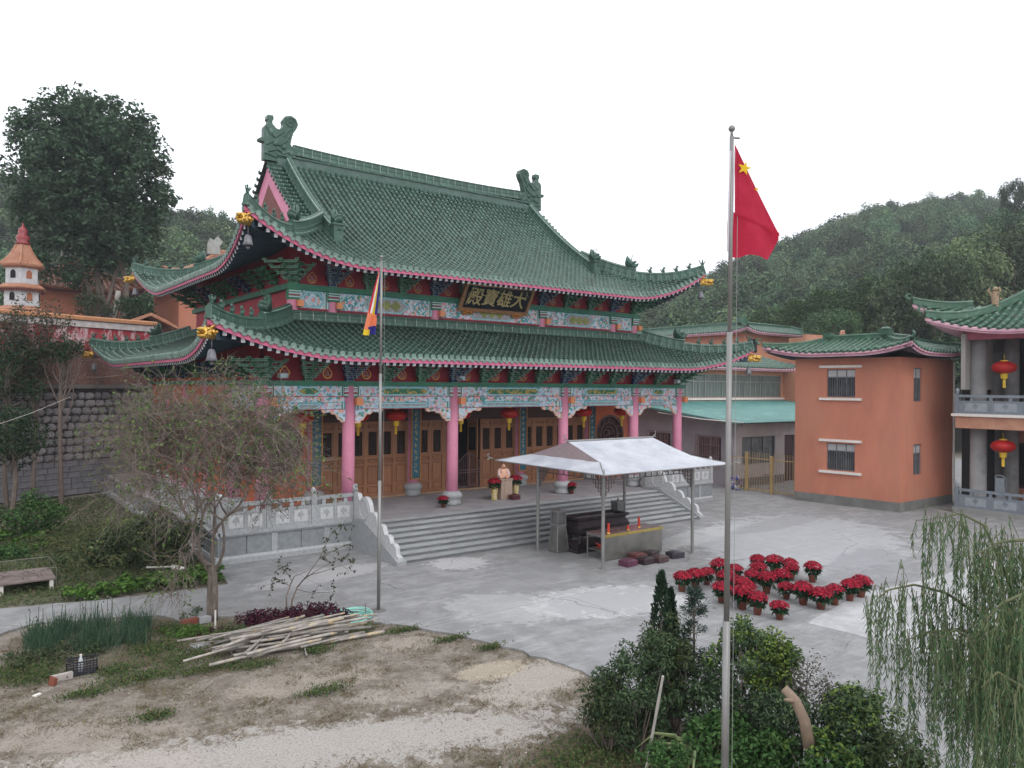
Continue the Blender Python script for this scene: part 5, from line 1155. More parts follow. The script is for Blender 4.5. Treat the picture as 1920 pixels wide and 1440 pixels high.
for (x, lab) in ((XC-7.61, 'blue couplet board on the inner column behind the leftmost doors'), (XC-3, 'blue couplet board on the inner column left of the open doorway'), (XC+3, 'blue couplet board on the inner column right of the open doorway'), (XC+7.61, 'blue couplet board on the inner column left of the right round window')):
    y = IY-.33; t = thing('couplet_board', lab, 'couplet board', (x, y, 1.75), 'couplet boards on the inner columns')
    mb = MB(); mb.box(x-.2, x+.2, y, y+.04, 1.8, 4.9); put(mb, 'board', [CB], t)
    mb = MB()
    for a in ((x-.25, x-.2, 1.75, 4.95), (x+.2, x+.25, 1.75, 4.95), (x-.2, x+.2, 1.75, 1.8), (x-.2, x+.2, 4.9, 4.95)): mb.box(a[0], a[1], y-.025, y+.05, a[2], a[3])
    z = 1.8
    while z < 4.9: mb.ball((x-.225, y-.03, z), .028, 6, 4); mb.ball((x+.225, y-.03, z), .028, 6, 4); z += .1
    put(mb, 'gilt_edge', [mat('orange_gilt', (.6, .3, .08))], t)
    r = random.Random(int(x*7)); mb = MB()
    for i in range(10):
        zc = 2.1+i*.285
        for j in range(6):
            a = r.choice([0, 0, 1.57, .7, -.7]); q = (x+r.uniform(-.05, .05), zc+r.uniform(-.08, .08)); l = r.uniform(.03, .065); mb.obox((q[0]-l*math.cos(a), y-.004, q[1]-l*math.sin(a)), (q[0]+l*math.cos(a), y-.004, q[1]+l*math.sin(a)), .014, .012, up=(0, 1, 0))
    put(mb, 'brush_strokes', [GT], t, 'stuff')
for (x, lab) in ((XC-10.3, 'grey floodlight on the green plate at the left corner bracket'), (XC-2.9, 'grey floodlight on the green plate above the third column'), (XC+10.3, 'grey floodlight on the green plate at the right corner bracket')):
    mb = MB(); mb.box(x-.16, x+.16, FY-.55, FY-.35, 6.12, 6.3, 0, rz=.2); mb.obox((x, FY-.25, 6.06), (x, FY-.42, 6.2), .04, .04); mb.box(x-.13, x+.13, FY-.57, FY-.55, 6.14, 6.28, 1, rz=.2)
    tag(put(mb, 'floodlight', [mat('floodlight_grey', (.35, .35, .36)), PALE]), lab, 'floodlight', 'floodlights under the lower eave')
# ------------------------------------------------------------------ flagpoles and flags
def pole(x, y, secs, lean, lab, capr):
    t = thing('flagpole', lab, 'flagpole', (x, y, 0)); L_ = lambda z: (x+lean[0]*z, y+lean[1]*z, z)
    for (z0, z1, r) in secs: mb = MB(); mb.tube([L_(z0), L_(z1)], r, 16); mb.tube([L_(z1-.04), L_(z1)], [r, r*.8], 16); put(mb, 'pole_section', [STEEL], t, smooth=True)
    z1 = secs[-1][1]; mb = MB(); mb.ball(L_(z1+.1), capr, 12, 8); mb.tube([L_(z1), L_(z1+.06)], .02, 6); mb.obox(L_(z1-.02), (L_(z1)[0]+.1, L_(z1)[1]-.05, z1-.02), .02, .02); put(mb, 'top_ball', [STEEL], t, smooth=True)
    mb = MB(); mb.tube([(L_(.9)[0]+.08, L_(.9)[1]-.05, .9), (L_(z1)[0]+.07, L_(z1)[1]-.05, z1-.05)], .004, 4); put(mb, 'halyard', [mat('rope_grey', (.3, .3, .3))], t)
    mb = MB(); mb.lathe([(.2, 0), (.2, .02), (secs[0][2]*1.1, .03)], 16, (x, y, 0)); put(mb, 'base_plate', [STEEL], t)
    return L_
L1 = pole(8.28, 6.27, [(0, 2.83, .05), (2.83, 6.62, .037), (6.62, 9.2, .028)], (.0035, -.0027), 'tall steel flagpole in the foreground flying the red flag', .045)
L2 = pole(9.24, 17.95, [(0, 3.4, .046), (3.4, 6.2, .04), (6.2, 9.15, .032)], (.001, 0), 'slimmer steel flagpole in front of the hall stairs with the striped flag', .05)
Rn = np.array([math.sin(YAW), -math.cos(YAW), 0]); Fn = np.array([math.cos(YAW), math.sin(YAW), 0])
FRED = mat('flag_red', (.6, .035, .08), (.52, .025, .06), rough=.8, scale=3, trans=.6); FYEL = mat('flag_yellow', (.85, .6, .02), rough=.7, trans=.3)
fl = thing('national_flag', 'limp red national flag with yellow stars on the tall flagpole', 'flag', L1(9.0))
O1 = np.array(L1(9.1)); O1 = O1+Rn*.04
def fp(a, b, dpt=0.): return O1+Rn*a+np.array([0, 0, b])+Fn*dpt
P = np.zeros((26, 30, 3))
for i, u in enumerate(np.linspace(0, 1, 26)):
    for j, v in enumerate(np.linspace(0, 1, 30)):
        a = .61*v*u; b = -v*(.93*(1-u)+1.21*u); P[i, j] = fp(a, b, (.05*math.sin(7*u+2*v)+.02*math.sin(15*u))*u*v-.02*v)
mb = MB(); mb.grid(P); put(mb, 'upper_fold', [FRED], fl, smooth=True)
top_e = [P[i, -1] for i in range(26)]
bot = np.array([(-.07, -1.38), (-.02, -1.47), (.08, -1.49), (.2, -1.45), (.34, -1.47), (.46, -1.52), (.56, -1.36), (.615, -1.24)]); tt = np.linspace(0, 1, 26)
Q = np.zeros((26, 14, 3))
for i, u in enumerate(tt):
    be = fp(np.interp(u, np.linspace(0, 1, 8), bot[:, 0]), np.interp(u, np.linspace(0, 1, 8), bot[:, 1]), .06+.05*math.sin(9*u))
    te = top_e[i]+Fn*.015-Rn*(.08*(1-u)**4)+np.array([0, 0, .05])
    for j, v in enumerate(np.linspace(0, 1, 14)): Q[i, j] = te*(1-v)+be*v+Fn*.05*math.sin(math.pi*v)*math.sin(8*u+1)
mb = MB(); mb.grid(Q); put(mb, 'lower_fold', [FRED], fl, smooth=True)
mb = MB(); mb.obox(fp(-.035, -.1, -.02), fp(-.06, -1.42, .0), .012, .07, 0, up=tuple(Rn)); put(mb, 'flag_sleeve', [mat('flag_sleeve_cloth', (.6, .55, .6))], fl)
def star(a0, b0, r, rot, dp): 
    o = [(r*(1 if i % 2 == 0 else .4)*math.cos(rot+i*math.pi/5), r*(1 if i % 2 == 0 else .4)*math.sin(rot+i*math.pi/5)) for i in range(10)]
    m = MB(); m.prism(o, fp(a0, b0, dp), Rn, np.array([0, 0, 1.]), Fn*.008, 0); put(m, 'star', [FYEL], fl)
star(.12, -.33, .095, 1.3, -.035); star(.285, -.6, .03, 1.0, -.02)
fb = thing('striped_flag', 'limp Buddhist flag striped blue, yellow, red, white and orange on the slimmer pole', 'flag', L2(9.0))
O2 = np.array(L2(9.05)); FC = [mat('flag_orange', (.85, .25, .12), trans=.3), mat('flag_crimson', (.6, .02, .04), trans=.3), mat('flag_white', (.8, .78, .78), trans=.3), FYEL, mat('flag_blue', (.03, .03, .25), trans=.3)]
P = np.zeros((17, 25, 3))
for i, u in enumerate(np.linspace(0, 1, 17)):
    for j, v in enumerate(np.linspace(0, 1, 25)):
        a = (-.46*(1-u)-.1*u*math.sin(math.pi*.5*v))*v**.85-.03; b = -.1-v*(1.72*(1-u)+1.75*u)-.03*math.sin(6*u); P[i, j] = O2+Rn*a+np.array([0, 0, b])+Fn*(.07*math.sin(9*u+2*v)*v)
V = P.reshape(-1, 3); strips = {}
for i in range(16):
    for j in range(24):
        u, v = i/16, j/24
        k = 1 if u < .2 else 2 if u < .5 else 3 if u < .68 else 4
        if v > .62+.1*(u): k = 0
        if v > .84 and u > .35: k = 4
        if v > .9 and u <= .45: k = 3
        strips.setdefault(k, []).append([i*25+j, (i+1)*25+j, (i+1)*25+j+1, i*25+j+1])
mb = MB()
for k, F in strips.items(): mb.arr(V, F, k)
put(mb, 'cloth', FC, fb, smooth=False)
# ------------------------------------------------------------------ smaller roofs
TGL = mat('village_green_glaze', (.04, .1, .065), (.07, .15, .1), rough=.32, scale=3, col3=(.2, .28, .22), s3=3, lo3=.6, hi3=.8, rnd=.1)
TGP = mat('village_green_pan', (.02, .06, .04), (.035, .09, .06), rough=.5, scale=3)
OGL = mat('orange_glaze', (.36, .16, .095), (.44, .22, .14), rough=.45, scale=3, col3=(.6, .35, .2), s3=2, lo3=.6, hi3=.8); OGP = mat('orange_pan', (.3, .1, .05), (.36, .14, .07), rough=.6)
def small_roof(R_, parent, sides, dm, gl, pn, fasc, amaxs=None, sp=.33, rname='tiled_roof', gab=None):
    root = bpy.data.objects.new(rname, None); C.objects.link(root); root.parent = parent; root.matrix_parent_inverse = Matrix.Translation(-WL[parent.name_full]); WL[root.name_full] = Vector((0, 0, 0))
    pan = MB(); t = MB(); 
    for side in sides:
        am = R_.wx if side in (0, 2) else R_.wy; fn = lambda a: max(min(am-abs(a), dm), .001)
        if gab and side in gab: fn = lambda a: dm
        slope_pan(pan, R_, side, -am, am, fn, 60, 8)
        As, m, p = slope_tiles(R_, side, am, fn, sp, .45); m = m.copy(); m[:, :, 0] *= 1.15; m[:, :, 2] *= 1.15; t.inst(TV, TF, m, p, TM)
        n = len(As)
        for a in As:
            q = R_.pt(side, a, 0., .05).reshape(3); t.ball(q, (.09, .09, .1), 6, 4, 0)
        for k, (z0, z1, d0, mm) in enumerate(fasc):
            b = MB(); board(b, R_, side, am, d0, z0, d0+.12, z1, 0, 41); put(b, 'eave_board', [mm], root)
        s_ = MB(); G = [R_.along(side, a, np.linspace(.1, max(min(am-abs(a), 1.6), .11), 4), fasc[-1][1]+.01) for a in np.linspace(-am, am, 41)]; s_.grid(G); put(s_, 'soffit', [fasc[-1][3]], root)
    put(pan, 'pan_tiles', [pn], root, 'stuff', True); put(t, 'roll_tiles', [gl, LIP if gl is not OGL else OGP], root, 'stuff', True); return root
def small_ridge(pts, root, w_, h_, m, name='ridge', curl=None):
    mb = MB(); P = np.asarray(pts, float); D = np.gradient(P, axis=0); D /= np.linalg.norm(D, axis=1)[:, None]; S = np.cross((0, 0, 1), D); S /= np.linalg.norm(S, axis=1)[:, None]; Z = np.array([[0, 0, 1.]])
    ring = [P-S*w_*.5, P-S*w_*.5+Z*h_*.3, P-S*w_*.4+Z*h_*.35, P-S*w_*.4+Z*h_*.8, P-S*w_*.55+Z*h_*.85, P+Z*h_*1.02, P+S*w_*.55+Z*h_*.85, P+S*w_*.4+Z*h_*.8, P+S*w_*.4+Z*h_*.35, P+S*w_*.5+Z*h_*.3, P+S*w_*.5]
    mb.grid(np.stack(ring, 0)); mb.tube(P+Z*h_*.95, w_*.28, 6)
    if curl is not None:
        e = P[0]; d = -D[0]; d = nrm([d[0], d[1], 0]); mb.tube([e+d*(.12+.2*math.sin(t)*(1-t/9))+np.array([0, 0, h_*.7+.2*(1-math.cos(t))*(1-t/9)]) for t in np.linspace(0, curl, 14)], [.07*(1-i/18) for i in range(14)], 6)
    return put(mb, name, [m], root, smooth=False)
WHITE = mat('white_trim', (.74, .7, .66), (.66, .62, .58), rough=.7, scale=4); OB = mat('orange_render', (.53, .2, .125), (.44, .165, .11), rough=.85, scale=1.1, stretch=(1, 1, .35), bump=.08, bscale=40, col3=(.47, .2, .13), s3=.45, lo3=.44, hi3=.62)
CEM = mat('stained_cement', (.2, .2, .19), (.14, .14, .13), rough=.9, scale=1.5, bump=.2)
GLS = mat('window_glass', (.03, .035, .04), (.1, .11, .12), rough=.12, scale=1.6, spec=.8); ALU = mat('grey_window_frame', (.16, .16, .17), (.12, .12, .13), rough=.5)
SHUT = mat('pale_blind', (.42, .42, .43), (.34, .34, .35), rough=.6, scale=1, stretch=(.3, .3, 9))
ow = thing('orange_building', 'two-storey orange rendered house with green tiled roof on the right of the yard', 'building', (39, 20.5, 0))
A_, B_, C3, D_ = (36.74, 17.82), (36.27, 23.1), (42.1, 23.3), (42.14, 17.74)
def quadprism(q, z0, z1, m, name, par, off=0., lx=None):
    c = np.mean(q, axis=0); P = [tuple(np.array(p)+nrm(np.array(p)-c)*off) for p in q]; mb = MB(); V = [(x, y, z) for z in (z0, z1) for x, y in P]
    mb.arr(V, [[0, 1, 5, 4], [1, 2, 6, 5], [2, 3, 7, 6], [3, 0, 4, 7], [4, 5, 6, 7], [0, 3, 2, 1]]); return put(mb, name, [m], par)
quadprism([A_, B_, C3, D_], .0, .46, CEM, 'plinth', ow, .03)
lf_ = lambda t, o=0.: np.array([A_[0]+(B_[0]-A_[0])*t-o, A_[1]+(B_[1]-A_[1])*t])
rf_ = lambda t, o=0.: np.array([A_[0]+(D_[0]-A_[0])*t, A_[1]+(D_[1]-A_[1])*t-o])
def face_wall(f, L_, holes, z0, z1, inward, m, name, par):
    """wall face with window holes cut out: f(t) -> xy, holes = (t0, t1, z0, z1)"""
    ts = sorted({0., 1.} | {h[0] for h in holes} | {h[1] for h in holes}); zs = sorted({z0, z1} | {h[2] for h in holes} | {h[3] for h in holes}); mb = MB()
    for a, b in zip(ts[:-1], ts[1:]):
        for c_, d in zip(zs[:-1], zs[1:]):
            if any(h[0] <= a and b <= h[1] and h[2] <= c_ and d <= h[3] for h in holes): continue
            p, q = f(a), f(b); mb.arr([(p[0], p[1], c_), (q[0], q[1], c_), (q[0], q[1], d), (p[0], p[1], d)], [[0, 1, 2, 3]])
    for (t0, t1, a, b) in holes:
        p, q, p2, q2 = f(t0), f(t1), f(t0)+inward, f(t1)+inward
        for w1, w2, w3, w4 in (((*p, a), (*q, a), (*q2, a), (*p2, a)), ((*p, b), (*p2, b), (*q2, b), (*q, b)), ((*p, a), (*p2, a), (*p2, b), (*p, b)), ((*q, a), (*q, b), (*q2, b), (*q2, a))): mb.arr([w1, w2, w3, w4], [[0, 1, 2, 3]])
    return put(mb, name, [m], par)
LH = [(.405, .68, 5.47, 6.88), (.405, .68, 1.75, 3.12)]; RH = [(.24, .4, 5.3, 6.95), (.24, .4, 1.7, 3.2)]
face_wall(lf_, 1, LH, .46, 7.45, np.array([.25, 0]), OB, 'wall', ow); face_wall(rf_, 1, RH, .46, 7.45, np.array([0, .25]), OB, 'wall', ow)
mb = MB(); mb.arr([(*B_, .46), (*C3, .46), (*C3, 7.45), (*B_, 7.45), (*D_, .46), (*D_, 7.45)], [[0, 1, 2, 3], [1, 4, 5, 2]]); mb.box(37.2, 41.9, 18.3, 22.9, .5, 7.4, 1); put(mb, 'wall', [OB, DARK], ow)
def window(f, h, inw, par, cols, rows, blind=.3, grille=True):
    p, q = f(h[0])+inw*.5, f(h[1])+inw*.5; o = nrm(-inw); L_ = np.linalg.norm(q-p); d = (q-p)/L_
    fr = MB(); z0, z1 = h[2], h[3]
    def bar(a, b, za, zb, off=0., m=0): fr.obox((p[0]+d[0]*a+o[0]*off, p[1]+d[1]*a+o[1]*off, (za+zb)/2), (p[0]+d[0]*b+o[0]*off, p[1]+d[1]*b+o[1]*off, (za+zb)/2), .05, zb-za, m)
    for i in range(cols+1): bar(max(0, L_*i/cols-.03), min(L_, L_*i/cols+.03), z0, z1)
    for z in (z0, z0+(z1-z0)*(1-blind), z1-.05): bar(0, L_, z, z+.05, .004)
    if grille:
        for i in range(1, int(L_/.12)): bar(i*.12-.006, i*.12+.006, z0, z0+(z1-z0)*(1-blind), .03)
    w_ = put(fr, 'window', [ALU], par)
    g = MB(); a = p-o*.03; b = q-o*.03; g.obox((*a, (z0+z1)/2), (*b, (z0+z1)/2), .01, z1-z0); put(g, 'pane', [GLS], w_)
    if blind > .05:
        g = MB(); a = p-o*.0; b = q-o*.0; g.obox((*a, z1-(z1-z0)*blind/2), (*b, z1-(z1-z0)*blind/2), .03, (z1-z0)*blind-.06); put(g, 'blind', [SHUT], w_)
for h in LH: 
    window(lf_, h, np.array([.25, 0]), ow, 3, 1, .3)
    for z in (h[3]+.14, h[2]-.1): mb = MB(); a, b = lf_(.34, .04), lf_(.745, .04); mb.obox((*a, z), (*b, z), .14, .12); put(mb, 'window_ledge', [WHITE], ow)
for h in RH: window(rf_, h, np.array([0, .25]), ow, 2, 1, .32)
mb = MB(); mb.tube([(D_[0]-.12, D_[1]-.12, .1), (D_[0]-.12, D_[1]-.12, 7.3)], .055, 8); put(mb, 'drain_pipe', [WHITE], ow)
OR_ = Roof(39.05, 20.6, 3.35, 3.65, lambda d: 7.72+.3*d+.02*d*d, .42, 2.6, .3, 2.5)
FA = [(-.02, -.1, .0, PINK_L), (-.1, -.13, .03, PINK_T), (-.13, -.24, .08, PINK_L), (-.24, -.32, .25, mat('blue_black_eave', (.05, .06, .08)))]
rr = small_roof(OR_, ow, (0, 1, 2, 3), 2.1, TGL, TGP, FA)
c4 = [(39.05+sx*1.25, 20.6+sy*1.55, OR_.prof(2.1)) for sx, sy in ((-1, -1), (-1, 1), (1, 1), (1, -1))]
mb = MB(); mb.box(39.05-1.25, 39.05+1.25, 20.6-1.55, 20.6+1.55, 8.2, 8.58); put(mb, 'roof_deck', [CEM], rr)
for a, b in zip(c4, c4[1:]+c4[:1]): small_ridge([a, tuple((np.array(a)+b)/2), b], rr, .2, .26, TGL)
for sx, sy in ((-1, -1), (-1, 1), (1, -1)):
    P = [OR_.pt(0 if sy < 0 else 2, sx*(3.35-d), d).reshape(3) for d in np.linspace(0, 2.1, 10)]; small_ridge(P, rr, .16, .2, TGL, curl=5)
mb = MB(); mb.box(37.55, 38.05, 18.8, 19.3, 8.6, 8.85); mb.ball((37.8, 19.05, 8.9), (.3, .25, .12)); put(mb, 'ridge_ornament', [TGL], rr)
mb = MB(); mb.box(37.6, 38.0, 21.9, 22.35, 8.6, 8.85); put(mb, 'ridge_ornament', [TGL], rr)
# ------------------------------------------------------------------ pavilion at the right edge
PSTONE = mat('blue_grey_stone', (.2, .23, .26), (.17, .19, .22), rough=.75, scale=5, rnd=.06); PSTL = mat('blue_grey_stone_light', (.3, .33, .36), (.25, .28, .31), rough=.75, scale=5)
PCOL = mat('grey_concrete_column', (.3, .3, .3), (.24, .24, .24), rough=.85, scale=1.2, bump=.15, col3=(.2, .2, .2), s3=.8)
pv = thing('two_storey_pavilion', 'two-storey pavilion with grey columns and balconies at the right edge of the yard', 'pavilion', (43, 12, 0))
mb = MB(); mb.box(39.2, 50, 2, 16.5, -.02, .25); put(mb, 'platform', [mat('platform_stone', (.28, .28, .27), (.22, .22, .21), scale=2)], pv)
mb = MB(); mb.box(39.3, 50, 2, 16.42, 4.05, 4.62); put(mb, 'balcony_slab', [mat('pale_orange_render', (.5, .26, .17), (.42, .2, .13), scale=2)], pv)
mb = MB(); mb.box(39.15, 50, 2, 16.55, 4.62, 4.75); put(mb, 'balcony_edge', [WHITE], pv)
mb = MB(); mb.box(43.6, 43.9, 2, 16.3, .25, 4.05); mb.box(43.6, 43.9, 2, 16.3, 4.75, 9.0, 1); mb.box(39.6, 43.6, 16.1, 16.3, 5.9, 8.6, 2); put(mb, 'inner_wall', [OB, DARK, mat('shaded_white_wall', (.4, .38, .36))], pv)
mb = MB(); mb.box(41.2, 43.6, 16.0, 16.3, .25, 4.05); mb.box(42.9, 50, 16.45, 17.6, 0, 8.6); mb.box(41.0, 41.6, 16.02, 16.3, 4.75, 8.6); put(mb, 'dark_gap_fill', [mat('gap_shade_black', (.03, .03, .035))], pv)  # near-black boxes added to fill the gap; its shade is in the colour
for (x, y, r) in ((40.4, 15.82, .36), (43.1, 16.0, .3), (40.4, 11.2, .36), (42.6, 15.2, .34)):
    for z0, z1 in ((.25, 4.05), (4.75, 8.6)): mb = MB(); mb.lathe([(r*1.25, 0), (r*1.25, .12), (r, .2), (r, z1-z0)], 20, (x, y, z0)); put(mb, 'column', [PCOL], pv, smooth=True)
mb = MB(); mb.lathe([(1.15, 0), (1.15, .03), (1.0, .035), (1, .0)], 32); me = mb.mesh('round_window', [mat('pavilion_window', (.05, .02, .02), (.02, .01, .01), scale=5)], False); rw = place(None, me, pv, Matrix.Translation((43.58, 14.9, 2.1)) @ Matrix.Rotation(-math.pi/2, 4, 'Y'), 'round_window')
mb = MB(); mb.lathe([(1.0, 0), (0, .002)], 32); me = mb.mesh('dark_pane', [DARK]); place(None, me, rw, Matrix.Translation((43.575, 14.9, 2.1)) @ Matrix.Rotation(-math.pi/2, 4, 'Y'), 'dark_pane'); rw.children[0].matrix_parent_inverse = rw.matrix_basis.inverted()
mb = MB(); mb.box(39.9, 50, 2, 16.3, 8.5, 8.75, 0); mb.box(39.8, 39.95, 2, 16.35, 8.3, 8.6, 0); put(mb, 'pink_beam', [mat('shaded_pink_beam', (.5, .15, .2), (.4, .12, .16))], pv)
P1 = Roof(44.2, 9.0, 5.9, 7.75, lambda d: 8.65+.34*d+.1*d*d, .7, 3.2, .45, 3.2); P2 = Roof(43.6, 14.1, 3.9, 3.9, lambda d: 9.35+.35*d, .85, 3.0, .45, 3)
FB = [(-.02, -.14, .0, PINK_L), (-.14, -.17, .03, PINK_T), (-.17, -.26, .08, PINK_L)]
r1 = small_roof(P1, pv, (0, 1, 2), 4.4, TGL, TGP, FB); r2 = small_roof(P2, pv, (1, 2), 1.6, TGL, TGP, FB, rname='upper_tiled_roof')
for R_, rt, dmx in ((P1, r1, 4.4), (P2, r2, 1.6)):
    P = [R_.pt(2, -(R_.wx-d), d).reshape(3) for d in np.linspace(0, dmx, 12)]; small_ridge(P, rt, .2, .34, TGL, curl=5)
q = P1.pt(2, -(P1.wx-1.8), 1.8).reshape(3)+np.array([0, 0, .3])
mb = MB(); r = random.Random(1); mb.tube([q, q+np.array([0, 0, .45]), q+np.array([0, 0, .62])], [.15, .17, .1], 10); mb.ball(q+np.array([0, 0, .74]), .11, 10, 7)
for s_ in (-1, 1): mb.tube([q+np.array([0, s_*.1, .5]), q+np.array([-.1, s_*.26, .62]), q+np.array([-.12, s_*.2, .82])], [.06, .05, .04], 6); mb.tube([q+np.array([0, s_*.07, .1]), q+np.array([0, s_*.08, -.1])], .07, 6)
for i in range(12): mb.ball(q+np.array([r.uniform(-.16, .16), r.uniform(-.2, .2), r.uniform(0, .6)]), r.uniform(.04, .07), 6, 4)
tag(put(mb, 'roof_statue', [mat('weathered_gilt', (.3, .2, .12), (.4, .3, .2), rough=.5, scale=9)]), 'weathered gilt guardian statuette on the corner ridge of the right pavilion', 'statuette')
def rail2(y0, y1, z, lab): return balustrade((39.32, y0), (39.32, y1), z, 4, lab, 'pavilion balustrades', PSTONE, PSTL, .9)
rail2(16.33, 4.6, .25, 'blue-grey stone balustrade on the ground floor of the right pavilion'); rail2(16.33, 4.6, 4.75, 'blue-grey stone balustrade on the upper balcony of the right pavilion')
balustrade((39.32, 16.4), (43.5, 16.4), 4.75, 1, 'short return of the balcony balustrade beside the orange house', 'pavilion balustrades', PSTONE, PSTL, .9, skip=(0,))
lantern(39.95, 14.55, 6.95, 'large red lantern on the upper balcony of the right pavilion', 'red lanterns on the right pavilion', 1.22); lantern(39.95, 14.58, 3.25, 'large red lantern on the ground floor of the right pavilion, before the round window', 'red lanterns on the right pavilion', 1.22)
t = thing('stone_incense_box', 'small pale stone lantern box behind the ground floor rail of the pavilion', 'stone lantern', (40.9, 15.0, .25))
mb = MB(); mb.box(40.75, 41.05, 14.85, 15.15, .25, 1.0); put(mb, 'base', [PSTL], t); mb = MB(); mb.box(40.72, 40.78, 14.8, 15.2, 1.0, 1.6); mb.box(41.02, 41.08, 14.8, 15.2, 1.0, 1.6); mb.box(40.72, 41.08, 14.8, 15.2, 1.6, 1.66); mb.tube([(40.7, 15.0+.2*math.cos(a), 1.66+.14*math.sin(a)) for a in np.linspace(0, 3.14, 8)], .03, 5); put(mb, 'housing', [PSTL], t)
# ------------------------------------------------------------------ grey annex with teal sheet roof
an = thing('grey_annex', 'low lilac-grey annex with barred windows and a teal sheet metal roof', 'annex', (41, 33, 0)); GW = mat('lilac_grey_wall', (.36, .34, .37), (.3, .28, .31), rough=.85, scale=.8, bump=.05, col3=(.38, .36, .38), s3=.5, lo3=.5, hi3=.7); GWL = mat('pale_front_wall', (.44, .4, .39), (.37, .34, .34), rough=.85, scale=1)
fl_ = lambda t, o=0.: np.array([37.5-o, 27.9+t*9]); ff_ = lambda t, o=0.: np.array([37.5+t*8, 27.9-o])
LH2 = [(.1, .29, 1.4, 2.92), (.54, .745, 1.45, 2.98)]; FH2 = [(.1, .52, 1.3, 2.95), (.645, .79, .02, 2.95)]
mbw = face_wall(fl_, 1, LH2, 0, 3.75, np.array([.2, 0]), GW, 'wall', an); face_wall(ff_, 1, FH2, 0, 3.75, np.array([0, .2]), GWL, 'wall', an)
mb = MB(); mb.poly([(37.5, 27.9, 3.75), (37.5, 36.9, 3.75), (37.5, 36.9, 4.7)], [[0, 1, 2]]); mb.box(38, 45, 28.4, 36.5, 0.01, 3.7, 1); mb.box(37.38, 37.62, 27.8, 28.0, 0, 3.9, 0); put(mb, 'wall', [GW, DARK], an)
IRB = mat('rusty_window_bars', (.22, .1, .1), (.3, .2, .2), rough=.7, scale=8)
for (f, h, inw) in ((fl_, LH2[0], np.array([.2, 0])), (fl_, LH2[1], np.array([.2, 0]))):
    window(f, h, inw, an, 2, 1, .02, False); p, q = f(h[0], .25), f(h[1], .25); g = MB(); n = 13
    for i in range(n+1): c_ = p+(q-p)*i/n; g.obox((*c_, h[2]-.05), (*c_, h[3]+.1), .025, .025)
    for z in (h[2]-.05, (h[2]+h[3])/2+.3, h[2]+.4, h[3]+.1): g.obox((*p, z), (*q, z), .03, .03)
    for c_ in (p, q):
        for z in (h[2]-.05, h[3]+.1): g.obox((*c_, z), (c_[0]+.25, c_[1], z), .03, .03)
    put(g, 'window_bars', [IRB], an)
window(ff_, FH2[0], np.array([0, .2]), an, 3, 1, .02, False)
mb = MB(); mb.box(37.55+8*.645, 37.45+8*.79, 28.0, 28.08, .02, 2.9); put(mb, 'door', [mat('dark_red_door', (.05, .02, .025))], an)
mb = MB(); mb.box(37.4, 42.6, 27.86, 27.9, 0, .5); put(mb, 'cobbled_base', [mat('cobbled_base', (.2, .18, .17), (.1, .09, .09), scale=9, bump=.8)], an)
TS = mat('teal_sheet', (.09, .23, .21), (.11, .27, .25), rough=.45, scale=1, col3=(.2, .45, .4), s3=.8, lo3=.55, hi3=.75); mb = MB(); X = np.arange(36.9, 57.5, .08); P = np.zeros((len(X), 6, 3))
for i, x in enumerate(X):
    for j, v in enumerate(np.linspace(0, 1, 6)): P[i, j] = (x, 27.2+v*9.6, 3.84+v*1.05+(.035 if i % 4 in (0, 1) else 0))
mb.grid(P); mb.grid((P-np.array([0, 0, .01]))[::-1]); mb.obox((36.88, 27.2, 3.83), (36.88, 36.8, 4.88), .06, .12); put(mb, 'sheet_roof', [TS], an)
mb = MB(); mb.tube([(29.9, 27, 4.6), (33, 26.6, 4.2), (37.2, 27.0, 3.9)], .03, 5); tag(put(mb, 'white_cable', [WHITE]), 'white cable sagging from the hall to the teal annex roof', 'cable')
# yellow gate between annex and house
YS = mat('yellow_gate_paint', (.46, .33, .15), (.4, .28, .13), rough=.5, scale=4); YW = mat('cream_gate_paint', (.5, .44, .3), (.4, .36, .26), rough=.5)
gt = thing('yellow_gate', 'yellow steel gate closing the gap between the annex and the orange house', 'gate', (37.1, 25.4, 0))
for y, h in ((26.7, 2.25), (25.05, 2.1), (23.55, 2.05)): mb = MB(); mb.box(37.02, 37.16, y-.07, y+.07, 0, h); put(mb, 'post', [YS], gt)
mb = MB()
for z in (1.9, .15): mb.obox((37.09, 27.85, z), (37.09, 23.4, z), .05, .05)
put(mb, 'rail', [YS], gt)
for y in np.arange(23.6, 27.8, .16):
    if min(abs(y-v) for v in (26.7, 25.05, 23.55)) < .08: continue
    mb = MB(); mb.obox((37.09, y, .02), (37.09, y, 2.25 if y < 26.7 else 1.9), .022, .022); put(mb, 'bar', [YS if y < 26.5 else YW], gt)
mb = MB(); mb.box(36.98, 37.03, 25.2, 25.5, 1.05, 1.09); put(mb, 'bolt', [IRB], gt)
mb = MB(); 
for i in range(30): mb.ball((37.0+random.uniform(-.2, .1), 27.3+random.uniform(-.4, .4), random.uniform(.05, .75)), random.uniform(.05, .11), 6, 4, i % 3)
tag(put(mb, 'plastic_bundle', [mat('blue_plastic', (.12, .13, .35)), mat('white_plastic', (.6, .6, .62)), mat('purple_cloth', (.3, .18, .3))]), 'heap of blue, white and purple plastic bags by the annex corner', 'bags')
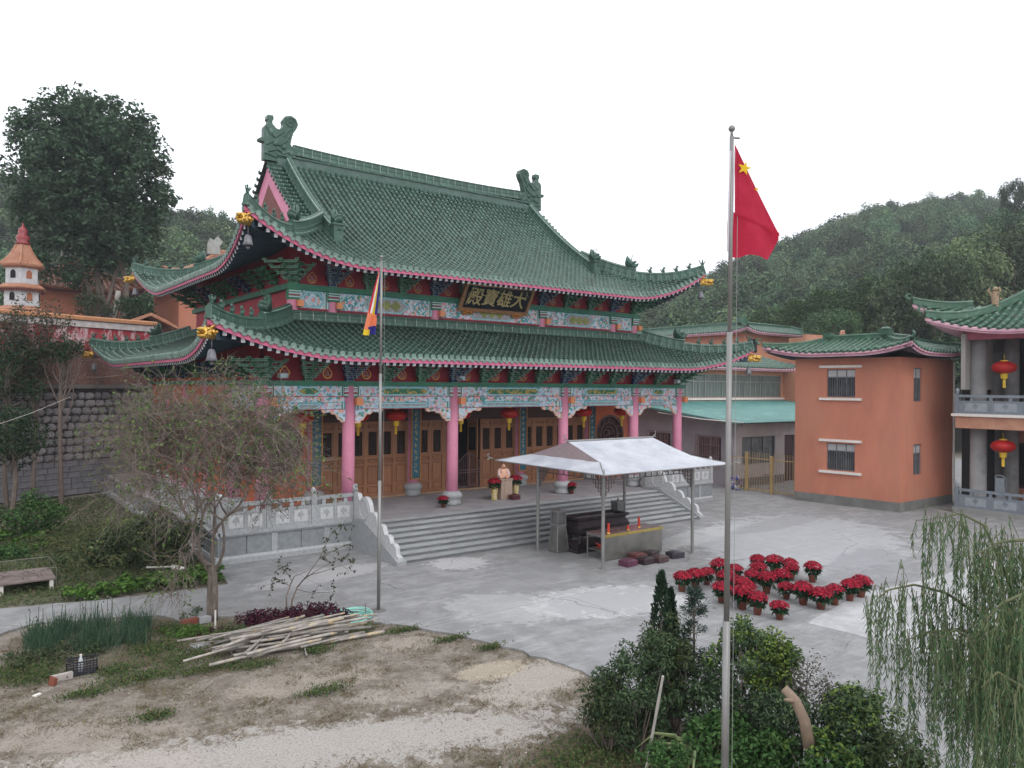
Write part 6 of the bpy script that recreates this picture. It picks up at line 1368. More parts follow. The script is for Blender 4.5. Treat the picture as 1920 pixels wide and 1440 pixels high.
# ------------------------------------------------------------------ buildings behind
bb = thing('dormitory_block', 'pink-orange block with a long glazed window band and green roof behind the annex', 'building', (40, 38, 0)); PO_ = mat('pink_orange_wall', (.6, .27, .17), (.52, .23, .15), rough=.85, scale=.7)
ffb = lambda t, o=0.: np.array([36+t*20.3, 37.0-o]); H = [(.02, .985, 5.15, 6.95)]
face_wall(ffb, 1, H, 0, 7.3, np.array([0, .2]), PO_, 'wall', bb)
mb = MB(); mb.box(56.3, 56.5, 30, 37, 0, 7.3); mb.box(36, 56.3, 38.6, 38.7, 0, 7.3, 1); put(mb, 'wall', [PO_, DARK], bb)
mb = MB(); mb.box(36, 56.3, 36.85, 37.0, 4.98, 5.12); put(mb, 'white_sill', [WHITE], bb)
GG = mat('greenish_glass', (.12, .2, .17), (.06, .09, .08), rough=.2, scale=.5, stretch=(3, 1, .4), spec=.7)
for i in range(14):
    x0, x1 = 36.5+i*1.4, 36.5+(i+1)*1.4; mb = MB()
    for a, b, c_, d in ((x0, x0+.08, 5.15, 6.95), (x0+.7, x0+.74, 5.15, 6.4), (x0, x1, 6.36, 6.42), (x0, x1, 5.15, 5.2), (x0, x1, 6.9, 6.95)): mb.box(a, b, 37.08, 37.14, c_, d)
    for k in range(1, 11): mb.box(x0+k*.13, x0+k*.13+.014, 36.98, 37.0, 5.15, 6.95)
    wd = put(mb, 'window', [mat('aluminium_frame', (.45, .46, .46), (.4, .4, .4), rough=.4, metal=.4)], bb); mb = MB(); mb.box(x0, x1, 37.16, 37.17, 5.15, 6.95); put(mb, 'pane', [GG], wd)
FBK = [(-.02, -.12, .0, PINK_L), (-.12, -.16, .04, PINK_T), (-.16, -.28, .1, PINK_L)]
BR = Roof(47.2, 42.4, 10.6, 6.3, lambda d: 7.5+.42*d, .3, 2.5, .3, 2.5); rt = small_roof(BR, bb, (0, 1), 3.9, TGL, TGP, FBK, sp=.34)
small_ridge([(40.5, 40, 9.05), (48, 40, 9.05), (54, 40, 9.05)], rt, .2, .3, TGL)
ub = thing('upper_block', 'higher pink-orange block with green hipped roof furthest back on the right', 'building', (67, 50, 0))
mb = MB(); mb.box(62, 73, 45, 60, 0, 11.3); put(mb, 'wall', [PO_], ub); mb = MB(); mb.box(63, 64, 44.93, 45, 9.4, 10.7); put(mb, 'window', [GLS], ub)
U = Roof(67.4, 53, 6.4, 9.0, lambda d: 11.35+.34*d+.02*d*d, .35, 3, .4, 3); rt = small_roof(U, ub, (0, 1), 2.2, TGL, TGP, FBK, sp=.34)
small_ridge([(63.2, 60, 12.15), (63.2, 52, 12.15), (63.2, 46.2, 12.15)], rt, .25, .3, TGL); small_ridge([(63.2, 46.2, 12.15), (67, 46.2, 12.15), (71.4, 46.2, 12.15)], rt, .25, .3, TGL)
small_ridge([U.pt(0, -(6.4-d), d).reshape(3) for d in np.linspace(0, 2.2, 8)], rt, .2, .26, TGL, curl=5); small_ridge([U.pt(0, (6.4-d), d).reshape(3) for d in np.linspace(0, 2.2, 8)], rt, .2, .26, TGL, curl=5)
mb = MB(); mb.box(62.8, 63.6, 45.8, 46.6, 12.3, 12.9); put(mb, 'ridge_ornament', [TGL], rt)
mb = MB(); mb.obox((53, 33, 9.9), (58.3, 33, 10.0), .3, .3); mb.obox((52, 33, 9.5), (58.6, 33, 9.6), 1.4, .5); mb.prism([(0, 0), (.5, 0), (.35, .45), (.3, .7), (.1, .6), (.05, .25)], (58.2, 33, 9.95), (1, 0, 0), (0, 0, 1), (0, .3, 0)); tag(put(mb, 'orange_roof_ridge', [OGL]), 'orange glazed ridge peeping over the roof of the orange house', 'roof ridge')
# ------------------------------------------------------------------ retaining wall and upper precinct on the left
WD = np.array([.925, .38]); WN = np.array([.38, -.925]); WP = np.array([3.36, 44.9]); WD = WD/np.linalg.norm(WD)
def W3(s, o, z): q = WP+WD*s+WN*o; return (q[0], q[1], z)
rw_ = thing('retaining_wall', 'tall grey rubble stone retaining wall left of the hall', 'wall', W3(0, 0, 0)); 
JNT = mat('dark_joint_earth', (.06, .055, .055), (.09, .085, .08), rough=.95, scale=3, bump=.5); RST = mat('rubble_stone', (.2, .195, .205), (.29, .28, .29), rough=.85, scale=2.2, bump=.4, bscale=10, rnd=.25); RST2 = mat('block_stone', (.17, .17, .19), (.22, .22, .24), rough=.85, scale=2, bump=.25, bscale=10, rnd=.12)
mb = MB(); mb.obox(W3(-14, -.4, 2.85), W3(34, -.4, 2.85), .7, 5.7); put(mb, 'wall_core', [JNT], rw_)
stone_me = []
for k in range(8):
    r = np.random.default_rng(k); n = r.integers(5, 8); a = np.sort(r.uniform(0, 6.28, n)); a = np.arange(n)/n*6.28+r.normal(0, .15, n)+r.uniform(0, 1)
    o = [(max(-.5, min(.5, .62*math.cos(t))), max(-.5, min(.5, .62*math.sin(t)))) for t in a]; q = MB(); V = [(x, 0, z) for x, z in o]+[(x*.86, -.1, z*.84) for x, z in o]+[(r.normal(0, .05), -.14, r.normal(0, .05))]
    q.poly(V, [[i, (i+1) % n, n+(i+1) % n, n+i] for i in range(n)]+[[n+i, n+(i+1) % n, 2*n] for i in range(n)]); stone_me.append(q.mesh('stone', [RST]))
q = MB(); q.box(-.5, .5, -.06, .0, -.5, .5); blk = q.mesh('stone', [RST2])
cnt = 0; rest = MB(); r = np.random.default_rng(3)
rows = [.3]*6+[.4]*9; z = 0.02
for ri, h in enumerate(rows):
    s = -5.5+r.uniform(0, .4); 
    while s < 9:
        w_ = r.uniform(.5, .7) if ri < 6 else r.uniform(.36, .62)
        M_ = frame((WD[0]*(w_-.035), WD[1]*(w_-.035), 0), (-WN[0], -WN[1], 0), (0, 0, h-.03), W3(s+w_/2, -.045, z+h/2)); vis = s > -3.2 and s < 7.5 and cnt < 298
        me = blk if ri < 6 else stone_me[int(r.integers(0, 8))]
        if vis: place(None, me, rw_, M_, 'stone'); cnt += 1
        else: rest.poly([tuple(M_ @ v.co) for v in me.vertices], [list(p.vertices) for p in me.polygons], 0 if ri >= 6 else 1)
        s += w_
    z += h
put(rest, 'stones', [RST, RST2], rw_, 'stuff')
def brickmat():
    m = bpy.data.materials.new('crumbling_brick'); m.use_nodes = True; N = m.node_tree.nodes; L = m.node_tree.links; b = N['Principled BSDF']; b.inputs['Roughness'].default_value = .95; tc = N.new('ShaderNodeTexCoord')
    mp = N.new('ShaderNodeMapping'); mp.inputs['Rotation'].default_value = (math.pi/2, 0, 0); L.new(tc.outputs['Object'], mp.inputs[0])
    br = N.new('ShaderNodeTexBrick'); L.new(mp.outputs[0], br.inputs[0]); br.inputs['Scale'].default_value = 1; br.inputs['Brick Width'].default_value = .26; br.inputs['Row Height'].default_value = .09; br.inputs['Mortar Size'].default_value = .012
    br.inputs['Color1'].default_value = (.24, .1, .07, 1); br.inputs['Color2'].default_value = (.15, .075, .06, 1); br.inputs['Mortar'].default_value = (.13, .1, .085, 1)
    n = N.new('ShaderNodeTexNoise'); n.inputs['Scale'].default_value = 3.5; n.inputs['Detail'].default_value = 9; n.inputs['Roughness'].default_value = .8; L.new(tc.outputs['Object'], n.inputs[0]); r_ = N.new('ShaderNodeMapRange'); r_.inputs[1].default_value = .52; r_.inputs[2].default_value = .66; L.new(n.outputs[0], r_.inputs[0])
    x = N.new('ShaderNodeMix'); x.data_type = 'RGBA'; L.new(r_.outputs[0], x.inputs[0]); L.new(br.outputs[0], x.inputs[6]); x.inputs[7].default_value = (.2, .15, .13, 1)
    n2 = N.new('ShaderNodeTexNoise'); n2.inputs['Scale'].default_value = 9; n2.inputs['Detail'].default_value = 2; mp2 = N.new('ShaderNodeMapping'); mp2.inputs['Scale'].default_value = (1, 1, 2.6); L.new(tc.outputs['Object'], mp2.inputs[0]); L.new(mp2.outputs[0], n2.inputs[0]); r2_ = N.new('ShaderNodeMapRange'); r2_.inputs[1].default_value = .66; r2_.inputs[2].default_value = .7; L.new(n2.outputs[0], r2_.inputs[0])
    y = N.new('ShaderNodeMix'); y.data_type = 'RGBA'; L.new(r2_.outputs[0], y.inputs[0]); L.new(x.outputs[2], y.inputs[6]); y.inputs[7].default_value = (.5, .44, .38, 1); L.new(y.outputs[2], b.inputs['Base Color']); 
    bp = N.new('ShaderNodeBump'); bp.inputs['Distance'].default_value = .05; L.new(n.outputs[0], bp.inputs['Height']); L.new(bp.outputs[0], b.inputs['Normal']); return m
mb = MB(); mb.obox(W3(-14, -.5, 6.6), W3(34, -.5, 6.6), .5, 1.8); put(mb, 'brick_course', [brickmat()], rw_)
mb = MB(); mb.obox(W3(-14, -.3, 5.72), W3(34, -.3, 5.72), .9, .2); put(mb, 'ledge', [CEM], rw_)
rd = thing('red_parapet_wall', 'flaking red and white painted wall with orange tile capping above the stone wall', 'wall', W3(0, 0, 7.5))
FLK = mat('flaking_red_paint', (.3, .03, .04), (.55, .38, .4), rough=.85, scale=1.8, stretch=(1, 1, .45), lo=.5, hi=.55, col3=(.36, .05, .06), s3=5, lo3=.5, hi3=.6, detail=9)
mb = MB(); mb.obox(W3(-14, -.45, 8.25), W3(7.5, -.45, 8.25), .35, 1.5); put(mb, 'painted_wall', [FLK], rd)
mb = MB(); mb.obox(W3(-14, -.43, 9.08), W3(7.5, -.43, 9.08), .45, .34); put(mb, 'white_band', [mat('dirty_whitewash', (.6, .55, .54), (.45, .4, .4), scale=3, rough=.9)], rd)
mb = MB(); mb.obox(W3(-14, -.43, 9.36), W3(7.6, -.43, 9.36), .6, .16); mb.tube([W3(-14, -.43, 9.44), W3(7.6, -.43, 9.44)], .09, 8); put(mb, 'tile_cap', [mat('orange_cap_glaze', (.52, .25, .12), (.44, .2, .1), rough=.5, scale=5)], rd)
mb = MB(); q = [W3(-40, -.6, 7.45), W3(34, -.6, 7.45), W3(34, -60, 7.45), W3(-40, -60, 7.45)]; mb.arr([(x, y, 7.45) for x, y, _ in q]+[(x, y, 0) for x, y, _ in q], [[0, 1, 2, 3], [0, 4, 5, 1], [1, 5, 6, 2]]); struct(mb, 'upper_terrain', [DIRT])
# pagoda
pg = thing('white_pagoda', 'small white brick pagoda with orange tiled tiers and a red gourd finial', 'pagoda', (4.4, 59.4, 7.45)); px_, py_ = 4.4, 59.4
WBR = mat('white_brick', (.52, .52, .53), (.42, .42, .44), rough=.8, scale=3)
def hexp(r, z, ph=.35): return [(px_+r*math.cos(ph+i*math.pi/3), py_+r*math.sin(ph+i*math.pi/3), z) for i in range(6)]
def loft(rings, m, name, par):
    mb = MB(); V = [v for rg in rings for v in rg]; n = 6; mb.arr(V, [[i*n+j, i*n+(j+1) % n, (i+1)*n+(j+1) % n, (i+1)*n+j] for i in range(len(rings)-1) for j in range(n)]); return put(mb, name, [m], par)
tiers = [(7.45, 9.1, 1.25), (9.45, 10.55, 1.18), (10.9, 12.0, 1.1), (12.35, 13.45, 1.02)]
for i, (z0, z1, r) in enumerate(tiers):
    wl_ = loft([hexp(r, z0), hexp(r, z1)], WBR, 'storey', pg)
    mb = MB()
    for k in range(6):
        a = .35+math.pi/6+k*math.pi/3; c_ = np.array([px_+r*.87*math.cos(a), py_+r*.87*math.sin(a)]); sd = np.array([-math.sin(a), math.cos(a)]); o = [(-.17, 0), (.17, 0), (.17, .38), (.1, .5), (0, .55), (-.1, .5), (-.17, .38)]
        mb.prism(o, (c_[0], c_[1], z0+.35), (sd[0], sd[1], 0), (0, 0, 1), (math.cos(a)*.04, math.sin(a)*.04, 0), 0 if k % 2 else 1)
    put(mb, 'arched_window', [DARK, OGP], wl_)
    if i < 3:
        rf = loft([hexp(r+.02, z1-.1), hexp(r+.35, z1+.03), hexp(r+.38, z1+.1), hexp(r+.15, z1+.25), hexp(r-.02, z1+.35)], OGL, 'tiled_eave', pg); mb = MB()
        for k in range(6):
            a0, b0 = np.array(hexp(r+.36, z1+.1)[k]), np.array(hexp(r+.36, z1+.1)[(k+1) % 6]); a1, b1 = np.array(hexp(r, z1+.33)[k]), np.array(hexp(r, z1+.33)[(k+1) % 6])
            for j in range(9): t = (j+.5)/9; mb.tube([a0+(b0-a0)*t, a1+(b1-a1)*t], .035, 5)
        put(mb, 'roll_tiles', [OGL], rf, 'stuff'); mb = MB()
        for k in range(6):
            a0, b0 = np.array(hexp(r+.2, z1-.03)[k]), np.array(hexp(r+.2, z1-.03)[(k+1) % 6])
            for j in range(8): t = (j+.5)/8; q = a0+(b0-a0)*t; mb.box(q[0]-.04, q[0]+.04, q[1]-.04, q[1]+.04, q[2]-.14, q[2]+.02)
        put(mb, 'bracket_blocks', [mat('dark_red_brown', (.12, .03, .03))], rf, 'stuff')
rf = loft([hexp(1.02, 13.35), hexp(1.32, 13.5), hexp(1.36, 13.62), hexp(.98, 13.95), hexp(.66, 14.4), hexp(.42, 14.9), hexp(.36, 15.05)], OGL, 'top_roof', pg); mb = MB()
for k in range(6):
    R5 = [np.array(hexp(rr_, zz_)) for rr_, zz_ in ((1.34, 13.64), (.98, 13.98), (.66, 14.43), (.42, 14.93))]
    mb.tube([q[k] for q in R5], .07, 5)
    for j in range(1, 6): t = j/6; mb.tube([q[k]+(q[(k+1) % 6]-q[k])*t for q in R5[:3]], .04, 4)
put(mb, 'roll_tiles', [OGL], rf, 'stuff')
mb = MB(); mb.lathe([(.42, 15.0), (.44, 15.12), (.3, 15.2), (.42, 15.4), (.36, 15.58), (.22, 15.66), (.3, 15.85), (.22, 16.05), (.07, 16.2), (.03, 16.42)], 16, (px_, py_, 0)); put(mb, 'gourd_finial', [mat('red_brown_glaze', (.3, .05, .05), (.25, .04, .05), rough=.3)], pg, smooth=True)
# orange-roofed halls
def orange_hall(x0, x1, y0, y1, zb, ze, lab, slope=.5, d=4.0):
    t = thing('orange_roofed_hall', lab, 'temple hall', ((x0+x1)/2, (y0+y1)/2, zb)); mb = MB(); mb.box(x0, x1, y0, y1, zb, ze+.1); put(mb, 'wall', [OB], t)
    R_ = Roof((x0+x1)/2, (y0+y1)/2, (x1-x0)/2+1.1, (y1-y0)/2+1.1, lambda q: ze+slope*q+.02*q*q, .6, 3, .4, 3)
    rt = small_roof(R_, t, (0, 1, 3), min(d, R_.wy), OGL, OGP, [(-.02, -.15, 0, OGP), (-.15, -.4, .1, mat('dark_red_brown', (.12, .03, .03)))], sp=.36)
    ym = R_.cy-R_.wy+min(d, R_.wy); zt = R_.prof(min(d, R_.wy)); small_ridge([(R_.cx-R_.wx+d, ym, zt), (R_.cx, ym, zt), (R_.cx+R_.wx-d, ym, zt)], rt, .35, .7, OGL)
    for sx in (-1, 1): small_ridge([R_.pt(0, sx*(R_.wx-q), q).reshape(3) for q in np.linspace(0, d, 10)], rt, .25, .35, OGL)
    mb = MB(); mb.prism([(-.5, 0), (.5, 0), (.45, .7), (.7, 1.1), (.3, 1.5), (0, 1.1), (-.3, 1.3), (-.5, .7)], (R_.cx-R_.wx+d, ym, zt+.3), (1, 0, 0), (0, 0, 1), (0, .4, 0)); put(mb, 'ridge_finial', [mat('pale_finial', (.4, .42, .4), (.3, .3, .28))], rt)
    return t
orange_hall(14.6, 27, 61.5, 70, 7.45, 13.6, 'orange-roofed hall behind the big tree with an orange rendered wall', .5, 4.6)
orange_hall(5.6, 11.5, 66, 72, 7.45, 13.0, 'lower orange-roofed hall between the pagoda and the big tree', .5, 3.6)
mb = MB(); mb.box(10.2, 12.6, 55, 58, 7.45, 9.6); hx = put(mb, 'small_shrine', [mat('shrine_dark_red', (.1, .03, .03))]); tag(hx, 'small orange-roofed shrine under the big tree behind the red wall', 'shrine'); mb = MB()
mb.prism([(-1.9, 0), (-1.0, .55), (0, 1.0), (1.0, .55), (1.9, 0), (1.9, -.1), (0, .8), (-1.9, -.1)], (11.2, 56.5, 9.6), (1, 0, 0), (0, 0, 1), (0, 4.2, 0)); put(mb, 'curved_roof', [OGL], hx)
# ------------------------------------------------------------------ vegetation tools
def eye(px, py, d):
    """world point at depth d on the line of sight through a photo pixel (1920 wide)"""
    u = (px-960)/FPX; v = (720-py)/FPX
    q = Fv+R2*u+U2*v
    return np.array([0, 0, CZ])+np.array(q)*d
def unit(n, r=rng): v = r.normal(0, 1, (n, 3)); return v/np.linalg.norm(v, axis=1)[:, None]
def leafy(mb, cen, rad, n, l, wd, r=rng, up=.5, m=0, flat=1., droop=0., fill=.5):
    """n leaves round each clump centre"""
    cen = np.asarray(cen, float); K = len(cen); rad = np.broadcast_to(rad, (K,)); D = unit(K*n, r); q = r.uniform(fill, 1, (K*n, 1))
    P = np.repeat(cen, n, 0)+D*np.repeat(rad, n)[:, None]*q*np.array([1, 1, flat])
    N_ = D*.6+np.array([0, 0, up])+r.normal(0, .45, (K*n, 3)); N_ /= np.linalg.norm(N_, axis=1)[:, None]
    T_ = unit(K*n, r)+D*.5+np.array([0, 0, -droop]); T_ -= N_*np.sum(T_*N_, 1)[:, None]; T_ /= np.linalg.norm(T_, axis=1)[:, None]+1e-9
    sz = r.uniform(.7, 1.25, K*n); V, F = leaf_quads(P-T_*l*.5, T_, N_, l*sz, wd*sz); mb.arr(V, F, m)
def crown_pts(K, c, R_, r, lump=.25, low=.45, cut=-1.):
    """clump centres near the skin of a lumpy ellipsoid"""
    D = unit(K*2, r); D = D[D[:, 2] > cut][:K]; K = len(D); ph = r.uniform(0, 6, 3)
    s_ = 1+lump*(np.sin(D[:, 0]*5+ph[0])*np.sin(D[:, 1]*5+ph[1])+.5*np.sin(D[:, 2]*7+ph[2]+D[:, 0]*4))
    q = (low**3+(1-low**3)*r.uniform(0, 1, K))**(1/3); return np.array(c)+D*np.array(R_)*(s_*q)[:, None]
BARK = mat('grey_bark', (.13, .1, .085), (.2, .165, .14), rough=.9, scale=5, stretch=(4, 4, .8), bump=.5)
BARKP = mat('pale_bark', (.38, .35, .32), (.28, .25, .23), rough=.9, scale=4)
def limb(mb, p, q, r0, r1, bend=.12, n=6, k=6, r=rng, m=0):
    p = np.array(p, float); q = np.array(q, float); L_ = np.linalg.norm(q-p); o = r.normal(0, bend*L_, 3); t = np.linspace(0, 1, k); P = p+(q-p)*t[:, None]+o*(np.sin(math.pi*t)[:, None]); mb.tube(P, np.linspace(r0, r1, k), n, m); return P
LEAF_BIG = mat('blue_green_leaf', (.03, .06, .04), rough=.5, island=((.03, .062, .04), (.06, .11, .065), (.1, .16, .09)), trans=.3)
LEAF_MID = mat('forest_leaf', (.03, .06, .04), rough=.6, island=((.045, .085, .045), (.075, .14, .065), (.12, .185, .08)), col2=(.13, .12, .085), scale=.011, lo=.5, hi=.62, trans=.15, rnd=.55, hue=.05)
LEAF_BR = mat('bright_tree_leaf', (.05, .1, .03), rough=.55, island=((.02, .05, .018), (.05, .1, .03), (.09, .15, .045)), trans=.2, rnd=.15)
LEAF_GR = mat('grey_green_leaf', (.05, .07, .04), rough=.6, island=((.03, .045, .03), (.06, .08, .045), (.1, .1, .06)), trans=.2)
# ---- hills
HG = mat('hill_ground', (.025, .04, .022), (.04, .045, .03), rough=1, scale=.05)
def hill(sil, foot, df, seed, ntree, name, lift=13.):
    """sil = (px, py, crest depth); foot = depth of the foot; returns tree points on the near slope"""
    px = np.array([s_[0] for s_ in sil]); py = np.array([s_[1] for s_ in sil]); dc = np.array([s_[2] for s_ in sil])
    X = np.linspace(px[0], px[-1], 60); r = np.random.default_rng(seed)
    def pt(x, t):
        d1 = np.interp(x, px, dc); d0 = np.interp(x, px, foot) if hasattr(foot, '__len__') else foot; c_ = eye(x, np.interp(x, px, py), d1); d = d0+(d1-d0)*t
        g = eye(x, 728, d); z = df+(c_[2]-lift-df)*(math.sin(min(t, 1)*math.pi/2)**1.15 if t <= 1 else 1-(t-1)*.5); return np.array([g[0], g[1], z])
    G = [[pt(x, t)+(r.normal(0, .4, 3) if 0 < t < 1 else 0) for t in np.linspace(0, 1.7, 26)] for x in X]
    mb = MB(); mb.grid(np.array(G)[:, ::-1]); struct(mb, name, [HG], True)
    T_ = []; 
    for i in range(ntree): t = r.uniform(0.0, 1.12)**.75; T_.append(pt(r.uniform(px[0], px[-1]), t))
    for x in np.linspace(px[0], px[-1], int((px[-1]-px[0])/9)): T_.append(pt(x+r.uniform(-4, 4), r.uniform(.96, 1.0)))
    return np.array(T_)
TL = hill([(-500, 250, 230), (-200, 285, 230), (0, 325, 230), (60, 338, 230), (200, 362, 225), (330, 384, 220), (380, 384, 220), (450, 402, 220), (560, 430, 220), (750, 500, 220), (950, 580, 230), (1120, 620, 240)], 95, 8, 1, 950, 'left_hill')
TR = hill([(1000, 640, 260), (1150, 600, 260), (1215, 560, 265), (1290, 528, 270), (1335, 505, 270), (1385, 478, 270), (1450, 452, 275), (1505, 437, 280), (1560, 418, 285), (1600, 402, 285), (1680, 385, 285), (1750, 375, 290), (1840, 374, 290), (1885, 388, 290), (1960, 400, 290), (2150, 440, 290), (2500, 500, 290)], 105, 5, 2, 1500, 'right_hill')
TN = hill([(1560, 640, 120), (1640, 590, 122), (1700, 540, 125), (1740, 505, 125), (1780, 455, 128), (1825, 415, 130), (1870, 390, 130), (1915, 372, 130), (1990, 345, 130), (2300, 300, 130)], 68, 4, 3, 420, 'near_hill', 8.)
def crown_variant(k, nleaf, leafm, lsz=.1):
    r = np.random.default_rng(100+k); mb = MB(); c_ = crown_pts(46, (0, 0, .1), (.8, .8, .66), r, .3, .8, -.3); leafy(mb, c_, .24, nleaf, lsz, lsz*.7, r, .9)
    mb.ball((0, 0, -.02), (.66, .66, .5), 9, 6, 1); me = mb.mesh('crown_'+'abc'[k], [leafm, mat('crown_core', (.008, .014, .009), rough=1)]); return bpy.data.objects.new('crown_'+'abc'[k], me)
FCOL = bpy.data.collections.new('forest_crowns')
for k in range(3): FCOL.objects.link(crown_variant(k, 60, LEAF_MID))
def forest(name, P, smin, smax, seed):
    me = bpy.data.meshes.new(name); me.from_pydata([tuple(p) for p in P], [], []); o = bpy.data.objects.new(name, me); C.objects.link(o); o['kind'] = 'stuff'
    g = bpy.data.node_groups.new(name+'_trees', 'GeometryNodeTree'); g.interface.new_socket('Geometry', in_out='INPUT', socket_type='NodeSocketGeometry'); g.interface.new_socket('Geometry', in_out='OUTPUT', socket_type='NodeSocketGeometry')
    N = g.nodes; L = g.links; gi = N.new('NodeGroupInput'); go = N.new('NodeGroupOutput'); ip = N.new('GeometryNodeInstanceOnPoints'); ci = N.new('GeometryNodeCollectionInfo'); ci.inputs['Collection'].default_value = FCOL; ci.inputs['Separate Children'].default_value = True; ci.inputs['Reset Children'].default_value = True
    ip.inputs['Pick Instance'].default_value = True
    a = N.new('FunctionNodeRandomValue'); a.data_type = 'INT'; a.inputs['Min'].default_value = 0; a.inputs['Max'].default_value = 2; a.inputs['Seed'].default_value = seed
    b = N.new('FunctionNodeRandomValue'); b.data_type = 'FLOAT_VECTOR'; b.inputs[0].default_value = (0, 0, 0); b.inputs[1].default_value = (.3, .3, 6.28); b.inputs['Seed'].default_value = seed+1
    c_ = N.new('FunctionNodeRandomValue'); c_.data_type = 'FLOAT_VECTOR'; c_.inputs[0].default_value = (smin, smin, smin*.9); c_.inputs[1].default_value = (smax, smax, smax*1.1); c_.inputs['Seed'].default_value = seed+2
    L.new(gi.outputs[0], ip.inputs['Points']); L.new(ci.outputs[0], ip.inputs['Instance']); L.new(a.outputs['Value'] if a.outputs['Value'].enabled else a.outputs[2], ip.inputs['Instance Index'])
    L.new(b.outputs[0], ip.inputs['Rotation']); L.new(c_.outputs[0], ip.inputs['Scale']); L.new(ip.outputs[0], go.inputs[0])
    md = o.modifiers.new('trees', 'NODES'); md.node_group = g; return o
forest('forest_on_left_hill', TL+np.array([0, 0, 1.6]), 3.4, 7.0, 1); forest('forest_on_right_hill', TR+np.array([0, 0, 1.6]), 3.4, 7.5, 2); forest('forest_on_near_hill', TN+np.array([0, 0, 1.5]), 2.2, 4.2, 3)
# ---- trees that stand apart
def bushy_tree_meshes(seed, lm, nleaf=120, K=90, lsz=.075, cut=-.6):
    r = np.random.default_rng(seed); mb = MB(); c_ = crown_pts(K, (0, 0, 0), (1, 1, .85), r, .22, .6, cut); leafy(mb, c_, .24, nleaf, lsz, lsz*.6, r, .6); cr = mb.mesh('crown', [lm])
    t = MB(); t.tube([(0, 0, -1.9), (.03, 0, -1.2), (0, .02, -.5), (0, 0, .2)], [.09, .07, .055, .03], 8)
    for i in range(7): a = i*.9; limb(t, (0, 0, -.9+i*.12), (.6*math.cos(a), .6*math.sin(a), -.1+.1*i), .035, .01, .08, 5, 5, r)
    return cr, t.mesh('trunk', [BARK])
BT = [bushy_tree_meshes(s, m) for s, m in ((1, LEAF_BR), (2, LEAF_MID), (3, LEAF_BR))]
def placed_tree(px, py, d, R_, H_, k, lab, grp, rz=0.):
    c_ = eye(px, py, d); t = bpy.data.objects.new('leafy_tree', None); C.objects.link(t); t.location = c_; t.scale = (R_, R_, H_); t.rotation_euler = (0, 0, rz); tag(t, lab, 'tree', grp)
    for nm, me in zip(('crown', 'trunk'), BT[k]): o = bpy.data.objects.new(nm, me); C.objects.link(o); o.parent = t
for i, (px, py, d, R_, H_, k, lab) in enumerate([(1462, 612, 88, 4.0, 2.6, 0, 'yellow-green dome-shaped tree just right of the upper green roof corner'), (1530, 600, 82, 3.2, 3.4, 2, 'round dark tree behind the curled roof tip of the rear block'), (1590, 600, 84, 3.6, 4.0, 0, 'light-topped tree above the left half of the orange house roof'),
    (1645, 590, 80, 3.4, 4.6, 2, 'taller leafy tree above the corner ornament of the orange house'), (1700, 585, 76, 3.4, 4.8, 1, 'dark tree above the right slope of the orange house roof'), (1750, 560, 74, 3.4, 5.2, 1, 'very dark tree behind the pavilion eave tip'), (1810, 540, 78, 4.0, 5.5, 1, 'dark tree mass behind the pavilion roof'),
    (1560, 620, 72, 2.6, 2.2, 1, 'small dark shrubby tree low behind the orange house roof'), (1420, 630, 95, 3.4, 2.0, 1, 'low grey-green tree behind the upper green roof'), (1900, 520, 80, 4.5, 6, 1, 'tall dark tree at the picture edge above the pavilion')]):
    placed_tree(px, py, d, R_, H_, k, lab, 'trees behind the orange house', i*1.1)
placed_tree(1903, 372, 118, 2.0, 3.4, 1, 'thin-topped tree standing above the near hill at the right edge', 'trees on the near hill', 2)
# the big tree
BT0 = eye(195, 600, 55); bx_, by_ = BT0[0], BT0[1]
bt = thing('big_tree', 'huge dense round-crowned tree rising behind the red wall on the left', 'tree', (bx_, by_, 7.45)); r = np.random.default_rng(21); mb = MB(); sc = 55/FPX
def E55(px, py, dd=0.): return eye(px, py, 55+dd)
cl = np.concatenate([crown_pts(200, E55(165, 330), (90*sc, 3.5, 110*sc), r, .1, .2), crown_pts(560, E55(172, 335), (136*sc, 5.3, 160*sc), r, .1, .55), crown_pts(110, E55(100, 265), (72*sc, 3.5, 75*sc), r, .1, .7), crown_pts(110, E55(205, 255), (85*sc, 3.5, 66*sc), r, .1, .7), crown_pts(90, E55(248, 350), (66*sc, 3.5, 92*sc), r, .1, .7),
    crown_pts(80, E55(82, 395), (48*sc, 3, 72*sc), r, .1, .7), crown_pts(90, E55(140, 475), (70*sc, 3, 60*sc), r, .1, .7), crown_pts(80, E55(228, 450), (68*sc, 3, 48*sc), r, .1, .7)])
leafy(mb, cl, .62, 30, .36, .2, r, .55); put(mb, 'crown', [LEAF_BIG], bt)
mb = MB(); r = np.random.default_rng(4)
base = np.array([bx_, by_, 7.45])
for px, py, r0 in ((150, 500, .22), (175, 470, .3), (200, 450, .26), (225, 490, .24), (240, 520, .14), (185, 520, .18)): limb(mb, base+r.normal(0, .25, 3)*np.array([1, 1, 0]), E55(px, py), r0, r0*.45, .06, 8, 8, r)
put(mb, 'trunk', [BARK], bt, smooth=True); mb = MB(); limb(mb, eye(205, 606, 54), eye(222, 545, 54), .26, .17, .03, 8, 6, r); put(mb, 'pale_trunk', [BARKP], bt, smooth=True)
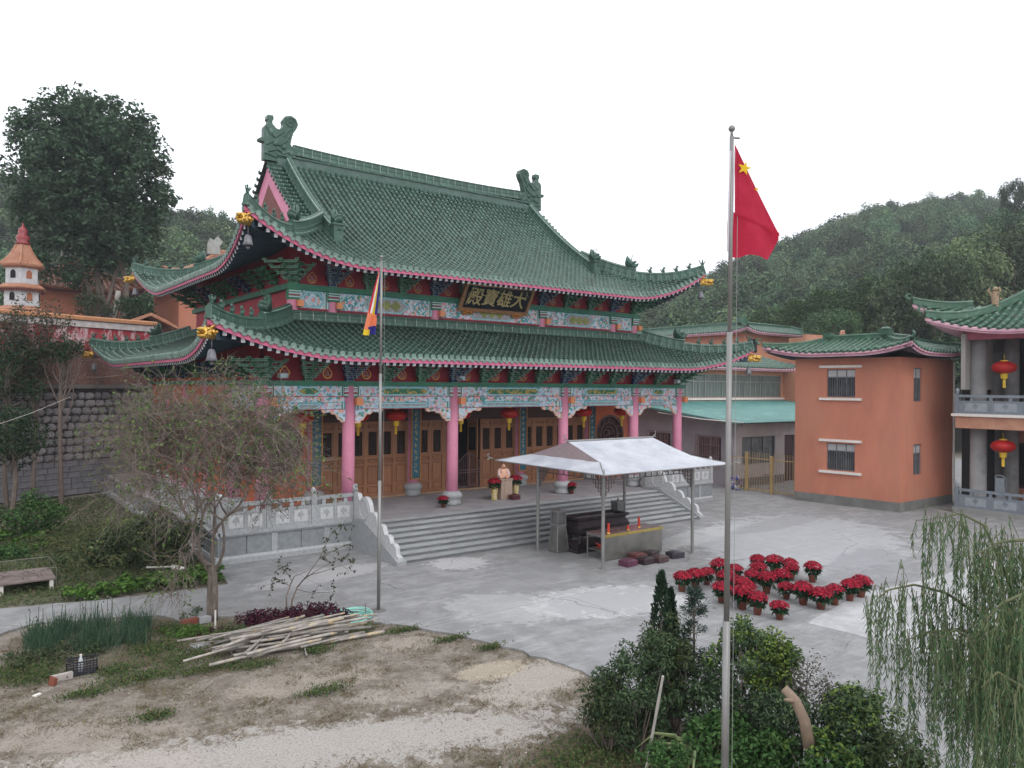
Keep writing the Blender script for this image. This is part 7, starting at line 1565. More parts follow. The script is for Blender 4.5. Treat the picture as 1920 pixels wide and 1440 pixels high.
def loose_tree(name, px, py, d, rx, rz, base_z, K, n, l, lm, lab, seed, grp=None, trunk=.12, cr=.45, wd=.45):
    c_ = eye(px, py, d); t = thing(name, lab, 'tree', (c_[0], c_[1], base_z), grp); r = np.random.default_rng(seed); mb = MB(); q = crown_pts(K, c_, (rx, rx, rz), r, .3, .35); leafy(mb, q, cr, n, l, l*wd, r, .4); put(mb, 'crown', [lm], t)
    mb = MB(); b = np.array([c_[0], c_[1], base_z]); limb(mb, b, c_, trunk, trunk*.5, .04, 7, 6, r)
    for i in range(0, K, max(1, K//14)): limb(mb, b+(c_-b)*r.uniform(.5, .95), q[i], trunk*.35, .012, .08, 5, 5, r)
    put(mb, 'trunk', [BARK], t); return t
LEAF_RD = mat('reddish_green_leaf', (.05, .06, .04), rough=.6, island=((.03, .05, .03), (.07, .08, .05), (.13, .08, .06)), trans=.2); LEAF_DK = mat('dark_shrub_leaf', (.02, .04, .02), rough=.55, island=((.01, .025, .014), (.025, .055, .025), (.05, .09, .035)), trans=.15)
loose_tree('feathery_tree', 62, 632, 37, 1.7, 2.0, 0, 60, 60, .17, LEAF_RD, 'feathery grey-green tree with reddish tints in front of the pagoda', 31, cr=.5)
loose_tree('feathery_tree', 15, 690, 36, 1.6, 1.9, 0, 60, 60, .17, LEAF_DK, 'dark green tree at the left edge in front of the flaking red wall', 32, cr=.5)
loose_tree('feathery_tree', 118, 655, 37, .9, .5, 0, 24, 60, .15, LEAF_DK, 'small dark tree reaching across the flaking red wall', 34, cr=.35)
loose_tree('dark_shrub_tree', 22, 815, 33, 1.35, 1.3, 0, 60, 70, .15, LEAF_DK, 'dense dark evergreen at the left edge in front of the stone wall', 33, cr=.45)
loose_tree('round_small_tree', 258, 585, 52, 1.25, 1.0, 7.45, 40, 60, .2, LEAF_DK, 'small round tree in front of the orange hall wall', 35, 'small trees above the red wall', cr=.4)
loose_tree('round_small_tree', 185, 572, 52, 1.3, .9, 7.45, 40, 55, .2, LEAF_GR, 'small bushy tree at the foot of the big tree', 36, 'small trees above the red wall', cr=.4)
# bare spreading tree in front of the hall
TWIG = mat('brown_twig', (.13, .1, .085), (.2, .165, .14), rough=.9, scale=3); LEAF_SP = mat('sparse_spring_leaf', (.12, .2, .05), rough=.55, island=((.05, .1, .03), (.12, .19, .06), (.2, .27, .09)), trans=.3)
def twig_tree(base, cen, R_, lab, seed, r0, nmain, depth, ntw, nleaf, lleaf, z0, name='bare_tree', leafm=LEAF_SP):
    r = np.random.default_rng(seed); t = thing(name, lab, 'tree', base); tr = MB(); tw = MB(); lf = MB(); base = np.array(base, float); cen = np.array(cen, float); R_ = np.array(R_, float); tips = []
    def inside(p): return np.sum(((p-cen)/R_)**2) < 1
    def grow(p, d, L_, rad, lev):
        q = p+d*L_; k = 5; b = r.normal(0, .12*L_, 3); P = np.array([p+(q-p)*s_+b*math.sin(math.pi*s_) for s_ in np.linspace(0, 1, k)])
        (tr if lev < 3 else tw).tube(P, np.linspace(rad, rad*.62, k), 6 if lev < 3 else 3, cap=False)
        if lev >= depth or (lev > 2 and not inside(q)): tips.append((q, d)); return
        for i in range(3 if lev < depth-1 else 2):
            nd = nrm(d*.9+r.normal(0, .5, 3)+np.array([0, 0, .3 if lev < 2 else .02])+(cen-q)/np.linalg.norm(R_)*.25*(0 if inside(q) else 1)); grow(q, nd, L_*r.uniform(.62, .88), rad*.6, lev+1)
        if lev > 1: tips.append((P[2], nrm(d+r.normal(0, .8, 3))))
    for i in range(nmain):
        a = 2*math.pi*i/nmain+r.uniform(-.3, .3); d = nrm([math.cos(a)*.75, math.sin(a)*.75, r.uniform(1.3, 3.4)]); p0 = base+np.array([math.cos(a)*r0*.6, math.sin(a)*r0*.6, 0]); p1 = base+np.array([math.cos(a)*r0*.5, math.sin(a)*r0*.5, z0*r.uniform(.85, 1.15)])
        limb(tr, p0, p1, r0, r0*.75, .03, 8, 6, r); grow(p1, d, R_[0]*.5, r0*.5, 0)
    for q, d in tips:
        for j in range(ntw):
            nd = nrm(d+r.normal(0, .8, 3)-np.array([0, 0, .15])); L_ = r.uniform(.3, .95); e = q+nd*L_+np.array([0, 0, -.3*L_*L_]); m_ = (q+e)/2+r.normal(0, .04, 3); tw.tube([q, m_, e], [.0065, .005, .003], 3, cap=False)
            if r.uniform() < nleaf:
                n = int(r.integers(3, 9)); s_ = r.uniform(.3, 1, (n, 1)); P = q+(e-q)*s_; D = unit(n, r); N_ = unit(n, r)+np.array([0, 0, .8]); V, F = leaf_quads(P, D, N_/np.linalg.norm(N_, axis=1)[:, None], r.uniform(lleaf*.7, lleaf*1.3, n), lleaf*.5); lf.arr(V, F)
    put(tr, 'trunk', [BARK], t, smooth=True); put(tw, 'twigs', [TWIG], t, 'stuff')
    if lf.n: put(lf, 'leaves', [leafm], t, 'stuff')
    return t
twig_tree((5.55, 19.76, -.03), eye(382, 905, 19.6), (2.85, 2.7, 2.9), 'wide twiggy half-bare tree in front of the left end of the hall', 8, .085, 6, 5, 4, .24, .09, 1.25)
# sapling
sp = thing('sapling', 'thin two-stemmed sapling with sparse drooping leaves by the maroon bed', 'tree', (7.4, 19.39, -.03)); r = np.random.default_rng(77); mb = MB(); lf = MB()
def S19(px, py, dd=0): return eye(px, py, 19.9+dd)
stems = [[(538, 1148), (537, 1120), (545, 1095), (552, 1080), (575, 1072)], [(545, 1148), (548, 1125), (558, 1100), (575, 1080), (600, 1045), (612, 1015)], [(565, 1090), (590, 1072), (620, 1055), (645, 1045)], [(548, 1090), (535, 1070), (522, 1060)], [(556, 1105), (585, 1112), (620, 1110)], [(545, 1100), (520, 1085), (508, 1092)], [(600, 1045), (630, 1030), (655, 1020)], [(575, 1080), (610, 1070), (640, 1060), (655, 1070)], [(612, 1015), (625, 995), (640, 985)]]
for i, s_ in enumerate(stems):
    P = [S19(x, y, r.normal(0, .08)*(k > 1)) for k, (x, y) in enumerate(s_)]; mb.tube(P, np.linspace(.028 if i < 2 else .012, .006, len(P)), 5)
    if i != 0:
        for j in range(5): q = P[-1-(j % 2)]+r.normal(0, .05, 3); e = q+r.normal(0, .2, 3); mb.tube([q, e], .004, 3); n = 7; Q = q+(e-q)*r.uniform(0, 1.2, (n, 1)); D = unit(n, r)-np.array([0, 0, .7]); D /= np.linalg.norm(D, axis=1)[:, None]; V, F = leaf_quads(Q, D, unit(n, r), .095, .05); lf.arr(V, F)
put(mb, 'stem', [TWIG], sp); put(lf, 'leaves', [LEAF_GR], sp, 'stuff')
# ---- foreground shrubs at the bottom right
def conifer(px, py_top, py_bot, d, w_, lab, kind, seed):
    top_ = eye(px, py_top, d); bot = eye(px, py_bot, d); r = np.random.default_rng(seed); t = thing('conifer', lab, 'conifer', (bot[0], bot[1], -.04)); H_ = top_[2]+.04; mb = MB(); tk = MB(); x, y = bot[0], bot[1]
    tk.tube([(x, y, -.04), (x, y, H_*.6), (x, y, H_*.97)], [.035, .022, .006], 6)
    if kind == 'cypress':
        n = 2600; h = r.uniform(.05, 1, n); rad = w_*np.clip((1-h)**.75*1.25, 0, 1)*np.sqrt(r.uniform(.25, 1, n))*np.minimum(1, h*6+.4); a = r.uniform(0, 6.28, n); P = np.stack([x+rad*np.cos(a), y+rad*np.sin(a), h*H_], 1)
        D = np.stack([np.cos(a)*.45, np.sin(a)*.45, np.ones(n)], 1)+r.normal(0, .25, (n, 3)); D /= np.linalg.norm(D, axis=1)[:, None]; V, F = leaf_quads(P, D, unit(n, r), r.uniform(.06, .12, n), .035); mb.arr(V, F)
    else:
        for i in range(46):
            h = r.uniform(.22, .98); L_ = w_*(1.15-h)*r.uniform(.6, 1.2); a = r.uniform(0, 6.28); p = np.array([x, y, h*H_]); q = p+np.array([math.cos(a)*L_, math.sin(a)*L_, L_*r.uniform(.0, .3)]); tk.tube([p, (p+q)/2+np.array([0, 0, -.02]), q], [.012, .008, .004], 4)
            n = 75; s_ = r.uniform(.3, 1.1, (n, 1)); P = p+(q-p)*s_+r.normal(0, .035, (n, 3)); D = nrm(q-p)+r.normal(0, .7, (n, 3))+np.array([0, 0, .2]); D /= np.linalg.norm(D, axis=1)[:, None]; V, F = leaf_quads(P, D, unit(n, r), r.uniform(.06, .11, n), .014); mb.arr(V, F)
    put(tk, 'trunk', [BARK], t); put(mb, 'needles', [mat('cypress_green' if kind == 'cypress' else 'pine_green', (.02, .05, .03), rough=.6, island=((.012, .03, .018), (.028, .055, .032), (.045, .085, .045)) if kind == 'cypress' else ((.015, .035, .028), (.035, .06, .045), (.05, .085, .06)), trans=.1)], t, 'stuff')
conifer(1238, 1080, 1400, 13.2, .33, 'tallest slim dark cypress among the shrubs at the bottom', 'cypress', 1); conifer(1256, 1112, 1380, 13.5, .24, 'smaller slim cypress touching the right side of the tallest one', 'cypress', 2); conifer(1300, 1100, 1400, 12.8, .55, 'open-branched young pine with a dark bare trunk right of the cypresses', 'pine', 3)
LB = {'dark': mat('shrub_dark', (.02, .04, .02), rough=.5, island=((.025, .045, .025), (.055, .095, .045), (.1, .15, .07)), trans=.2), 'olive': mat('shrub_olive', (.05, .07, .03), rough=.5, island=((.02, .035, .016), (.05, .075, .03), (.09, .11, .045)), trans=.2),
      'yellow': mat('shrub_yellow_green', (.1, .16, .03), rough=.5, island=((.03, .06, .015), (.09, .15, .03), (.2, .27, .05)), trans=.25), 'bright': mat('shrub_bright', (.05, .12, .03), rough=.45, island=((.02, .05, .015), (.045, .11, .03), (.09, .17, .05)), trans=.2),
      'grey': mat('shrub_grey', (.09, .09, .07), rough=.6, island=((.04, .04, .035), (.1, .1, .075), (.16, .13, .1)), trans=.2)}
def shrub(px, py, d, rx, rz, lm, lab, seed, K=60, n=60, l=.075, wd=.5, extra=None, cr=.16, droop=0., name='garden_shrub'):
    c_ = eye(px, py, d); r = np.random.default_rng(seed); t = thing(name, lab, 'shrub', (c_[0], c_[1], -.04), 'shrubs at the bottom right'); mb = MB(); q = crown_pts(K, c_, (rx, rx, rz), r, .22, .45); q[:, 2] = np.maximum(q[:, 2], .1)
    leafy(mb, q, cr, n, l, l*wd, r, .5, droop=droop)
    mats = [LB[lm]]
    if extra: top_ = q[q[:, 2] > c_[2]+rz*.35]; leafy(mb, top_+np.array([0, 0, .06]), cr*.8, n//2, l*.9, l*wd, r, .8, 1); mats.append(LB[extra])
    put(mb, 'foliage', mats, t); mb = MB()
    for i in range(0, K, 4): limb(mb, (c_[0]+r.normal(0, .08), c_[1]+r.normal(0, .08), -.04), q[i], .018, .005, .08, 4, 5, r)
    put(mb, 'stems', [BARK], t, 'stuff'); return t
shrub(1195, 1290, 12.3, .62, .85, 'dark', 'broad dark shrub with willowy leaves at the left end of the planting', 1, 90, 70, .09, .3, droop=.8); shrub(1250, 1250, 12.6, .6, .8, 'olive', 'olive green shrub just in front of the cypresses', 2, 80, 70, .09, .28, droop=.6)
shrub(1140, 1320, 12.4, .42, .5, 'olive', 'low olive shrub spilling over the dirt edge at the left', 3, 50, 60, .08, .35, droop=.5); shrub(1400, 1275, 12.0, .66, .82, 'dark', 'dark bushy shrub with yellow-green tips right behind the tall flagpole', 4, 110, 70, .07, .55, 'yellow')
shrub(1330, 1330, 12.0, .5, .6, 'dark', 'dark shrub between the pine and the tall flagpole', 5, 60, 60, .075, .5); shrub(1450, 1250, 11.9, .4, .5, 'yellow', 'yellow-green flush of leaves at the right shoulder of the middle shrub', 6, 45, 55, .065, .55)
shrub(1520, 1285, 11.6, .34, .5, 'grey', 'thin grey-leaved twiggy shrub left of the hanging willow', 7, 40, 26, .06, .45, cr=.2); shrub(1600, 1370, 10.9, .62, .55, 'dark', 'dark shrub with yellow-green shoots below the willow', 8, 100, 65, .07, .5, 'yellow')
shrub(1420, 1420, 11.0, .55, .42, 'bright', 'bright green shrub in the bottom foreground right of the tall flagpole', 9, 80, 60, .085, .5); shrub(1550, 1440, 10.4, .6, .4, 'bright', 'fresh green low shrub at the very bottom of the picture', 10, 80, 60, .08, .5, 'yellow'); shrub(1680, 1430, 10.2, .42, .42, 'olive', 'olive shrub under the willow strands at the bottom', 11, 60, 50, .07, .5)
shrub(1340, 1400, 11.0, .4, .35, 'bright', 'broad-leaved green shrub behind the potted succulent', 12, 40, 50, .1, .5); shrub(1250, 1420, 10.6, .35, .15, 'bright', 'low leafy weeds at the foot of the bamboo stake', 13, 40, 40, .06, .5, cr=.1); shrub(1470, 1350, 11.2, .4, .4, 'dark', 'dark undergrowth shrub around the leaning cut trunk', 14, 50, 55, .07, .5)
mb = MB(); mb.tube([eye(1518, 1400, 10.4), eye(1508, 1350, 10.45), eye(1492, 1315, 10.5), eye(1470, 1290, 10.6)], [.085, .075, .07, .06], 10); mb.tube([eye(1490, 1315, 10.5), eye(1472, 1312, 10.4)], [.04, .02], 6)
tag(put(mb, 'cut_trunk', [mat('peeled_trunk', (.3, .22, .16), (.22, .16, .12), rough=.8, scale=4)], smooth=True), 'leaning pale brown cut trunk standing among the dark shrubs', 'tree trunk')
mb = MB(); a, b = eye(1205, 1445, 11.2), eye(1243, 1268, 10.7); a[2] = -.04; P = [a+(b-a)*t for t in np.linspace(0, 1, 9)]; mb.tube(P, [.022, .021, .021, .025, .02, .02, .023, .019, .018], 8); tag(put(mb, 'bamboo_stake', [mat('grey_bamboo', (.38, .36, .34), (.5, .47, .43), rough=.7, scale=4)]), 'grey bamboo stake leaning in front of the shrubs', 'stake')
# potted succulent
pc = eye(1305, 1425, 10.9); ps = thing('potted_succulent', 'large terracotta pot with a sprawling long-leaved succulent at the bottom edge', 'potted plant', (pc[0], pc[1], 0)); x, y = pc[0], pc[1]
mb = MB(); mb.lathe([(.17, 0), (.24, .42), (.27, .43), (.27, .5), (.23, .5), (.22, .44), (0, .44)], 20, (x, y, 0)); put(mb, 'pot', [POT], ps, smooth=True); mb = MB(); r = np.random.default_rng(2)
for i in range(13): a = r.uniform(0, 6.28); L_ = r.uniform(.35, .8); mb.tube([(x, y, .45), (x+math.cos(a)*L_*.4, y+math.sin(a)*L_*.4, .45+L_*.5), (x+math.cos(a)*L_*.8, y+math.sin(a)*L_*.8, .45+L_*.45), (x+math.cos(a)*L_*1.2, y+math.sin(a)*L_*1.2, .45+L_*.05)], [.022, .026, .02, .004], 5)
put(mb, 'succulent_leaves', [mat('succulent_green', (.1, .15, .06), (.2, .22, .1), rough=.5, scale=6)], ps, 'stuff')
# willow
wl = thing('weeping_willow', 'weeping willow with long hanging strands filling the bottom right corner', 'tree', tuple(eye(2060, 900, 8.5)*np.array([1, 1, 0]))); r = np.random.default_rng(12); br = MB(); lf = MB(); WT = mat('willow_twig', (.1, .12, .06), (.15, .15, .08), rough=.8); WL_ = mat('willow_leaf', (.08, .12, .05), rough=.5, island=((.05, .1, .05), (.09, .17, .08), (.14, .23, .11), (.22, .27, .13)), trans=.3)
tb_ = eye(2060, 900, 8.5); br.tube([(tb_[0], tb_[1], -.04), (tb_[0], tb_[1], 2.2), eye(2040, 1000, 8.4)], [.17, .13, .1], 10)
arcs = [([(2040, 1000), (1960, 1130), (1900, 1110), (1870, 1040), (1845, 985), (1800, 962), (1768, 972)], 8.2), ([(2040, 1010), (1960, 1230), (1880, 1200), (1830, 1150), (1775, 1112), (1715, 1096), (1665, 1106), (1640, 1128)], 8.4), ([(2040, 1000), (1950, 1010), (1880, 1015), (1830, 1040)], 7.8), ([(2040, 1010), (1960, 1180), (1900, 1220), (1840, 1210), (1790, 1180), (1760, 1200)], 7.6), ([(2040, 1010), (1980, 1250), (1920, 1290), (1870, 1260), (1840, 1290)], 7.0), ([(2040, 1000), (1990, 1080), (1930, 1110), (1880, 1130), (1850, 1160)], 7.2), ([(1900, 1215), (1850, 1195), (1800, 1180), (1740, 1185), (1700, 1200)], 8.3)]
def spline(P, n):
    P = np.array(P, float); t = np.linspace(0, len(P)-1, n); return np.stack([np.interp(t, range(len(P)), P[:, i]) for i in range(P.shape[1])], 1)
def strand(p, L_, sw):
    n = max(6, int(L_/.09)); k = np.linspace(0, 1, n); a = r.uniform(0, 6.28); P = p+np.stack([np.cos(a)*sw*np.sin(k*2.2), np.sin(a)*sw*np.sin(k*2.2), -L_*k+.0*k], 1)+np.cumsum(r.normal(0, .006, (n, 3)), 0); br.tube(P, np.linspace(.0045, .0015, n), 3, cap=False)
    m = int(L_/.021); t = np.sort(r.uniform(.02, 1, m)); Q = np.stack([np.interp(t, k, P[:, i]) for i in range(3)], 1); b = r.uniform(0, 6.28, m); D = np.stack([np.cos(b)*.42, np.sin(b)*.42, -np.ones(m)], 1)+r.normal(0, .15, (m, 3)); D /= np.linalg.norm(D, axis=1)[:, None]; V, F = leaf_quads(Q, D, unit(m, r), r.uniform(.06, .11, m), .011); lf.arr(V, F)
for ai, (A, d) in enumerate(arcs):
    S_ = spline(A, 40); P = np.array([eye(x, y, d) for x, y in S_]); br.tube(P, np.linspace(.03, .006, 40), 6)
    cnt_ = {0: 60, 1: 76, 2: 56, 3: 84, 4: 70, 5: 80, 6: 44}[ai]
    for i in range(cnt_):
        f = r.uniform(.22 if ai != 6 else 0, 1); q = P[int(f*39)]+r.normal(0, .12, 3)*np.array([1, 1, .4]); x_ = S_[int(f*39)][0]
        L_ = r.uniform(.5, 1.3) if x_ < 1700 else r.uniform(.6, 1.7)
        strand(q, L_ if ai not in (3, 4) else r.uniform(.7, 1.6), r.uniform(.02, .14))
    for i in range(6): q = P[int(r.uniform(.4, 1)*39)]; e = q+r.normal(0, .2, 3)+np.array([0, 0, .06]); br.tube([q, e], .004, 3); strand(e, r.uniform(.4, 1.1), .05)
strand(eye(1752, 968, 8.2), .85, .03); strand(eye(1880, 985, 8.0), 1.2, .04)
put(br, 'branches', [WT], wl, 'stuff'); put(lf, 'leaves', [WL_], wl, 'stuff')
# ------------------------------------------------------------------ garden, dry grass, clutter
def blades(mb, P, h, w_, r, lean=.5, m=0):
    n = len(P); a = r.uniform(0, 6.28, n); D = np.stack([np.cos(a)*lean, np.sin(a)*lean, np.ones(n)], 1)+r.normal(0, .25, (n, 3)); D /= np.linalg.norm(D, axis=1)[:, None]; S = unit(n, r); S[:, 2] *= .2; h = np.broadcast_to(h, (n,)).reshape(-1, 1)
    V = np.stack([P-S*w_, P+S*w_, P+D*h+S*w_*.25, P+D*h-S*w_*.25], 1).reshape(-1, 3); mb.arr(V, np.arange(n*4).reshape(-1, 4), m)
def inpoly(P, poly):
    x, y = P[:, 0], P[:, 1]; c = np.zeros(len(P), bool); n = len(poly)
    for i in range(n):
        (x1, y1), (x2, y2) = poly[i], poly[(i+1) % n]; k = ((y1 > y) != (y2 > y)) & (x < (x2-x1)*(y-y1)/(y2-y1+1e-12)+x1); c ^= k
    return c
def scatter(poly, n, r, clump=0, cr=.2):
    p = np.array(poly); lo, hi = p.min(0), p.max(0); out = []
    if clump:
        C0 = r.uniform(lo, hi, (clump*3, 2)); C0 = C0[inpoly(C0, poly)][:clump]; k = r.integers(0, len(C0), n); P = C0[k]+r.normal(0, cr, (n, 2))*r.uniform(.4, 1.2, (n, 1)); P = P[inpoly(P, poly)]
    else: P = r.uniform(lo, hi, (n*2, 2)); P = P[inpoly(P, poly)][:n]
    return P
DP = [(0.5, 12.5), (1.2, 20.8), (1.9, 21.7), (4.5, 20.7), (4.8, 20.1), (6.0, 19.5), (8.0, 18.9), (8.6, 17.7), (9.1, 16.3), (9.7, 15.1), (10.25, 13.5), (10.5, 12.3), (10.6, 11.1), (10.4, 9), (9.9, 7.2), (6.0, 9.0), (3, 11.5)]
def sandy(P):
    v = np.zeros(len(P))
    for (cx, cy, rx, ry, an) in ((5.0, 11.85, 4.9, .95, -.36), (9.6, 11.9, 1.7, .75, .35), (9.3, 12.9, .9, .5, 0)):
        dx, dy = P[:, 0]-cx, P[:, 1]-cy; a = dx*math.cos(an)+dy*math.sin(an); b = -dx*math.sin(an)+dy*math.cos(an); v = np.maximum(v, 1-np.sqrt((a/rx)**2+(b/ry)**2))
    return v
r = np.random.default_rng(51); DRY = mat('dry_grass', (.3, .25, .15), rough=.9, island=((.08, .06, .04), (.17, .13, .08), (.26, .21, .13), (.12, .12, .06)), trans=.2)
P = np.concatenate([scatter(DP, 14000, r), scatter(DP, 56000, r, 700, .14)]); P = P[sandy(P)+r.normal(0, .2, len(P)) < .2]; P3 = np.column_stack([P, np.full(len(P), -.045)])
mb = MB(); blades(mb, P3, r.uniform(.03, .1, len(P3)), .007, r, 1.9); put(mb, 'dry_grass', [DRY], None, 'stuff')
GRN = mat('green_weed', (.06, .12, .03), rough=.7, island=((.03, .055, .02), (.06, .11, .03), (.1, .14, .05), (.16, .13, .07)), trans=.2)
mb = MB(); W_ = [((3.3, 16.7), 1.0, .35), ((4.6, 16.4), .8, .25), ((5.4, 16.0), .5, .2), ((2.3, 16.4), .5, .2), ((6.8, 16.1), .4, .2), ((7.3, 17.4), .9, .3), ((8.3, 16.9), .35, .2), ((9.0, 16.2), .5, .15), ((9.6, 15.0), .5, .12), ((10.0, 14.0), .4, .12), ((1.3, 18.5), .9, .5), ((6.2, 17.0), .5, .2), ((8.4, 9.0), 1.2, .6), ((9.3, 8.6), .8, .6), ((6.0, 13.9), .5, .2), ((3.1, 14.6), .35, .2), ((3.9, 18.3), .7, .5), ((4.4, 17.3), .7, .4), ((3.0, 17.4), .5, .3), ((5.6, 18.4), .8, .5), ((1.6, 17.9), .6, .4), ((4.5, 19.6), .5, .4), ((7.9, 16.6), .4, .2)]
for (c_, sx, sy) in W_:
    n = int(2600*sx*sy/.35*.5)+250; Q = np.column_stack([c_[0]+r.normal(0, sx*.5, n), c_[1]+r.normal(0, sy*.6, n), np.full(n, -.04)]); D = unit(n, r); D[:, 2] = np.abs(D[:, 2]); N_ = unit(n, r)*.5+np.array([0, 0, 1]); V, F = leaf_quads(Q+np.array([0, 0, 1])*r.uniform(0, .13, (n, 1))**1.3, D, N_/np.linalg.norm(N_, axis=1)[:, None], r.uniform(.03, .08, n), .028); mb.arr(V, F)
put(mb, 'green_weeds', [GRN], None, 'stuff')
# litter and pebbles
mb = MB(); Q = scatter(DP, 260, r)
for q in Q: s_ = r.uniform(.008, .03); mb.ball((q[0], q[1], -.035), (s_, s_*.8, s_*.5), 5, 3, int(r.integers(0, 2)))
put(mb, 'pebbles_and_scraps', [mat('pale_pebble', (.5, .47, .43), (.35, .32, .3)), mat('brown_scrap', (.15, .1, .07))], None, 'stuff')
mb = MB(); ed = np.array(edge[10:]); 
for (a, b) in zip(ed[:-1], ed[1:]):
    n = 26; t = r.uniform(0, 1, (n, 1)); q = a+(b-a)*t+r.normal(0, .05, (n, 2))-np.array([.05, .02]); blades(mb, np.column_stack([q, np.full(n, -.04)]), r.uniform(.03, .09, n), .006, r, 1.2)
put(mb, 'edge_grass', [DRY], None, 'stuff')
# left garden: ground cover, leafy beds, tall weeds
LP = [(-3, 24.6), (1.34, 24.0), (3.1, 23.5), (4.76, 23.2), (6.2, 23.0), (6.8, 23.2), (7.1, 25.4), (7.1, 45), (3, 44), (-2, 42)]
mb = MB(); P = scatter(LP, 42000, r); nn = len(P); z = r.uniform(.0, .12, nn); D = unit(nn, r); D[:, 2] = np.abs(D[:, 2])*.7; N_ = unit(nn, r)*.6+np.array([0, 0, 1]); V, F = leaf_quads(np.column_stack([P, z-.04]), D, N_/np.linalg.norm(N_, axis=1)[:, None], r.uniform(.06, .15, nn), .05); mb.arr(V, F)
put(mb, 'garden_ground_cover', [mat('garden_ground_leaf', (.06, .1, .04), rough=.7, island=((.03, .05, .02), (.06, .1, .035), (.1, .14, .05), (.13, .11, .06)), trans=.2)], None, 'stuff')
BG_ = mat('bed_green', (.08, .18, .03), rough=.5, island=((.03, .08, .015), (.08, .17, .03), (.14, .25, .05)), trans=.25)
def bed(name, cs, h, n, l, m_, lab=None, cat='plant bed', wd=.6, rad=.16):
    mb = MB(); c_ = np.array([(x+r.normal(0, .1), y+r.normal(0, .1), h*r.uniform(.3, .8)-.04) for x, y in cs]); leafy(mb, c_, rad, n, l, l*wd, r, .9, flat=.8); o = put(mb, name, [m_], None, 'stuff'); return o
cs = [(x, y) for x in np.arange(2.9, 7.0, .22) for y in (23.5+.1*math.sin(x*3), 23.85, 24.2) if not (x < 4.2 and y > 24)]
bed('leafy_greens_bed', cs, .42, 44, .15, BG_)
bed('leafy_greens_bed', [(x, y) for x in np.arange(-.5, 3.2, .35) for y in (33.0, 34.5, 31.5)], .4, 30, .22, BG_)
cs = [(3.0+.5*i, 25.5+.8*j) for i in range(8) for j in range(9)]; bed('tall_weeds', [(x+r.normal(0, .2), y+r.normal(0, .3)) for x, y in cs], .9, 60, .16, mat('olive_weed', (.08, .1, .04), rough=.7, island=((.04, .06, .025), (.08, .1, .04), (.14, .13, .06)), trans=.2), wd=.3, rad=.36)
MRN = mat('maroon_leaf', (.06, .012, .025), rough=.5, island=((.02, .006, .012), (.05, .01, .022), (.1, .02, .04)), trans=.15)
cs = [(6.1+.16*i, 19.25-.14*j-.05*i+r.normal(0, .05)) for i in range(14) for j in range(7)]; bed('maroon_leaf_bed', cs, .3, 36, .08, MRN, rad=.14); bed('maroon_leaf_bed', [(4.9+.14*i, 18.7+r.normal(0, .1)) for i in range(7)], .12, 25, .06, MRN, rad=.1)
bed('low_green_bed', [(5.1+.2*i, 18.3-.12*j+r.normal(0, .06)) for i in range(9) for j in range(7)], .16, 34, .06, GRN, rad=.12); bed('low_green_bed', [(4.5+.15*i, 19.4-.1*j) for i in range(5) for j in range(8)], .12, 30, .06, BG_, rad=.12)
bed('low_green_bed', [(5.0+.1*i, 20.0+r.normal(0, .1)) for i in range(3)], .4, 40, .08, LB['dark'], rad=.14)
# garlic chives
mb = MB(); P = scatter([(1.3, 19.0), (1.8, 21.6), (4.3, 20.6), (3.9, 18.6)], 3400, r, 90, .13); n = len(P); blades(mb, np.column_stack([P, np.full(n, -.04)]), r.uniform(.2, .5, n), .009, r, .4); n2 = 44
for q in P[:n2]: h = r.uniform(.5, .68); mb.tube([(q[0], q[1], 0), (q[0]+r.normal(0, .03), q[1], h)], .006, 4); mb.ball((q[0], q[1], h+.02), .018, 6, 4, 1 if r.uniform() < .6 else 2)
put(mb, 'garlic_chives', [mat('chive_leaf', (.04, .1, .07), rough=.5, island=((.02, .055, .03), (.045, .1, .055), (.09, .14, .08)), trans=.15), mat('pale_flower', (.3, .33, .22)), mat('dark_seed_head', (.05, .05, .04))], None, 'stuff')
bed('low_green_bed', [(1.2+.22*i, 18.6+.35*j+r.normal(0, .08)) for i in range(9) for j in range(3)], .2, 36, .08, LB['olive'], rad=.15)
for i, (px, py, d, rx, rz, lm, lab) in enumerate([(62, 975, 29, .95, .95, 'bright', 'rounded leafy green bush near the left edge below the stone wall'), (300, 1000, 24.5, 1.3, .75, 'olive', 'olive weedy shrub left of the terrace behind the bare tree'), (215, 1030, 25, .9, .5, 'olive', 'low olive shrub in the garden left of the bare tree'), (150, 1060, 25.5, .8, .3, 'dark', 'low dark shrub in the middle of the left garden'), (15, 1075, 26, .8, .3, 'bright', 'low green shrub behind the wooden bench at the left edge')]):
    c_ = eye(px, py, d); t = thing('garden_bush', lab, 'bush', (c_[0], c_[1], 0), 'bushes in the left garden'); mb = MB(); q = crown_pts(70, c_, (rx, rx, rz), r, .25, .4); q[:, 2] = np.maximum(q[:, 2], .05); leafy(mb, q, .26, 50, .13, .07, r, .6); put(mb, 'foliage', [LB[lm]], t); mb = MB()
    for k in range(0, 70, 7): limb(mb, (c_[0], c_[1], -.04), q[k], .02, .006, .06, 4, 5, r)
    put(mb, 'stems', [BARK], t, 'stuff')
mb = MB(); P = scatter([(10.8, 11), (11, 24), (24, 22), (34, 17), (30, 8), (14, 8)], 420, r); n = len(P); D = unit(n, r); D[:, 2] *= .15; V, F = leaf_quads(np.column_stack([P, np.full(n, .012)]), D, np.tile([0, 0, 1.], (n, 1))+r.normal(0, .15, (n, 3)), r.uniform(.03, .08, n), .025); mb.arr(V, F); put(mb, 'fallen_leaves', [mat('fallen_leaf', (.12, .08, .05), island=((.05, .04, .03), (.14, .09, .05), (.22, .17, .09)), rough=.9)], None, 'stuff')
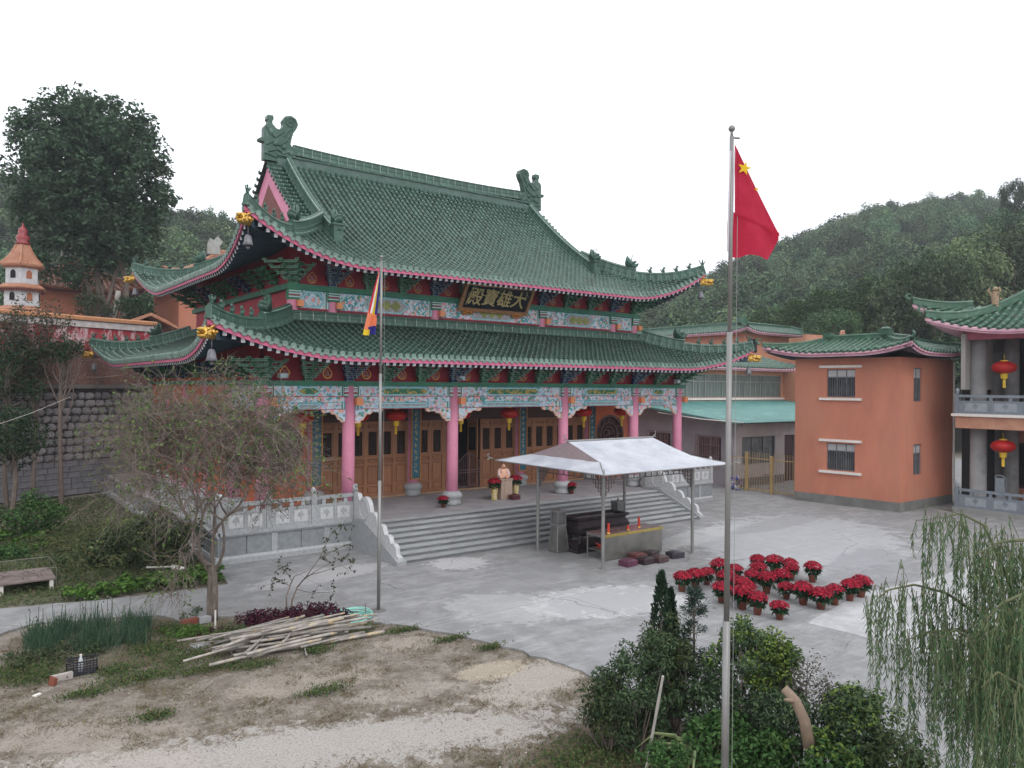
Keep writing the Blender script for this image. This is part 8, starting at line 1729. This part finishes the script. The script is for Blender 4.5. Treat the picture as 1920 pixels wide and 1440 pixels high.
# bamboo poles
BMB = mat('weathered_bamboo', (.33, .3, .27), (.2, .18, .165), rough=.75, scale=4, stretch=(1, 1, 1), rnd=.35, col3=(.5, .38, .2), s3=1.5, lo3=.55, hi3=.65)
r = np.random.default_rng(8)
for i in range(76):
    cx = r.uniform(5.3, 7.5); cy = 17.3-.22*(cx-5.2)+r.normal(0, .25)-.15; L_ = r.uniform(.7, 2.7); a = r.normal(.02, .16)+r.choice([0, 0, 0, .5, -.3, .9])*(L_ < 1.8); ra = r.uniform(.014, .036)
    z = .0+(i//9)*.05+ra; k = 7; t = np.linspace(-.5, .5, k); b = r.normal(0, .04); mb = MB(); P = [(L_*s_, b*math.cos(s_*3), 0) for s_ in t]; mb.tube(P, [ra*(1.08 if j % 2 else 1) for j in range(k)], 7)
    o = link('bamboo_pole', mb.mesh('bamboo_pole', [BMB], True), loc=(cx, cy, z)); o.rotation_euler = (0, r.normal(0, .015), a)
    thick = 'thick' if ra > .027 else 'thin'; ln = 'long' if L_ > 2.4 else 'short'
    tag(o, 'one of the %s %s weathered bamboo poles in the heap beside the garden bed' % (ln, thick), 'bamboo pole', '%s %s bamboo poles in the heap' % (ln, thick))
# hose
mb = MB(); r = np.random.default_rng(3); hc = (8.25, 17.75)
for k in range(7): R_ = .5+.02*k+r.normal(0, .02); ox, oy = r.normal(0, .04, 2); mb.tube([(hc[0]+ox+R_*math.cos(t)*1.05, hc[1]+oy+R_*.8*math.sin(t), .0+.02*k+.02*math.sin(3*t+k)) for t in np.linspace(0, 6.28, 40)[:-1]], .017, 6, closed=True)
tag(put(mb, 'garden_hose', [mat('mint_hose', (.3, .66, .56), (.24, .56, .48), rough=.4)], smooth=True), 'coiled mint green garden hose beside the bamboo heap', 'hose')
t = thing('water_tap', 'thin grey standpipe tap beside the hose at the yard edge', 'tap', (8.75, 17.7, 0)); mb = MB(); mb.tube([(8.75, 17.7, -.04), (8.75, 17.7, .32)], .014, 6); put(mb, 'pipe', [STEEL], t); mb = MB(); mb.tube([(8.75, 17.7, .3), (8.69, 17.66, .3), (8.68, 17.65, .26)], .016, 6); mb.obox((8.73, 17.7, .34), (8.77, 17.7, .34), .05, .01); put(mb, 'tap_head', [STEEL], t)
# crate with bottle
ct = thing('plastic_crate', 'black slatted plastic crate standing in front of the garlic chives', 'crate', (2.4, 17.72, -.04)); CRM = mat('black_plastic', (.02, .02, .03), (.035, .035, .05), rough=.4); a0 = -.12; cx, cy, L_, W__, H_ = 2.4, 17.72, .27, .17, .28
ca, sa = math.cos(a0), math.sin(a0)
def cw(u, v, z): return (cx+u*ca-v*sa, cy+u*sa+v*ca, z-.04)
for (u0, v0, u1, v1) in ((-L_, -W__, L_, -W__), (L_, -W__, L_, W__), (L_, W__, -L_, W__), (-L_, W__, -L_, -W__)):
    mb = MB(); 
    for z in (.015, .07, .12, .17, .22, .27): mb.obox(cw(u0, v0, z), cw(u1, v1, z), .012, .03 if z in (.015, .27) else .016)
    n = 9
    for k in range(n+1): f = k/n; mb.obox(cw(u0+(u1-u0)*f, v0+(v1-v0)*f, 0), cw(u0+(u1-u0)*f, v0+(v1-v0)*f, H_), .014, .014)
    put(mb, 'side', [CRM], ct)
mb = MB(); P = [cw(-L_, -W__, .01), cw(L_, -W__, .01), cw(L_, W__, .01), cw(-L_, W__, .01)]; mb.arr(P, [[0, 1, 2, 3]]); put(mb, 'bottom', [CRM], ct)
bt_ = thing('plastic_bottle', 'clear white plastic bottle sticking out of the black crate', 'bottle', cw(-.02, 0, .02)); mb = MB(); mb.lathe([(.04, 0), (.045, .02), (.045, .22), (.02, .3), (.02, .32)], 12, cw(-.02, 0, .03)); put(mb, 'body', [mat('milky_plastic', (.55, .58, .6), rough=.2)], bt_, smooth=True); mb = MB(); mb.lathe([(.024, .32), (.024, .35)], 10, cw(-.02, 0, .03)); put(mb, 'cap', [WHITE], bt_)
mb = MB(); mb.box(-.19, .19, -.05, .05, 0, .13); o = link('concrete_block', mb.mesh('concrete_block', [mat('block_cement', (.42, .38, .35), (.34, .31, .29), scale=6, rough=.9)]), loc=(2.02, 17.5, -.04)); o.rotation_euler = (0, 0, .15); tag(o, 'pale cement block lying left of the black crate', 'block')
mb = MB(); mb.box(-.02, .02, -.08, .08, 0, .17, 0); mb.box(.03, .06, -.07, .07, 0, .15, 0); o = link('broken_tile', mb.mesh('broken_tile', [POT]), loc=(1.82, 17.3, -.04)); o.rotation_euler = (.1, .15, .4); tag(o, 'broken orange clay tile pieces leaning on the pale cement block', 'tile')
for (x, y, sx, sy, sz, rz, lab, m_) in ((5.0, 19.75, .2, .07, .14, .1, 'brown brick edging the garden bed left of the tree trunk', POT), (5.35, 19.7, .14, .07, .15, .05, 'pale grey block edging the garden bed beside the tree trunk', STONE), (1.55, 16.9, .07, .04, .03, .5, 'small white stone on the bare dirt left of the crate', WHITE), (4.8, 18.0, .18, .12, .03, .3, 'flat grey stone slab at the end of the bamboo heap', STONE)):
    mb = MB(); mb.box(-sx, sx, -sy, sy, 0, sz); o = link('loose_block', mb.mesh('loose_block', [m_]), loc=(x, y, -.04)); o.rotation_euler = (0, 0, rz); tag(o, lab, 'block')
mb = MB(); mb.tube([(5.42, 19.05, -.04), (5.42, 19.05, .4)], .022, 8); tag(put(mb, 'white_marker_stake', [WHITE]), 'short white plastic marker stake in the green bed below the tree', 'stake')
mb = MB(); mb.tube([(5.9, 25.35, .18), (6.15, 24.9, .14)], .07, 10, cap=False); mb.tube([(5.2, 25.6, .2), (5.9, 25.35, .18)], .03, 6); tag(put(mb, 'drain_pipe', [WHITE]), 'short white drain pipe end in the weeds left of the terrace corner', 'pipe')
# wooden bench in the garden
bn = thing('wooden_platform', 'low weathered wooden platform with dead plants at the left edge of the garden', 'platform', (2.0, 26.3, 0)); PW = mat('weathered_plank', (.15, .115, .105), (.21, .17, .16), rough=.85, scale=3)
for i in range(6): mb = MB(); mb.box(1.35, 2.75, 25.3+i*.28, 25.3+i*.28+.265, .26, .3); put(mb, 'plank', [PW], bn)
for x in (1.45, 2.65):
    for y in (25.4, 26.8): mb = MB(); mb.box(x-.05, x+.05, y-.05, y+.05, -.04, .26); put(mb, 'leg', [WHITE], bn)
mb = MB()
for (x, y) in ((1.36, 25.3), (2.76, 25.3), (2.76, 27), (1.36, 27)): mb.tube([(x, y, -.04), (x, y, .6)], .007, 4)
mb.tube([(1.36, 25.3, .6), (2.76, 25.3, .6), (2.76, 27, .6), (1.36, 27, .6)], .006, 4, closed=True); put(mb, 'wire_frame', [STEEL], bn); mb = MB()
for i in range(40): q = np.array([r.uniform(1.5, 2.5), r.uniform(25.5, 26.8), .31]); mb.tube([q, q+r.normal(0, .1, 3)*np.array([1, 1, .3])+np.array([0, 0, .04])], .01, 4)
put(mb, 'dead_plants', [TWIG], bn, 'stuff')
mb = MB(); mb.tube([eye(-60, 815, 24), eye(60, 774, 28), eye(132, 744, 32)], .007, 4); tag(put(mb, 'overhead_wire', [WHITE]), 'thin pale overhead wire rising in front of the stone wall at the left edge', 'wire')
# ------------------------------------------------------------------ air
mb = MB(); mb.box(-420, 620, -60, 520, -1.2, 118)
hz = put(mb, 'haze', [], None, 'stuff'); hm = bpy.data.materials.new('pale_air'); hm.use_nodes = True; N = hm.node_tree.nodes; N.clear(); o = N.new('ShaderNodeOutputMaterial'); v = N.new('ShaderNodeVolumePrincipled'); v.inputs['Color'].default_value = (.86, .91, 1, 1); v.inputs['Density'].default_value = .0006; v.inputs['Anisotropy'].default_value = .2; hm.node_tree.links.new(v.outputs[0], o.inputs['Volume']); hz.data.materials.clear(); hz.data.materials.append(hm)
